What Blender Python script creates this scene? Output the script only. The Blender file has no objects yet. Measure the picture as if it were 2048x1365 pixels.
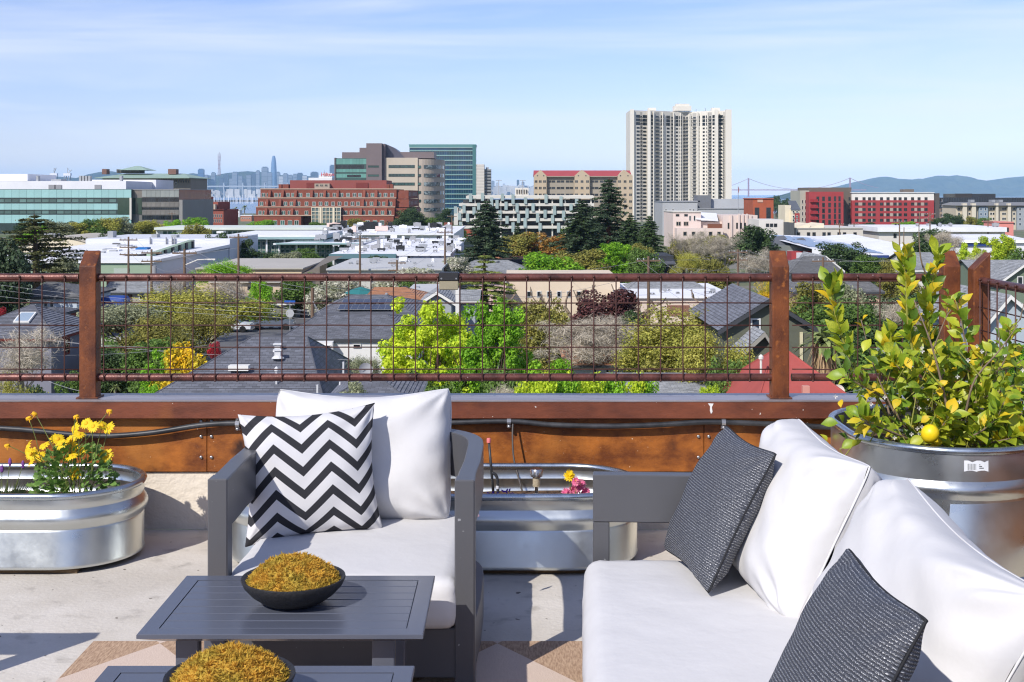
import bpy, math, random
import numpy as np
from mathutils import Vector, Matrix, Euler

S = bpy.context.scene
C = S.collection
R = math.radians
F, H, CX, HY = 2600.0, 1.54, 1024.0, 388.0     # focal length and horizon in photo pixels, eye height in metres

# ------------------------------------------------------------------ camera, sky, sun, exposure
cam = bpy.data.cameras.new('camera'); camo = bpy.data.objects.new('camera', cam); C.objects.link(camo)
camo.location = (0, 0, H); camo.rotation_euler = (R(90), 0, 0)
cam.sensor_width = 36; cam.lens = 36 * F / 2048; cam.shift_y = -(682.5 - HY) / 2048
cam.clip_start = 0.05; cam.clip_end = 60000
S.camera = camo

SUN = Vector((-0.064, -0.095, 0.092)).normalized()
EL = math.asin(SUN.z); AZ = math.atan2(SUN.x, SUN.y)
world = bpy.data.worlds.new('World'); S.world = world; world.use_nodes = True
nt = world.node_tree; nt.nodes.clear()
out = nt.nodes.new('ShaderNodeOutputWorld'); bg = nt.nodes.new('ShaderNodeBackground')
sky = nt.nodes.new('ShaderNodeTexSky'); sky.sky_type = 'NISHITA'; sky.sun_disc = False
sky.sun_elevation = EL; sky.sun_rotation = AZ % (2 * math.pi)
sky.air_density = 1.0; sky.dust_density = 0.1; sky.ozone_density = 4.0; sky.altitude = 0
tc = nt.nodes.new('ShaderNodeTexCoord')
mp = nt.nodes.new('ShaderNodeMapping'); mp.inputs['Scale'].default_value = (1.5, 1.5, 17.0); mp.inputs['Rotation'].default_value = (0, R(7), R(20)); mp.inputs['Location'].default_value = (0.4, 0, 0.3)
n1 = nt.nodes.new('ShaderNodeTexNoise'); n1.inputs['Scale'].default_value = 1.3; n1.inputs['Detail'].default_value = 9; n1.inputs['Roughness'].default_value = 0.5; n1.inputs['Distortion'].default_value = 0.5
cr = nt.nodes.new('ShaderNodeValToRGB'); cr.color_ramp.elements[0].position = 0.45; cr.color_ramp.elements[1].position = 0.72
cr.color_ramp.elements[0].color = (0, 0, 0, 1); cr.color_ramp.elements[1].color = (0.85, 0.85, 0.85, 1)
mx = nt.nodes.new('ShaderNodeMix'); mx.data_type = 'RGBA'
mx.inputs[7].default_value = (5.0, 5.25, 5.6, 1)        # thin high cirrus
tint = nt.nodes.new('ShaderNodeMix'); tint.data_type = 'RGBA'; tint.blend_type = 'MULTIPLY'; tint.inputs[0].default_value = 1.0
tint.inputs[7].default_value = (0.70, 0.635, 0.81, 1)
nt.links.new(tc.outputs['Generated'], mp.inputs['Vector']); nt.links.new(mp.outputs['Vector'], n1.inputs['Vector'])
nt.links.new(n1.outputs['Fac'], cr.inputs['Fac']); nt.links.new(cr.outputs['Color'], mx.inputs[0])
nt.links.new(sky.outputs['Color'], tint.inputs[6]); nt.links.new(tint.outputs[2], mx.inputs[6]); nt.links.new(mx.outputs[2], bg.inputs['Color'])
bg.inputs['Strength'].default_value = 0.15
nt.links.new(bg.outputs['Background'], out.inputs['Surface'])

sl = bpy.data.lights.new('sun', 'SUN'); slo = bpy.data.objects.new('sun', sl); C.objects.link(slo)
sl.energy = 3.7; sl.angle = R(0.5); sl.color = (1.0, 0.955, 0.89)
slo.rotation_euler = SUN.to_track_quat('Z', 'Y').to_euler(); slo.location = (-30, -40, 60)

S.view_settings.view_transform = 'Standard'; S.view_settings.look = 'None'
S.view_settings.exposure = 0.32; S.view_settings.gamma = 1.0; S.view_settings.use_curve_mapping = False
S.render.engine = 'CYCLES'
cy = S.cycles
cy.use_denoising = True
cy.max_bounces = 6; cy.diffuse_bounces = 3; cy.glossy_bounces = 3; cy.transmission_bounces = 4; cy.transparent_max_bounces = 6; cy.volume_bounces = 2
cy.caustics_reflective = False; cy.caustics_refractive = False
cy.sample_clamp_indirect = 6.0; cy.sample_clamp_direct = 0.0
cy.use_light_tree = True
S.render.film_transparent = False
cy.filter_width = 1.2

# ------------------------------------------------------------------ helpers
def P(px, py, Y): return Vector(((px - CX) * Y / F, Y, H - (py - HY) * Y / F))
def WX(px, Y): return (px - CX) * Y / F
def WZ(py, Y): return H - (py - HY) * Y / F
def zg(Y):
    for (a, za), (b, zb) in zip(GP, GP[1:]):
        if Y <= b: return za + (zb - za) * (Y - a) / (b - a)
    return GP[-1][1]
GP = [(-500, -12), (200, -12), (450, -12.6), (560, -14), (980, -19.5), (1400, -23.5), (1700, -25.2), (2100, -26), (60000, -26)]

def lin(c):
    return tuple(((x / 255.0) / 12.92 if x <= 10 else (((x / 255.0) + 0.055) / 1.055) ** 2.4) for x in c)

MATS = {}
def M(name, rgb, rough=0.7, metal=0.0, var=0.12, scale=3.0, bump=0.0, bscale=40.0, rgb2=None, c2pos=(0.4, 0.65), spec=0.4, rnd=0.0, stretch=None, bdist=0.01, trans=0.0, detail=5, rvar=0.0):
    """Procedural surface: base colour broken up by noise, optional second colour (wear), optional fine relief."""
    if name in MATS: return MATS[name]
    m = bpy.data.materials.new(name); m.use_nodes = True; MATS[name] = m
    t = m.node_tree; b = t.nodes['Principled BSDF']; N = t.nodes.new; L = t.links.new
    c = lin(rgb)
    b.inputs['Roughness'].default_value = rough; b.inputs['Metallic'].default_value = metal
    b.inputs['Specular IOR Level'].default_value = spec
    tcn = N('ShaderNodeTexCoord'); vec = tcn.outputs['Object']
    if stretch:
        mpn = N('ShaderNodeMapping'); mpn.inputs['Scale'].default_value = stretch; L(vec, mpn.inputs['Vector']); vec = mpn.outputs['Vector']
    no = N('ShaderNodeTexNoise'); no.inputs['Scale'].default_value = scale; no.inputs['Detail'].default_value = detail; no.inputs['Roughness'].default_value = 0.65
    L(vec, no.inputs['Vector'])
    ramp = N('ShaderNodeValToRGB'); e = ramp.color_ramp.elements
    if rgb2:
        e[0].position, e[1].position = c2pos; e[0].color = (*c, 1); e[1].color = (*lin(rgb2), 1)
    else:
        e[0].position, e[1].position = 0.3, 0.7
        e[0].color = (*[x * (1 - var) for x in c], 1); e[1].color = (*[min(1, x * (1 + var)) for x in c], 1)
    L(no.outputs['Fac'], ramp.inputs['Fac']); col = ramp.outputs['Color']
    if rnd:
        oi = N('ShaderNodeObjectInfo'); mr = N('ShaderNodeMapRange'); mr.inputs[3].default_value = 1 - rnd; mr.inputs[4].default_value = 1 + rnd
        L(oi.outputs['Random'], mr.inputs[0])
        mul = N('ShaderNodeMix'); mul.data_type = 'RGBA'; mul.blend_type = 'MULTIPLY'; mul.inputs[0].default_value = 1
        L(col, mul.inputs[6]); L(mr.outputs[0], mul.inputs[7]); col = mul.outputs[2]
    L(col, b.inputs['Base Color'])
    if rvar:
        mr2 = N('ShaderNodeMapRange'); mr2.inputs[1].default_value = 0.3; mr2.inputs[2].default_value = 0.7; mr2.inputs[3].default_value = max(0.02, rough - rvar); mr2.inputs[4].default_value = rough + rvar
        L(no.outputs['Fac'], mr2.inputs[0]); L(mr2.outputs[0], b.inputs['Roughness'])
    if bump:
        nb = N('ShaderNodeTexNoise'); nb.inputs['Scale'].default_value = bscale; nb.inputs['Detail'].default_value = 4
        L(vec, nb.inputs['Vector']); bn = N('ShaderNodeBump'); bn.inputs['Strength'].default_value = bump; bn.inputs['Distance'].default_value = bdist
        L(nb.outputs['Fac'], bn.inputs['Height']); L(bn.outputs['Normal'], b.inputs['Normal'])
    if trans:
        tr = N('ShaderNodeBsdfTranslucent'); ms = N('ShaderNodeMixShader'); ms.inputs[0].default_value = trans
        L(col, tr.inputs['Color']); o = t.nodes['Material Output']
        L(b.outputs[0], ms.inputs[1]); L(tr.outputs[0], ms.inputs[2]); L(ms.outputs[0], o.inputs['Surface'])
    return m

class MB:
    """Collects shapes and links them as ONE mesh object."""
    def __init__(s): s.v = []; s.f = []; s.m = []; s.uv = None
    def add(s, vs, fs, m=0):
        n = len(s.v); s.v.extend([tuple(v) for v in vs]); s.f.extend([tuple(i + n for i in f) for f in fs]); s.m.extend([m] * len(fs)); return s
    def box(s, x0, y0, z0, x1, y1, z1, m=0, mat=None):
        vs = [Vector((x, y, z)) for z in (z0, z1) for (x, y) in ((x0, y0), (x1, y0), (x1, y1), (x0, y1))]
        if mat is not None: vs = [mat @ v for v in vs]
        return s.add(vs, [(3, 2, 1, 0), (4, 5, 6, 7), (0, 1, 5, 4), (1, 2, 6, 5), (2, 3, 7, 6), (3, 0, 4, 7)], m)
    def bbox(s, x0, y0, z0, x1, y1, z1, b=0.004, m=0):
        """box with chamfered edges"""
        pts = []
        for z, i in ((z0, b), (z0 + b, 0), (z1 - b, 0), (z1, b)):
            q = 0 if i == 0 else b
            pts.append([(x0 + b, y0 + q, z), (x1 - b, y0 + q, z), (x1 - q, y0 + b, z), (x1 - q, y1 - b, z), (x1 - b, y1 - q, z), (x0 + b, y1 - q, z), (x0 + q, y1 - b, z), (x0 + q, y0 + b, z)])
        vs = [p for r in pts for p in r]
        fs = [tuple(range(7, -1, -1)), tuple(range(24, 32))]
        for r in range(3):
            for i in range(8):
                j = (i + 1) % 8; fs.append((r * 8 + i, r * 8 + j, r * 8 + 8 + j, r * 8 + 8 + i))
        return s.add(vs, fs, m)
    def prism(s, poly, z0, z1, m=0):
        n = len(poly); vs = [(x, y, z0) for x, y in poly] + [(x, y, z1) for x, y in poly]
        fs = [tuple(range(n - 1, -1, -1)), tuple(range(n, 2 * n))] + [(i, (i + 1) % n, n + (i + 1) % n, n + i) for i in range(n)]
        return s.add(vs, fs, m)
    def prismy(s, poly, y0, y1, m=0):
        """outline in x,z (counter-clockwise seen from -y), extruded along y"""
        n = len(poly); vs = [(x, y0, z) for x, z in poly] + [(x, y1, z) for x, z in poly]
        fs = [tuple(range(n)), tuple(range(2 * n - 1, n - 1, -1))] + [((i + 1) % n, i, n + i, n + (i + 1) % n) for i in range(n)]
        return s.add(vs, fs, m)
    def prismx(s, poly, x0, x1, m=0):
        n = len(poly); vs = [(x0, y, z) for y, z in poly] + [(x1, y, z) for y, z in poly]
        fs = [tuple(range(n - 1, -1, -1)), tuple(range(n, 2 * n))] + [(i, (i + 1) % n, n + (i + 1) % n, n + i) for i in range(n)]
        return s.add(vs, fs, m)
    def tube(s, pts, r, n=8, m=0, cap=True):
        pts = [Vector(p) for p in pts]; k = len(pts)
        rs = r if isinstance(r, (list, tuple)) else [r] * k
        base = len(s.v); up = None
        for i, p in enumerate(pts):
            d = (pts[min(i + 1, k - 1)] - pts[max(i - 1, 0)])
            d = d.normalized() if d.length > 1e-9 else Vector((0, 0, 1))
            if up is None: up = d.orthogonal().normalized()
            else:
                up = up - d * up.dot(d); up = up.normalized() if up.length > 1e-6 else d.orthogonal().normalized()
            w = d.cross(up)
            for j in range(n):
                a = 2 * math.pi * j / n; s.v.append(tuple(p + (up * math.cos(a) + w * math.sin(a)) * rs[i]))
        for i in range(k - 1):
            for j in range(n):
                a, b = base + i * n + j, base + i * n + (j + 1) % n; s.f.append((a, b, b + n, a + n)); s.m.append(m)
        if cap:
            s.f.append(tuple(base + j for j in range(n - 1, -1, -1))); s.m.append(m)
            s.f.append(tuple(base + (k - 1) * n + j for j in range(n))); s.m.append(m)
        return s
    def lathe(s, prof, n=24, m=0, c=(0, 0, 0), sx=1.0, sy=1.0):
        base = len(s.v)
        for r, z in prof:
            for j in range(n):
                a = 2 * math.pi * j / n; s.v.append((c[0] + r * sx * math.cos(a), c[1] + r * sy * math.sin(a), c[2] + z))
        for i in range(len(prof) - 1):
            for j in range(n):
                a, b = base + i * n + j, base + i * n + (j + 1) % n; s.f.append((a, b, b + n, a + n)); s.m.append(m)
        return s
    def quad(s, a, b, c, d, m=0): return s.add([a, b, c, d], [(0, 1, 2, 3)], m)
    def mesh(s, name, mats, smooth=False):
        me = bpy.data.meshes.new(name); me.from_pydata(s.v, [], s.f)
        for mm in (mats if isinstance(mats, (list, tuple)) else [mats]): me.materials.append(mm)
        if any(s.m): me.polygons.foreach_set('material_index', s.m)
        if smooth: me.polygons.foreach_set('use_smooth', [True] * len(me.polygons))
        me.update(); return me
    def build(s, name, mats, parent=None, smooth=False, loc=None, rot=None, angle=None):
        me = s.mesh(name, mats, smooth)
        if smooth and angle: me.set_sharp_from_angle(angle=R(angle))
        return put(name, me, parent, loc, rot)

def put(name, me, parent=None, loc=None, rot=None, scale=None):
    o = bpy.data.objects.new(name, me); C.objects.link(o)
    if parent is not None: o.parent = parent
    if loc is not None: o.location = loc
    if rot is not None: o.rotation_euler = rot
    if scale is not None: o.scale = scale
    return o
def tag(o, label, cat=None, group=None, kind=None):
    if label: o['label'] = label
    if cat: o['category'] = cat
    if group: o['group'] = group
    if kind: o['kind'] = kind
    return o
def thing(name, label, cat, loc=(0, 0, 0), rotz=0.0, group=None):
    o = bpy.data.objects.new(name, None); C.objects.link(o); o.location = loc; o.rotation_euler = (0, 0, rotz); o.empty_display_size = 0.2
    return tag(o, label, cat, group)
def struct(o, label=None): o['kind'] = 'structure'; (label and o.__setitem__('label', label)); return o
def stuff(o, label=None): o['kind'] = 'stuff'; (label and o.__setitem__('label', label)); return o
def copy_tree(o, parent=None):
    c = o.copy(); C.objects.link(c); c.parent = parent
    for ch in list(o.children): copy_tree(ch, c)
    return c
def catmull(pts, n=8):
    pts = [Vector(p) for p in pts]; q = [pts[0] * 2 - pts[1]] + pts + [pts[-1] * 2 - pts[-2]]; res = []
    for i in range(1, len(q) - 2):
        for k in range(n):
            t = k / n; a, b, c, d = q[i - 1], q[i], q[i + 1], q[i + 2]
            res.append(0.5 * ((2 * b) + (c - a) * t + (2 * a - 5 * b + 4 * c - d) * t * t + (3 * b - a - 3 * c + d) * t ** 3))
    res.append(pts[-1]); return res
def vnoise(x, y, s=0):
    return (math.sin(x * 1.7 + s) * math.cos(y * 2.3 + s * 1.3) + math.sin(x * 3.1 - y * 2.7 + s * 2.1) * 0.5 + math.cos(x * 5.3 + y * 4.1 - s) * 0.25) / 1.75
# ================================================================== terrace: deck, parapet, railing
def extra_spots(m, rgb, scale, lo, hi, src='Base Color', detail=3, stretch=None):
    """second noise layer mixed into the base colour (stains that belong to the surface)"""
    t = m.node_tree; b = t.nodes['Principled BSDF']; N = t.nodes.new; L = t.links.new
    old = b.inputs[src].links[0].from_socket
    tcn = N('ShaderNodeTexCoord'); v = tcn.outputs['Object']
    if stretch:
        mpn = N('ShaderNodeMapping'); mpn.inputs['Scale'].default_value = stretch; L(v, mpn.inputs['Vector']); v = mpn.outputs['Vector']
    no = N('ShaderNodeTexNoise'); no.inputs['Scale'].default_value = scale; no.inputs['Detail'].default_value = detail
    L(v, no.inputs['Vector']); mr = N('ShaderNodeMapRange'); mr.inputs[1].default_value = lo; mr.inputs[2].default_value = hi; L(no.outputs['Fac'], mr.inputs[0])
    mx = N('ShaderNodeMix'); mx.data_type = 'RGBA'; mx.inputs[7].default_value = (*lin(rgb), 1)
    L(mr.outputs[0], mx.inputs[0]); L(old, mx.inputs[6])
    for lk in list(b.inputs[src].links): t.links.remove(lk)
    L(mx.outputs[2], b.inputs[src]); return m

concrete = M('deck concrete', (200, 192, 180), .85, var=.10, scale=1.6, bump=.25, bscale=55, rgb2=(218, 211, 201), detail=9)
extra_spots(concrete, (194, 178, 156), 1.1, .54, .85, detail=6)
extra_spots(concrete, (112, 104, 94), 26, .735, .76, detail=1)
extra_spots(concrete, (180, 173, 163), 9, .58, .74, detail=5)
corten = M('weathering steel panel', (178, 106, 42), .48, var=.2, scale=5, bump=.15, bscale=120, rgb2=(106, 56, 24), c2pos=(.36, .62), detail=9, stretch=(1, 1, 1.6))
extra_spots(corten, (182, 116, 52), 3.2, .52, .72, detail=8)
extra_spots(corten, (58, 34, 24), 4.5, .62, .74, detail=5)
extra_spots(corten, (214, 190, 160), 70, .76, .79, detail=1)
fascia_m = M('dark rusted steel fascia', (126, 70, 48), .5, var=.2, scale=4, bump=.12, bscale=90, rgb2=(94, 52, 38), detail=9, stretch=(1, 1, 2.5))
extra_spots(fascia_m, (142, 84, 46), 3.5, .58, .78, detail=7)
extra_spots(fascia_m, (205, 195, 185), 60, .765, .79, detail=1)
cop_sheen = M('coping sky sheen', (158, 152, 156), .34, var=.15, scale=3, rgb2=(128, 116, 114), detail=8, stretch=(.5, 3, 1), metal=.25)  # same steel as the fascia, its grey sky sheen put into the base colour
rail_m = M('rail steel', (112, 68, 60), .36, var=.25, scale=12, bump=.1, bscale=150, rgb2=(66, 40, 36), detail=8, metal=.25)
extra_spots(rail_m, (200, 185, 180), 110, .74, .8, detail=1)
post_m = M('post steel', (126, 70, 36), .55, var=.25, scale=9, bump=.18, bscale=160, rgb2=(78, 40, 25), detail=9, stretch=(1, 1, .6))
extra_spots(post_m, (150, 88, 40), 30, .6, .72, detail=4)
wire_m = M('mesh wire', (78, 48, 42), .5, var=.25, scale=20)
plaster = M('parapet plaster', (228, 216, 198), .9, var=.05, scale=2, bump=.45, bscale=45, bdist=.012)
extra_spots(plaster, (200, 184, 164), 2.2, .55, .8, detail=7)
steel = M('zinc bolt', (170, 170, 172), .4, metal=.8)

dk = MB(); dk.box(-6.5, -4, -.35, 2.04, 5.96, 0); struct(dk.build('deck', concrete), 'pale concrete roof terrace floor with stains')

pw = thing('parapet_wall', 'rust brown steel clad parapet with coping greyed for sky sheen behind the planters', 'parapet', (0, 5.95, 0))
b = MB(); b.box(-6.5, .012, 0, 2.2, .15, .262); b.build('plaster_base', plaster, pw)
b = MB(); b.bbox(-6.5, -.05, .519, 2.02, -.035, .594, .002); b.build('fascia', fascia_m, pw)
b = MB(); b.bbox(-6.5, -.052, .594, 2.25, .16, .603, .002); b.build('coping', cop_sheen, pw)
b = MB(); b.box(-6.5, .03, .262, 2.2, .15, .594); b.build('core', M('parapet core', (80, 60, 50), .9), pw)
seams = [-1076, -579, -82, 414, 910, 1408, 1906]
bm_ = MB(); bm_.lathe([(0, -.006), (.006, -.006), (.0075, -.003), (.0075, 0)], 10)
bolt_me = bm_.mesh('bolt', steel, True)
for a, c in zip(seams, seams[1:]):
    xa, xc = WX(a, 5.95) + .0012, min(WX(c, 5.95) - .0012, 2.04)
    b = MB(); b.bbox(xa, random.Random(a).uniform(-.002, 0), .268, xc, .012, .593, .0015)
    p = b.build('steel_panel', corten, pw)
    for xx in (xa + .02, xc - .025):
        for zz in (.43, .335, .50):
            put('bolt', bolt_me, p, (xx, -.003, zz), (R(-90), 0, 0))
# return parapet, to the side
pr = thing('parapet_wall', 'side parapet with rusted coping running back beside the lemon tree tank', 'parapet', (2.06, 0, 0))
b = MB(); b.box(0, -4, 0, .14, 5.94, .262); b.build('plaster_base', plaster, pr)
b = MB(); b.bbox(-.05, -4, .519, -.035, 5.885, .594, .002); b.build('fascia', fascia_m, pr)
b = MB(); b.bbox(-.052, -4, .5945, .19, 5.896, .6035, .002); b.build('coping', cop_sheen, pr)
for k in range(8):
    b = MB(); y0 = 5.93 - (k + 1) * 1.136; b.bbox(-.006, y0 + .002, .268, .012, y0 + 1.134, .593, .0015); b.build('steel_panel', corten, pr)

# railing on the back parapet
def slant_post(bm, x0, y0, x1, y1, z0, zlo, zhi, axis):
    if axis == 'y': zs = [zlo, zlo, zhi, zhi]      # low edge to the camera side
    else: zs = [zlo, zhi, zhi, zlo]
    t = .003
    ring = [(x0, y0), (x1, y0), (x1, y1), (x0, y1)]
    vs = [(x, y, z0) for x, y in ring] + [(x, y, z) for (x, y), z in zip(ring, zs)]
    bm.add(vs, [(3, 2, 1, 0), (4, 5, 6, 7), (0, 1, 5, 4), (1, 2, 6, 5), (2, 3, 7, 6), (3, 0, 4, 7)])
    return bm
rl = thing('mesh_railing', 'rusty steel railing of square wire mesh along the back parapet facing the city', 'railing', (0, 5.985, .603))
rnd = random.Random(4)
post_px = [(-1234, -1196), (158, 195), (1545, 1583), (1888, 1925)]
for a, c in post_px:
    xa = WX(a, 5.95); xc = xa + .077
    ob = slant_post(MB(), xa, -.035, xc, .042, 0, .605, .675, 'y').build('post', post_m, rl)
    md = ob.modifiers.new('edge', 'BEVEL'); md.width = .004; md.segments = 2
    f_ = MB(); f_.bbox(xa - .012, -.047, 0, xc + .012, .054, .006, .002); f_.build('base_plate', post_m, ob)
spans = [(-1157, 158), (195, 1545), (1583, 1888)]
TOPZ, BOTZ = WZ(555, 5.985) - .603, WZ(755, 5.985) - .603
for a, c in [(-1236, 158), (195, 1545), (1583, 1888)]:
    xa, xc = WX(a, 5.985), WX(c, 5.985)
    for nm, zz in (('top_rail', TOPZ), ('bottom_rail', BOTZ)):
        b = MB(); b.tube([(xa + (xc - xa) * k / 12, 0, zz) for k in range(13)], .0178, 16); b.build(nm, rail_m, rl, True, angle=40)
def wire_mesh(bm_pts, r=.0031):
    b = MB(); b.tube(bm_pts, r, 6); return b
xs_px = [39 - 44.6 * k for k in range(27)] + [84, 129] + [207.5 + 44.55 * k for k in range(30)] + [1626 + 44.7 * k for k in range(6)]
for px in xs_px:
    if any(a - 8 < px < c + 8 for a, c in post_px) or 880 < px < 915: continue
    x = WX(px, 5.965); j = rnd.uniform(-.002, .002)
    b = MB(); b.tube([(x, -.019, TOPZ + .002), (x + j, -.0215, TOPZ - .02), (x + j, -.0205, TOPZ - .2), (x - j * .5, -.021, BOTZ + .03), (x, -.0235, BOTZ - .006), (x, -.019, BOTZ - .014)], .0031, 6)
    for zz in (TOPZ + .004, BOTZ - .012):
        b.lathe([(0, -.006), (.0045, -.0045), (.006, 0), (.0045, .0045), (0, .006)], 6, c=(x, -.021, zz))
    b.build('wire', wire_m, rl, True)
for a, c in spans:
    for py in (562.5, 606.5, 651.5, 695.5, 739.5):
        xa, xc = WX(a + 2, 5.965), WX(c - 2, 5.965); z = WZ(py, 5.965) - .603
        b = MB(); b.tube([(xa + (xc - xa) * k / 9, -.0148, z + rnd.uniform(-.0012, .0012)) for k in range(10)], .0031, 6); b.build('wire', wire_m, rl, True)
# side railing, square to the first
rs = thing('mesh_railing', 'rusty mesh railing on the side parapet behind the lemon tree', 'railing', (2.098, 5.84, .603))
ob = slant_post(MB(), -.038, -.038, .039, .039, 0, .6, .675, 'x').build('post', post_m, rs); md = ob.modifiers.new('edge', 'BEVEL'); md.width = .004; md.segments = 2
ob = slant_post(MB(), -.038, -3.05, .039, -2.973, 0, .6, .675, 'x').build('post', post_m, rs)
for nm, zz in (('top_rail', TOPZ - .004), ('bottom_rail', BOTZ)):
    b = MB(); b.tube([(0, -.038 - 2.935 * k / 12, zz) for k in range(13)], .0178, 16); b.build(nm, rail_m, rs, True, angle=40)
for k in range(28):
    y = -.07 - .1017 * k
    b = MB(); b.tube([(-.0205, y, TOPZ), (-.021, y, .2), (-.021, y, BOTZ - .012)], .0031, 6)
    b.lathe([(0, -.006), (.0045, -.0045), (.006, 0), (.0045, .0045), (0, .006)], 6, c=(-.021, y, TOPZ + .003)); b.build('wire', wire_m, rs, True)
for k in range(5):
    z = TOPZ - .018 - .1017 * k
    b = MB(); b.tube([(-.0148, -.04, z), (-.0148, -1.5, z), (-.0148, -2.97, z)], .0031, 6); b.build('wire', wire_m, rs, True)

b = MB(); x = WX(1421, 5.9); b.add([(x - .012, -.0515, .589), (x + .014, -.0515, .588), (x + .006, -.0515, .572), (x + .009, -.0515, .55), (x + .002, -.0515, .541), (x - .003, -.0515, .556), (x - .002, -.0515, .575)], [(6, 5, 4, 3, 2, 1, 0)]); b.build('dropping', M('chalky white', (226, 224, 220), .9), pw)
# small lamp clipped on the rail
lampt = thing('rail_lamp', 'small black clip-on lamp with frosted plate on the top rail', 'lamp', (WX(897.5, 5.95), 5.985, .603 + TOPZ))
b = MB(); b.bbox(-.046, -.032, -.016, .046, .03, .024, .004); b.build('housing', M('lamp black plastic', (44, 44, 46), .45), lampt)
b = MB(); b.bbox(-.044, -.030, -.056, .044, -.018, -.0165, .003); b.build('frosted_plate', M('frosted lamp plate', (176, 166, 140), .35, spec=.5, trans=.3), lampt)
b = MB(); b.lathe([(0, -.002), (.004, -.002), (.004, 0)], 8); sc_me = b.mesh('screw', steel)
for x in (-.034, .034): put('screw', sc_me, lampt, (x, -.032, -.004), (R(-90), 0, 0))

# irrigation pipe on the parapet
PIPE = M('black irrigation pipe', (44, 45, 48), .42, var=.2, scale=8, rgb2=(70, 70, 72))
ip = thing('irrigation_pipe', 'black irrigation pipe sagging between clamps along the rusted parapet', 'pipe', (0, 5.91, .45))
pts = [(-760, 850), (-400, 868), (-150, 850), (0, 857), (60, 861), (150, 870), (225, 872), (310, 865), (400, 851), (475, 847), (560, 852), (700, 858), (820, 850), (900, 846), (1020, 843), (1100, 850), (1200, 853), (1300, 851), (1400, 845), (1450, 845), (1550, 849), (1690, 856), (1850, 856), (1910, 850)]
path = catmull([Vector((WX(x, 5.91), 0, WZ(y, 5.91) - .45)) for x, y in pts], 5)
b = MB(); b.tube(path, .0125, 10); b.build('hose', PIPE, ip, True)
for px, py in ((475, 848), (1018, 843), (1447, 845)):
    x, z = WX(px, 5.91), WZ(py, 5.91) - .45
    b = MB(); b.tube([(x - .009, 0, z), (x + .009, 0, z)], .0155, 10); b.bbox(x - .009, .02, z - .034, x + .009, .03, z + .03, .001)
    for s in (-1, 1): b.bbox(x - .009, -.002, z + s * .022 - .008, x + .009, .022, z + s * .022 + .008, .002)
    cl = b.build('clamp', steel, ip, False)
    for s in (-1, 1): put('bolt', bolt_me, cl, (x, -.002, z + s * .024), (R(-90), 0, 0))
dp = catmull([Vector((WX(x, 5.85), y_, WZ(y, 5.85) - .45)) for x, y, y_ in ((1026, 848, -.0), (1025, 880, -.03), (1028, 920, -.06), (1038, 955, -.1), (1052, 1000, -.2))], 6)
b = MB(); b.tube(dp, .0042, 8); b.build('drip_tube', M('drip tube', (80, 74, 70), .5), ip, True)

# ================================================================== galvanised stock tanks
galv = M('galvanised steel', (204, 208, 207), .33, metal=.94, var=.06, scale=5, bump=.05, bscale=26, rvar=.10, detail=8, bdist=.006)
galv_rim = M('galvanised rolled rim', (184, 192, 198), .28, metal=.95, var=.08, scale=14, rvar=.08)
soil_m = M('planter soil', (70, 52, 40), .95, var=.5, scale=30, bump=1, bscale=60, bdist=.02, rgb2=(120, 92, 66))
wood_m = M('weathered plank', (112, 92, 68), .9, var=.3, scale=6, bump=.4, bscale=30, stretch=(1, 8, 8))
def stadium(hx, hy, n=14):
    """outline points and normals of an oval tank, straight sides along the longer half-size"""
    pts = []
    r = min(hx, hy); ex, ey = hx - r, hy - r
    for q, (sx, sy) in enumerate(((1, 1), (-1, 1), (-1, -1), (1, -1))):
        for k in range(n + 1):
            a = math.pi / 2 * (q + k / n); pts.append((sx * ex + r * math.cos(a), sy * ey + r * math.sin(a), math.cos(a), math.sin(a)))
    res = [p for i, p in enumerate(pts) if i == 0 or (abs(p[0] - pts[i - 1][0]) + abs(p[1] - pts[i - 1][1])) > 1e-5]
    dens = []
    for i, p in enumerate(res):
        q = res[(i + 1) % len(res)]; dens.append(p); d = math.hypot(q[0] - p[0], q[1] - p[1])
        for k in range(1, int(d / .12)):
            t = k / int(d / .12); dens.append(tuple(p[j] + (q[j] - p[j]) * t for j in range(4)))
    return dens
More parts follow.
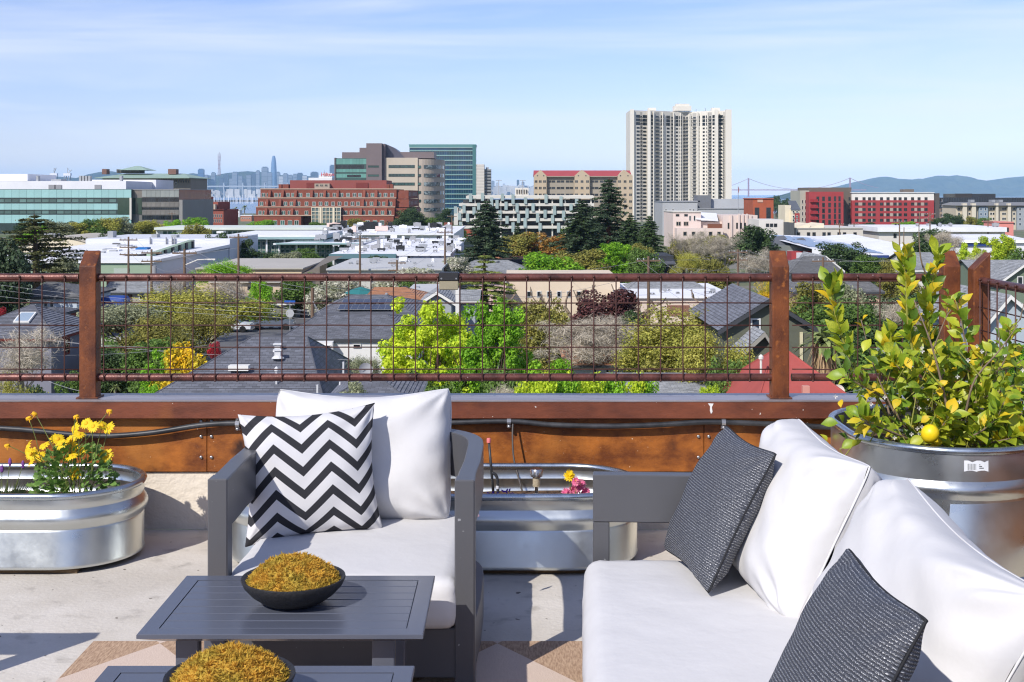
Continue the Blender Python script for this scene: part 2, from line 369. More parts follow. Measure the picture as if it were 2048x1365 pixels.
def tank(label, cx, cy, hx, hy, h, soil_z, z0=.02, ribs=((.55, .8),), skid=True, sticker=None):
    t = thing('stock_tank', label, 'planter', (cx, cy, 0), 0, 'galvanised stock tank planters')
    ol = stadium(hx - .014, hy - .014); n = len(ol)
    prof = [(-.012, z0), (0, z0 + .004), (.003, z0 + .012), (0, z0 + .018)]
    for a, c in ribs:
        za, zc = z0 + h * a, z0 + h * c
        prof += [(0, za - .012), (-.004, za - .004)]
        prof += [(-.004 + .020 * math.sin(math.pi * k / 8), za + (zc - za) * k / 8) for k in range(1, 8)]
        prof += [(-.004, zc + .002), (0, zc + .012)]
    prof += [(.001, z0 + h - .03), (.001, z0 + h - .012)]
    prof += [(-.003, z0 + h - .012)] + [(o - .003, z) for o, z in reversed(prof[4:-1])] + [(-.003, soil_z - .05)]
    b = MB(); vs = []
    for o, z in prof: vs += [(x + nx * o, y + ny * o, z) for x, y, nx, ny in ol]
    fs = [(i * n + j, i * n + (j + 1) % n, (i + 1) * n + (j + 1) % n, (i + 1) * n + j) for i in range(len(prof) - 1) for j in range(n)]
    b.add(vs, fs); rr = random.Random(int(cx * 97))
    b.v = [(x * (1 + .0016 * math.sin(9 * z + 5 * y)), y + .0018 * math.sin(7 * x + 11 * z), z) for x, y, z in b.v]
    b.build('body', galv, t, True, angle=50)
    b = MB(); rp = [Vector((x - nx * .002, y - ny * .002, z0 + h - .004)) for x, y, nx, ny in ol]; m = 10; vs = []
    for (x, y, nx, ny), p in zip(ol, rp):
        for k in range(m):
            a = 2 * math.pi * k / m; vs.append((p.x + nx * .0145 * math.cos(a), p.y + ny * .0145 * math.cos(a), p.z + .0145 * math.sin(a)))
    b.add(vs, [(i * m + k, ((i + 1) % n) * m + k, ((i + 1) % n) * m + (k + 1) % m, i * m + (k + 1) % m) for i in range(n) for k in range(m)])
    b.build('rim', galv_rim, t, True)
    b = MB(); rings = []
    for q in (1, .8, .6, .4, .2):
        rings.append([(x * q - (nx * .006), y * q - ny * .006, soil_z + .012 * vnoise(x * 9 * q, y * 9 * q, cx) + (.02 if q < .9 else 0)) for x, y, nx, ny in ol])
    vs = [p for r_ in rings for p in r_] + [(0, 0, soil_z + .02)]
    fs = [(i * n + j, i * n + (j + 1) % n, (i + 1) * n + (j + 1) % n, (i + 1) * n + j) for i in range(4) for j in range(n)] + [(4 * n + j, 4 * n + (j + 1) % n, 5 * n) for j in range(n)]
    b.add(vs, fs); b.build('soil', soil_m, t, True)
    if skid:
        horizontal = hx > hy
        for k in range(3 if horizontal else 2):
            b = MB(); yy = (-hy + .05 + k * (hy - .085)) if horizontal else 0
            if horizontal: b.bbox(-hx + .2, yy, 0, hx - .2, yy + .07, z0 - .001, .002)
            else: b.bbox(-.2 + k * .25, -hy + .15, 0, -.12 + k * .25, hy - .15, z0 - .001, .002)
            b.build('skid', wood_m, t)
    return t
TY = 5.535
tank('low oval galvanised tank planted with yellow daisies and lavender', -2.17, TY, .607, .315, .302, .20)
tank('low oval galvanised tank behind the armchair holding artificial flowers', -.331, TY, .876, .315, .302, .20)
bt = tank('tall galvanised tank holding the lemon tree beside the white sofa', 1.663, 5.14, .375, .5, .605, .50, .015, ((.70, .82), (.03, .07)), False)
tank('low galvanised tank in the corner beyond the sofa back with bare soil', 1.735, 3.36, .315, .78, .302, .17, .02, ((.55, .8),), True)
# torn barcode sticker on the tall tank
b = MB(); W_ = M('sticker paper', (226, 228, 230), .6); K_ = M('print ink', (60, 62, 66), .6)
def tank_pt(ang, z, off): return Vector((.361 * math.cos(ang) + off * math.cos(ang), -.125 + .361 * math.sin(ang) + off * math.sin(ang), z))
st = []
for k in range(7):
    a = R(-97 + k * 2.3)
    st.append((tank_pt(a, .545 + (.004 if k % 3 else 0), .0016), tank_pt(a, .585 - (.006 if k in (2, 5) else 0), .0016)))
for p, q in zip(st, st[1:]): b.quad(p[0], q[0], q[1], p[1], 0)
for k in range(9):
    a = R(-95 + k * .55); w_ = R(.16 + .12 * (k % 3 == 0))
    b.quad(tank_pt(a, .552, .0026), tank_pt(a + w_, .552, .0026), tank_pt(a + w_, .574, .0026), tank_pt(a, .574, .0026), 1)
for k in range(3):
    b.quad(tank_pt(R(-88.6), .557 + k * .006, .0026), tank_pt(R(-86 - k), .557 + k * .006, .0026), tank_pt(R(-86 - k), .5595 + k * .006, .0026), tank_pt(R(-88.6), .5595 + k * .006, .0026), 1)
b.build('sticker', [W_, K_], bt)

# ================================================================== furniture
alu = M('charcoal powder coated aluminium', (84, 84, 87), .38, var=.06, scale=2, bump=.04, bscale=300, spec=.5)
extra_spots(alu, (150, 150, 152), 60, .77, .8, detail=1)
tabm = M('charcoal slat aluminium', (86, 90, 102), .27, var=.06, scale=2, bump=.03, bscale=200, spec=.55)
cloth = M('white outdoor fabric', (209, 207, 206), .85, var=.03, scale=3, bump=.3, bscale=8, spec=.2, bdist=.018)
cloth_n = cloth.node_tree
pipingm = M('white piping', (212, 210, 210), .85)
def band(bm, path, z0, z1, th):
    """upright strip of constant thickness along a plan path"""
    n = len(path); vs = []
    for i, (x, y) in enumerate(path):
        a = Vector(path[max(i - 1, 0)]); c = Vector(path[min(i + 1, n - 1)]); d = (c - a).normalized(); nx, ny = d.y, -d.x
        bz = .003
        for o, z in ((0, z0 + bz), (0, z1 - bz), (bz, z1), (th - bz, z1), (th, z1 - bz), (th, z0 + bz), (th - bz, z0), (bz, z0)): vs.append((x - nx * o, y - ny * o, z))
    fs = [tuple(range(8)), tuple((n - 1) * 8 + k for k in range(7, -1, -1))]
    for i in range(n - 1):
        for k in range(8): fs.append((i * 8 + k, (i + 1) * 8 + k, (i + 1) * 8 + (k + 1) % 8, i * 8 + (k + 1) % 8))
    bm.add(vs, fs); return bm
def soft_box(w, d, h, r, puff, nx=22, ny=22, nz=6, seed=0, wr=.003):
    """upholstered block: rounded edges, slightly crowned top, small wrinkles; origin at the centre of its underside"""
    b = MB(); ix, iy, iz = w / 2 - r, d / 2 - r, h / 2 - r
    def pt(u, v, q):
        x, y, z = u * w / 2, v * d / 2, q * h / 2
        c = Vector((max(-ix, min(ix, x)), max(-iy, min(iy, y)), max(-iz, min(iz, z)))); e = Vector((x, y, z)) - c
        p = c + (e.normalized() * r if e.length > 1e-9 else e)
        k = (1 - u * u) * (1 - v * v)
        if q > .2: p.z += puff * k ** .5 * q
        side = (1 - q * q)
        p.x += u * puff * .5 * side * (1 - v ** 4); p.y += v * puff * .5 * side * (1 - u ** 4)
        edge = max(abs(u), abs(v)) ** 6
        p.z += wr * vnoise(x * 9, y * 9, seed) * .6 + wr * 1.5 * edge * vnoise(x * 40, y * 40, seed + 2) * (q > 0)
        p.x += wr * vnoise(y * 14, z * 20, seed + 3) * side; p.y += wr * 1.3 * vnoise(x * 22, z * 16, seed + 5) * side
        return p
    def cs(n): return [math.copysign(abs(t) ** .75, t) for t in (-1 + 2 * k / n for k in range(n + 1))]
    def grid(f, n, m):
        us, vs_ = cs(n), cs(m); vs = [f(u, v) for u in us for v in vs_]
        b.add(vs, [(i * (m + 1) + j, (i + 1) * (m + 1) + j, (i + 1) * (m + 1) + j + 1, i * (m + 1) + j + 1) for i in range(n) for j in range(m)])
    grid(lambda u, v: pt(u, v, 1), nx, ny); grid(lambda u, v: pt(v, u, -1), ny, nx)
    grid(lambda u, v: pt(u, -1, v), nx, nz); grid(lambda u, v: pt(v, 1, u), nz, nx)
    grid(lambda u, v: pt(1, u, v), ny, nz); grid(lambda u, v: pt(-1, v, u), nz, ny)
    b.v = [(x, y, z + h / 2) for x, y, z in b.v]
    return b
def weld(o):
    md = o.modifiers.new('weld', 'WELD'); md.merge_threshold = .0004; return o
def pillow_mesh(name, w, h, t, mats, pinch=.07, n=34, seed=0, wr=.006, power=2.4, sag=.0, roundness=.55, corner=.075):
    """stuffed cushion, width along x, height along z, thickness along y; edges bow in between pointed corners"""
    rr = random.Random(seed); vs = []; uvs = []; fs = []
    ph = [rr.uniform(0, 6.28) for _ in range(8)]
    def edge_pt(u, v):
        x = w / 2 * u * (1 - pinch * (1 - v * v) * abs(u) ** 3); z = h / 2 * v * (1 - (pinch + (sag if v > 0 else 0)) * (1 - u * u) * abs(v) ** 3); return x, z
    for side in (-1, 1):
        for i in range(n + 1):
            for j in range(n + 1):
                u = math.sin((-1 + 2 * i / n) * math.pi / 2 * .96) / math.sin(math.pi / 2 * .96); v = math.sin((-1 + 2 * j / n) * math.pi / 2 * .96) / math.sin(math.pi / 2 * .96)
                x, z = edge_pt(u, v); cr = 1 - corner * (u * v) ** 4; x *= cr; z *= cr
                k = ((1 - abs(u) ** power) * (1 - abs(v) ** power)); k = max(k, 0) ** roundness
                y = t / 2 * k
                for q, (cu, cv) in enumerate(((-1, -1), (1, -1), (1, 1), (-1, 1))):      # folds that run out of the corners
                    du, dv = u - cu, v - cv; d = math.hypot(du, dv); a = math.atan2(abs(dv), abs(du))
                    y += wr * 1.6 * math.sin(a * 11 + ph[q]) * math.exp(-(d * 2.1) ** 2) * min(1, d * 4) * k ** .3
                e = max(abs(u), abs(v))
                y += wr * .9 * math.sin((u if abs(v) > abs(u) else v) * 16 + ph[4] + 2 * math.sin(3 * u + v)) * e ** 5 * (1 - e ** 12)
                y += wr * .8 * vnoise(u * 2.6, v * 2.6, seed + side)
                vs.append((x, side * y + .002 * side * (e < .999), z)); uvs.append((.5 + u / 2, .5 + v / 2))
    N1 = (n + 1) ** 2
    for i in range(n):
        for j in range(n):
            a, b_, c, d = i * (n + 1) + j, (i + 1) * (n + 1) + j, (i + 1) * (n + 1) + j + 1, i * (n + 1) + j + 1
            fs.append((a, b_, c, d)); fs.append((N1 + d, N1 + c, N1 + b_, N1 + a))
    me = bpy.data.meshes.new(name); me.from_pydata(vs, [], fs)
    for m_ in (mats if isinstance(mats, list) else [mats]): me.materials.append(m_)
    ul = me.uv_layers.new(name='UVMap'); idx = np.empty(len(me.loops), dtype=np.int32); me.loops.foreach_get('vertex_index', idx)
    ul.data.foreach_set('uv', np.array(uvs, dtype=np.float32)[idx].ravel())
    me.polygons.foreach_set('use_smooth', [True] * len(me.polygons)); me.update()
    ring = []
    for k in range(n * 4):
        s_, q = k % n, k // n; t_ = -1 + 2 * s_ / n
        u, v = ((t_, -1), (1, t_), (-t_, 1), (-1, -t_))[q]; x, z = edge_pt(u, v); cr = 1 - corner * (u * v) ** 4; x *= cr; z *= cr; ring.append(Vector((x * .998, 0, z * .998)))
    return me, ring
def frame(o, xd, zd):
    x = Vector(xd).normalized(); z = Vector(zd); z = (z - x * z.dot(x)).normalized(); y = z.cross(x)
    m = Matrix((x, y, z)).transposed().to_4x4(); m.translation = Vector(o); return m
def pillow(name, parent, mtx, w, h, t, mat, piping=None, **kw):
    me, ring = pillow_mesh(name, w, h, t, mat, **kw)
    o = put(name, me, parent)
    if parent is not None: mtx = parent.matrix_basis.inverted() @ mtx
    o.matrix_basis = mtx; weld(o)
    md = o.modifiers.new('smooth', 'SUBSURF'); md.levels = 1; md.render_levels = 1
    if piping is not None:
        b = MB(); b.tube(ring + [ring[0], ring[1]], .0032, 6, cap=False); b.build('piping', piping, o, True)
    return o

def armchair(loc, rotz, label, pillow_on=True):
    t = thing('armchair', label, 'armchair', loc, rotz, 'matching charcoal and white armchairs')
    t.matrix_basis = Matrix.Translation(loc) @ Matrix.Rotation(rotz, 4, 'Z')
    hw, dep, rad = .41, .93, .30
    # plan path of the wrap-round arm, from the front of one arm, round the back, to the other
    path = [(-hw, .0), (-hw, .12), (-hw - .006, .3), (-hw - .004, dep - rad - .05)]
    path += [(-hw + rad - rad * math.cos(a), dep - rad + rad * math.sin(a)) for a in (R(k) for k in range(6, 91, 7))]
    path += [(hw - rad + rad * math.sin(a), dep - rad + rad * math.cos(a)) for a in (R(k) for k in range(0, 85, 7))]
    path += [(hw + .004, dep - rad - .05), (hw + .006, .3), (hw, .12), (hw, .0)]
    rp = list(reversed(path))
    weld(band(MB(), rp, .50, .66, .055).build('arm_band', alu, t, True, angle=35))
    weld(band(MB(), rp, .052, .20, .055).build('base_band', alu, t, True, angle=35))
    for s in (-1, 1):
        b = MB(); x0 = s * hw - (.0 if s < 0 else .058); b.bbox(x0 - .002, -.006, 0, x0 + .06, .06, .662, .004); b.build('leg', alu, t)
        b = MB(); b.bbox(s * .2 - .03, dep - .05, .2, s * .2 + .03, dep - .012, .5, .004); b.build('back_support', alu, t)
        b = MB(); b.bbox(s * .3 - .03, dep - .12, 0, s * .3 + .03, dep - .06, .052, .003); b.build('foot', alu, t)
    b = MB(); b.bbox(-hw + .056, .0, .052, hw - .056, .04, .205, .004); b.build('apron', alu, t)
    b = MB(); b.bbox(-hw + .05, .05, .17, hw - .05, dep - .06, .198, .003); b.build('seat_deck', alu, t)
    b = soft_box(.725, .84, .155, .035, .012, seed=3); o = b.build('seat_cushion', cloth, t, True, loc=(-.005, .395, .202)); weld(o)
    return t
CH = (-.526, 4.0, 0); CR = R(-1.2)
ch = armchair(CH, CR, 'low charcoal armchair with white cushions facing the coffee tables')
chm = ch.matrix_basis
pillow('back_cushion', ch, frame((-.552, 4.80, .58), (1, -.03, .01), (0.01, .26, 1)), .68, .51, .25, cloth, pipingm, power=4.2, pinch=.05, seed=11, wr=.011, sag=.15)
b = MB(); b.bbox(-.02, 0, -.02, .02, .002, .02, .0005); tg = b.build('care_tag', M('pinkish tag', (232, 190, 196), .7), ch); tg.location = (.375, .68, .39); tg.rotation_euler = (0, R(-20), R(40))
ch2 = armchair((-1.90, 3.47, 0), R(91), 'low charcoal armchair with white cushions at the end of the tables')
pillow('back_cushion', ch2, frame((-2.71, 3.47, .585), (0, 1, 0), (-.26, 0, 1)), .665, .51, .25, cloth, pipingm, power=4.2, pinch=.055, seed=12, wr=.007)

# chevron print and glitter knit
def chevron():
    m = bpy.data.materials.new('chevron print fabric'); m.use_nodes = True; t = m.node_tree; b = t.nodes['Principled BSDF']; N = t.nodes.new; L = t.links.new
    b.inputs['Roughness'].default_value = .85; b.inputs['Specular IOR Level'].default_value = .2
    uv = N('ShaderNodeUVMap'); sp = N('ShaderNodeSeparateXYZ'); L(uv.outputs[0], sp.inputs[0])
    def mth(op, a, c=None, d=None):
        n = N('ShaderNodeMath'); n.operation = op
        for i, q in enumerate((a, c, d)):
            if q is None: continue
            if isinstance(q, (int, float)): n.inputs[i].default_value = q
            else: L(q, n.inputs[i])
        return n.outputs[0]
    tri = mth('PINGPONG', mth('MULTIPLY_ADD', sp.outputs[0], 5.0, .86), 1.0)
    ph = mth('FRACT', mth('ADD', mth('MULTIPLY', sp.outputs[1], 5.9), mth('MULTIPLY', tri, 1.12)))
    st_ = mth('SUBTRACT', ph, .43); ss = N('ShaderNodeMapRange'); ss.inputs[1].default_value = -.012; ss.inputs[2].default_value = .012; L(st_, ss.inputs[0])
    mx = N('ShaderNodeMix'); mx.data_type = 'RGBA'; mx.inputs[6].default_value = (*lin((50, 50, 54)), 1); mx.inputs[7].default_value = (*lin((208, 206, 206)), 1)
    L(ss.outputs[0], mx.inputs[0]); L(mx.outputs[2], b.inputs['Base Color'])
    no = N('ShaderNodeTexNoise'); no.inputs['Scale'].default_value = 420; bn = N('ShaderNodeBump'); bn.inputs['Strength'].default_value = .15; bn.inputs['Distance'].default_value = .002
    tcn = N('ShaderNodeTexCoord'); L(tcn.outputs['Object'], no.inputs['Vector']); L(no.outputs['Fac'], bn.inputs['Height']); L(bn.outputs['Normal'], b.inputs['Normal']); return m
def glitter():
    m = bpy.data.materials.new('charcoal lurex knit'); m.use_nodes = True; t = m.node_tree; b = t.nodes['Principled BSDF']; N = t.nodes.new; L = t.links.new
    uv = N('ShaderNodeUVMap'); sp = N('ShaderNodeSeparateXYZ'); L(uv.outputs[0], sp.inputs[0])
    wv = N('ShaderNodeTexWave'); wv.wave_type = 'BANDS'; wv.bands_direction = 'Y'; wv.inputs['Scale'].default_value = 19; wv.inputs['Distortion'].default_value = .9; wv.inputs['Detail'].default_value = 2; wv.inputs['Detail Scale'].default_value = 5
    L(uv.outputs[0], wv.inputs['Vector'])
    mp_ = N('ShaderNodeMapping'); mp_.inputs['Scale'].default_value = (95, 190, 1); L(uv.outputs[0], mp_.inputs['Vector'])
    vo = N('ShaderNodeTexNoise'); vo.inputs['Scale'].default_value = 1.6; vo.inputs['Detail'].default_value = 3; L(mp_.outputs[0], vo.inputs['Vector'])
    th = N('ShaderNodeMapRange'); th.inputs[1].default_value = .53; th.inputs[2].default_value = .60; L(vo.outputs['Fac'], th.inputs[0])
    mu = N('ShaderNodeMath'); mu.operation = 'MULTIPLY'; L(th.outputs[0], mu.inputs[0])
    rg = N('ShaderNodeMapRange'); rg.inputs[1].default_value = .25; rg.inputs[2].default_value = .7; L(wv.outputs['Fac'], rg.inputs[0]); L(rg.outputs[0], mu.inputs[1])
    mx = N('ShaderNodeMix'); mx.data_type = 'RGBA'; mx.inputs[6].default_value = (*lin((66, 69, 78)), 1); mx.inputs[7].default_value = (*lin((222, 222, 222)), 1)  # pale flecks: silver thread, with its sparkle lightened into the colour
    L(mu.outputs[0], mx.inputs[0]); L(mx.outputs[2], b.inputs['Base Color']); hm = N('ShaderNodeMath'); hm.operation = 'MULTIPLY'; hm.inputs[1].default_value = .45; L(mu.outputs[0], hm.inputs[0]); L(hm.outputs[0], b.inputs['Metallic'])
    rr = N('ShaderNodeMapRange'); rr.inputs[3].default_value = .7; rr.inputs[4].default_value = .45; L(mu.outputs[0], rr.inputs[0]); L(rr.outputs[0], b.inputs['Roughness'])
    ad = N('ShaderNodeMath'); ad.operation = 'MULTIPLY_ADD'; ad.inputs[1].default_value = .35; L(vo.outputs['Fac'], ad.inputs[0]); L(wv.outputs['Fac'], ad.inputs[2])
    bn = N('ShaderNodeBump'); bn.inputs['Strength'].default_value = .8; bn.inputs['Distance'].default_value = .004; L(ad.outputs[0], bn.inputs['Height']); L(bn.outputs['Normal'], b.inputs['Normal']); return m
chev, glit = chevron(), glitter()
cp = pillow('throw_pillow', None, frame((-.702, 4.545, .562), (1, .27, .045), (.03, .20, 1)), .485, .455, .17, chev, pinch=.115, power=3, seed=21, wr=.009, corner=.01)
tag(cp, 'black and white zigzag cushion propped on the armchair', 'cushion', 'throw cushions on the seats')

# sofa, running towards the camera, backrest to the side
SA = R(2.9)
sm = Matrix.Translation((.262, 4.2, 0)) @ Matrix.Rotation(-R(0), 4, 'Z')
sf = thing('sofa', 'white cushioned sofa with charcoal metal frame turned side-on to the armchair', 'sofa', (.262, 4.2, 0), -SA); sf.matrix_basis = Matrix.Translation((.262, 4.2, 0)) @ Matrix.Rotation(-SA, 4, 'Z')
SL = 1.95   # local y runs from 0 (far arm face) to -SL
for nm, ya, yb in (('arm', 0, .055), ('arm', -SL, -SL + .055)):
    b = MB(); b.bbox(0, ya, .479, .90, yb, .632, .003); a = b.build(nm, alu, sf)
    b = MB(); b.bbox(0, ya + .001, 0, .053, yb - .001, .478, .003); b.build('leg', alu, sf)
    b = MB(); b.bbox(.84, ya + .001, 0, .893, yb - .001, .478, .003); b.build('leg', alu, sf)
b = MB(); b.bbox(.845, -SL + .056, .479, .90, -.001, .63, .003); b.build('backrest_rail', alu, sf)
b = MB(); b.bbox(.01, -SL + .056, .06, .05, -.001, .19, .003); b.build('front_rail', alu, sf)
b = MB(); b.bbox(.06, -SL + .06, .15, .84, -.004, .185, .003); b.build('seat_deck', alu, sf)
for k in range(3):
    b = MB(); yy = -.35 - k * .6; b.bbox(.85, yy, .19, .89, yy + .05, .478, .003); b.build('back_support', alu, sf)
b = soft_box(.86, 1.86, .19, .05, .012, 26, 44, 8, seed=8, wr=.0035); o = b.build('seat_cushion', cloth, sf, True, loc=(.40, -.97, .188)); weld(o)
pillow('back_cushion', sf, frame((.842, 3.845, .590), (.10, -1, -.04), (.47, 0.04, 1)), .66, .52, .27, cloth, pipingm, power=4.2, pinch=.06, seed=31, wr=.015, sag=.09)
pillow('back_cushion', sf, frame((.955, 3.03, .555), (.02, -1, -.05), (.52, 0.02, 1)), .95, .50, .28, cloth, pipingm, power=4.2, pinch=.06, seed=32, wr=.017, sag=.13)
g1 = pillow('throw_pillow', None, frame((.625, 3.945, .598), (.15, -1, 0), (.52, .02, 1)), .475, .455, .15, glit, M('charcoal seam', (34, 35, 38), .8), pinch=.10, corner=.04, seed=41, wr=.007)
tag(g1, 'charcoal sparkly knit cushion leaning by the far arm of the sofa', 'cushion', 'throw cushions on the seats')
g2 = pillow('throw_pillow', None, frame((.625, 2.52, .592), (.04, -1, 0), (.50, .05, 1)), .475, .455, .15, glit, M('charcoal seam', (34, 35, 38), .8), pinch=.10, corner=.04, seed=42, wr=.007)
tag(g2, 'charcoal sparkly knit cushion nearer the camera against the second white pillow', 'cushion', 'throw cushions on the seats')

# coffee tables
def coffee_table(loc, label):
    t = thing('coffee_table', label, 'table', loc, 0, 'pair of slatted coffee tables')
    w, d, z = .737, .515, .40; e = .045
    b = MB()   # rim with undercut edge, hollow in the middle
    outer = [(-w / 2, -d / 2), (w / 2, -d / 2), (w / 2, d / 2), (-w / 2, d / 2)]
    def ring(o, zz): return [(math.copysign(abs(x) - o, x), math.copysign(abs(y) - o, y), zz) for x, y in outer]
    rings = [ring(e, z - .004), ring(e, z), ring(.002, z), ring(0, z - .002), ring(0, z - .012), ring(.055, z - .036), ring(.06, z - .036)]
    vs = [p for r_ in rings for p in r_]
    b.add(vs, [(i * 4 + j, (i + 1) * 4 + j, (i + 1) * 4 + (j + 1) % 4, i * 4 + (j + 1) % 4) for i in range(6) for j in range(4)] + [(27, 26, 25, 24)])
    b.build('rim', tabm, t)
    n = 7; gap = .004; sw = (d - 2 * e - gap * (n + 1)) / n
    b = MB(); b.bbox(-(w / 2 - e - .0015), -sw / 2, -.012, (w / 2 - e - .0015), sw / 2, -.0006, .0015); me = b.mesh('slat', tabm)
    for k in range(n): put('slat', me, t, (0, -d / 2 + e + gap + sw / 2 + k * (sw + gap), z))
    b = MB(); b.box(-w / 2 + e - .001, -d / 2 + e - .001, z - .03, w / 2 - e + .001, d / 2 - e + .001, z - .0135); b.build('under_tray', M('table underside', (36, 38, 42), .6), t)
    for sx in (-1, 1):
        for sy in (-1, 1):
            b = MB(); x = sx * (w / 2 - .11); y = sy * (d / 2 - .10); b.bbox(x - .03, y - .02, 0, x + .03, y + .02, z - .0365, .003); b.build('leg', tabm, t)
        b = MB(); x = sx * (w / 2 - .11); b.bbox(x - .02, -d / 2 + .121, .05, x + .02, d / 2 - .121, .085, .003); b.build('stretcher', tabm, t)
    return t
coffee_table((-.597, 3.598, .008), 'slatted charcoal coffee table standing by the armchair with a moss bowl on top')
coffee_table((-.602, 2.862, .008), 'second slatted charcoal coffee table nearer the camera with its own moss bowl')
blk = M('black cast stone bowl', (40, 40, 42), .55, var=.25, scale=20, bump=.3, bscale=120)
moss_m = M('dried preserved moss', (214, 168, 66), .95, var=.35, scale=14, rgb2=(170, 148, 58), detail=6, c2pos=(.42, .6), trans=.25)
extra_spots(moss_m, (228, 196, 86), 30, .55, .68)
def bowl(x, y, label, mlabel, seed, top=.060):
    z = .408
    t = thing('bowl', label, 'bowl', (x, y, z), 0, 'black bowls on the coffee tables')
    b = MB(); b.lathe([(0, 0), (.055, 0), (.085, .008), (.115, .029), (.136, .052), (.1435, .069), (.1425, .073), (.1365, .072), (.128, .062), (.1, .05), (0, .045)], 48); b.build('shell', blk, t, True, angle=60)
    rr = random.Random(seed); b = MB()
    def hgt(q, a): return .064 + (top - .004) * (1 - q ** 2.6) + .011 * (1 - q ** 6) * vnoise(q * 7 * math.cos(a), q * 7 * math.sin(a), seed)
    n = 36; prof = [k / 10 for k in range(11)]; vs = []; fs = []
    for q in prof:
        for j in range(n):
            a = 2 * math.pi * j / n; r_ = .122 * q; vs.append((r_ * math.cos(a), r_ * math.sin(a), hgt(q, a)))
    for i in range(10):
        for j in range(n): fs.append((i * n + j, (i + 1) * n + j, (i + 1) * n + (j + 1) % n, i * n + (j + 1) % n))
    b.add(vs, fs)
    for _ in range(8500):
        q = math.sqrt(rr.random()) * 1.02; a = rr.uniform(0, 6.283); r_ = .122 * q
        p = Vector((r_ * math.cos(a), r_ * math.sin(a), hgt(min(q, 1), a) - .002))
        nrm = Vector((math.cos(a) * q * .8, math.sin(a) * q * .8, 1)).normalized(); d = (nrm + Vector((rr.gauss(0, .7), rr.gauss(0, .7), rr.gauss(0, .45)))).normalized()
        l_ = rr.uniform(.005, .014); s_ = d.cross(Vector((rr.gauss(0, 1), rr.gauss(0, 1), rr.gauss(0, 1)))).normalized() * rr.uniform(.0009, .002)
        m1 = p + d * l_ * .55; d2 = (d + Vector((rr.gauss(0, .5), rr.gauss(0, .5), rr.gauss(-.2, .4)))).normalized(); e_ = m1 + d2 * l_ * .6
        k = len(b.v); b.v += [tuple(p - s_), tuple(p + s_), tuple(m1 + s_), tuple(m1 - s_), tuple(e_)]; b.f += [(k, k + 1, k + 2, k + 3), (k + 3, k + 2, k + 4)]; b.m += [0, 0]
    o = b.build('moss', moss_m, None, True, loc=(x, y, z)); stuff(o, mlabel); o['category'] = 'moss'
bowl(-.605, 3.60, 'round black bowl on the table by the armchair', 'golden brown dried moss heaped in the bowl by the armchair', 5)
bowl(-.622, 2.865, 'round black bowl cut off at the bottom edge on the nearer table', 'golden brown dried moss heaped in the nearer bowl', 6)

# rug
def rug_mat():
    m = M('flat woven rug', (196, 166, 138), .95, var=.25, scale=1, bump=.5, bscale=3, stretch=(170, 28, 1), rgb2=(158, 128, 104), c2pos=(.4, .62), bdist=.003)
    t = m.node_tree; b = t.nodes['Principled BSDF']; N = t.nodes.new; L = t.links.new; old = b.inputs['Base Color'].links[0].from_socket
    tcn = N('ShaderNodeTexCoord'); sp = N('ShaderNodeSeparateXYZ'); L(tcn.outputs['Object'], sp.inputs[0])
    def mth(op, a, c=None):
        n = N('ShaderNodeMath'); n.operation = op
        for i, q in enumerate((a, c)):
            if q is None: continue
            if isinstance(q, (int, float)): n.inputs[i].default_value = q
            else: L(q, n.inputs[i])
        return n.outputs[0]
    u = mth('PINGPONG', mth('DIVIDE', mth('ADD', sp.outputs[0], 1.2), .2875), 1.0)
    v = mth('PINGPONG', mth('DIVIDE', mth('SUBTRACT', 4.03, sp.outputs[1]), .40), 1.0)
    d = mth('LESS_THAN', mth('ADD', u, v), 1.0)
    no = N('ShaderNodeTexNoise'); no.inputs['Scale'].default_value = 1; mpn = N('ShaderNodeMapping'); mpn.inputs['Scale'].default_value = (170, 28, 1); L(tcn.outputs['Object'], mpn.inputs['Vector']); L(mpn.outputs[0], no.inputs['Vector'])
    rp = N('ShaderNodeValToRGB'); rp.color_ramp.elements[0].color = (*lin((204, 182, 166)), 1); rp.color_ramp.elements[1].color = (*lin((220, 200, 184)), 1); L(no.outputs['Fac'], rp.inputs[0])
    mx = N('ShaderNodeMix'); mx.data_type = 'RGBA'; L(d, mx.inputs[0]); L(old, mx.inputs[6]); L(rp.outputs[0], mx.inputs[7])
    for lk in list(b.inputs['Base Color'].links): t.links.remove(lk)
    L(mx.outputs[2], b.inputs['Base Color']); return m
b = MB(); b.bbox(-1.435, 1.6, 0.0005, 1.35, 4.455, .008, .002); tag(b.build('rug', rug_mat()), 'tan flat woven rug with pale diamonds under the furniture', 'rug')

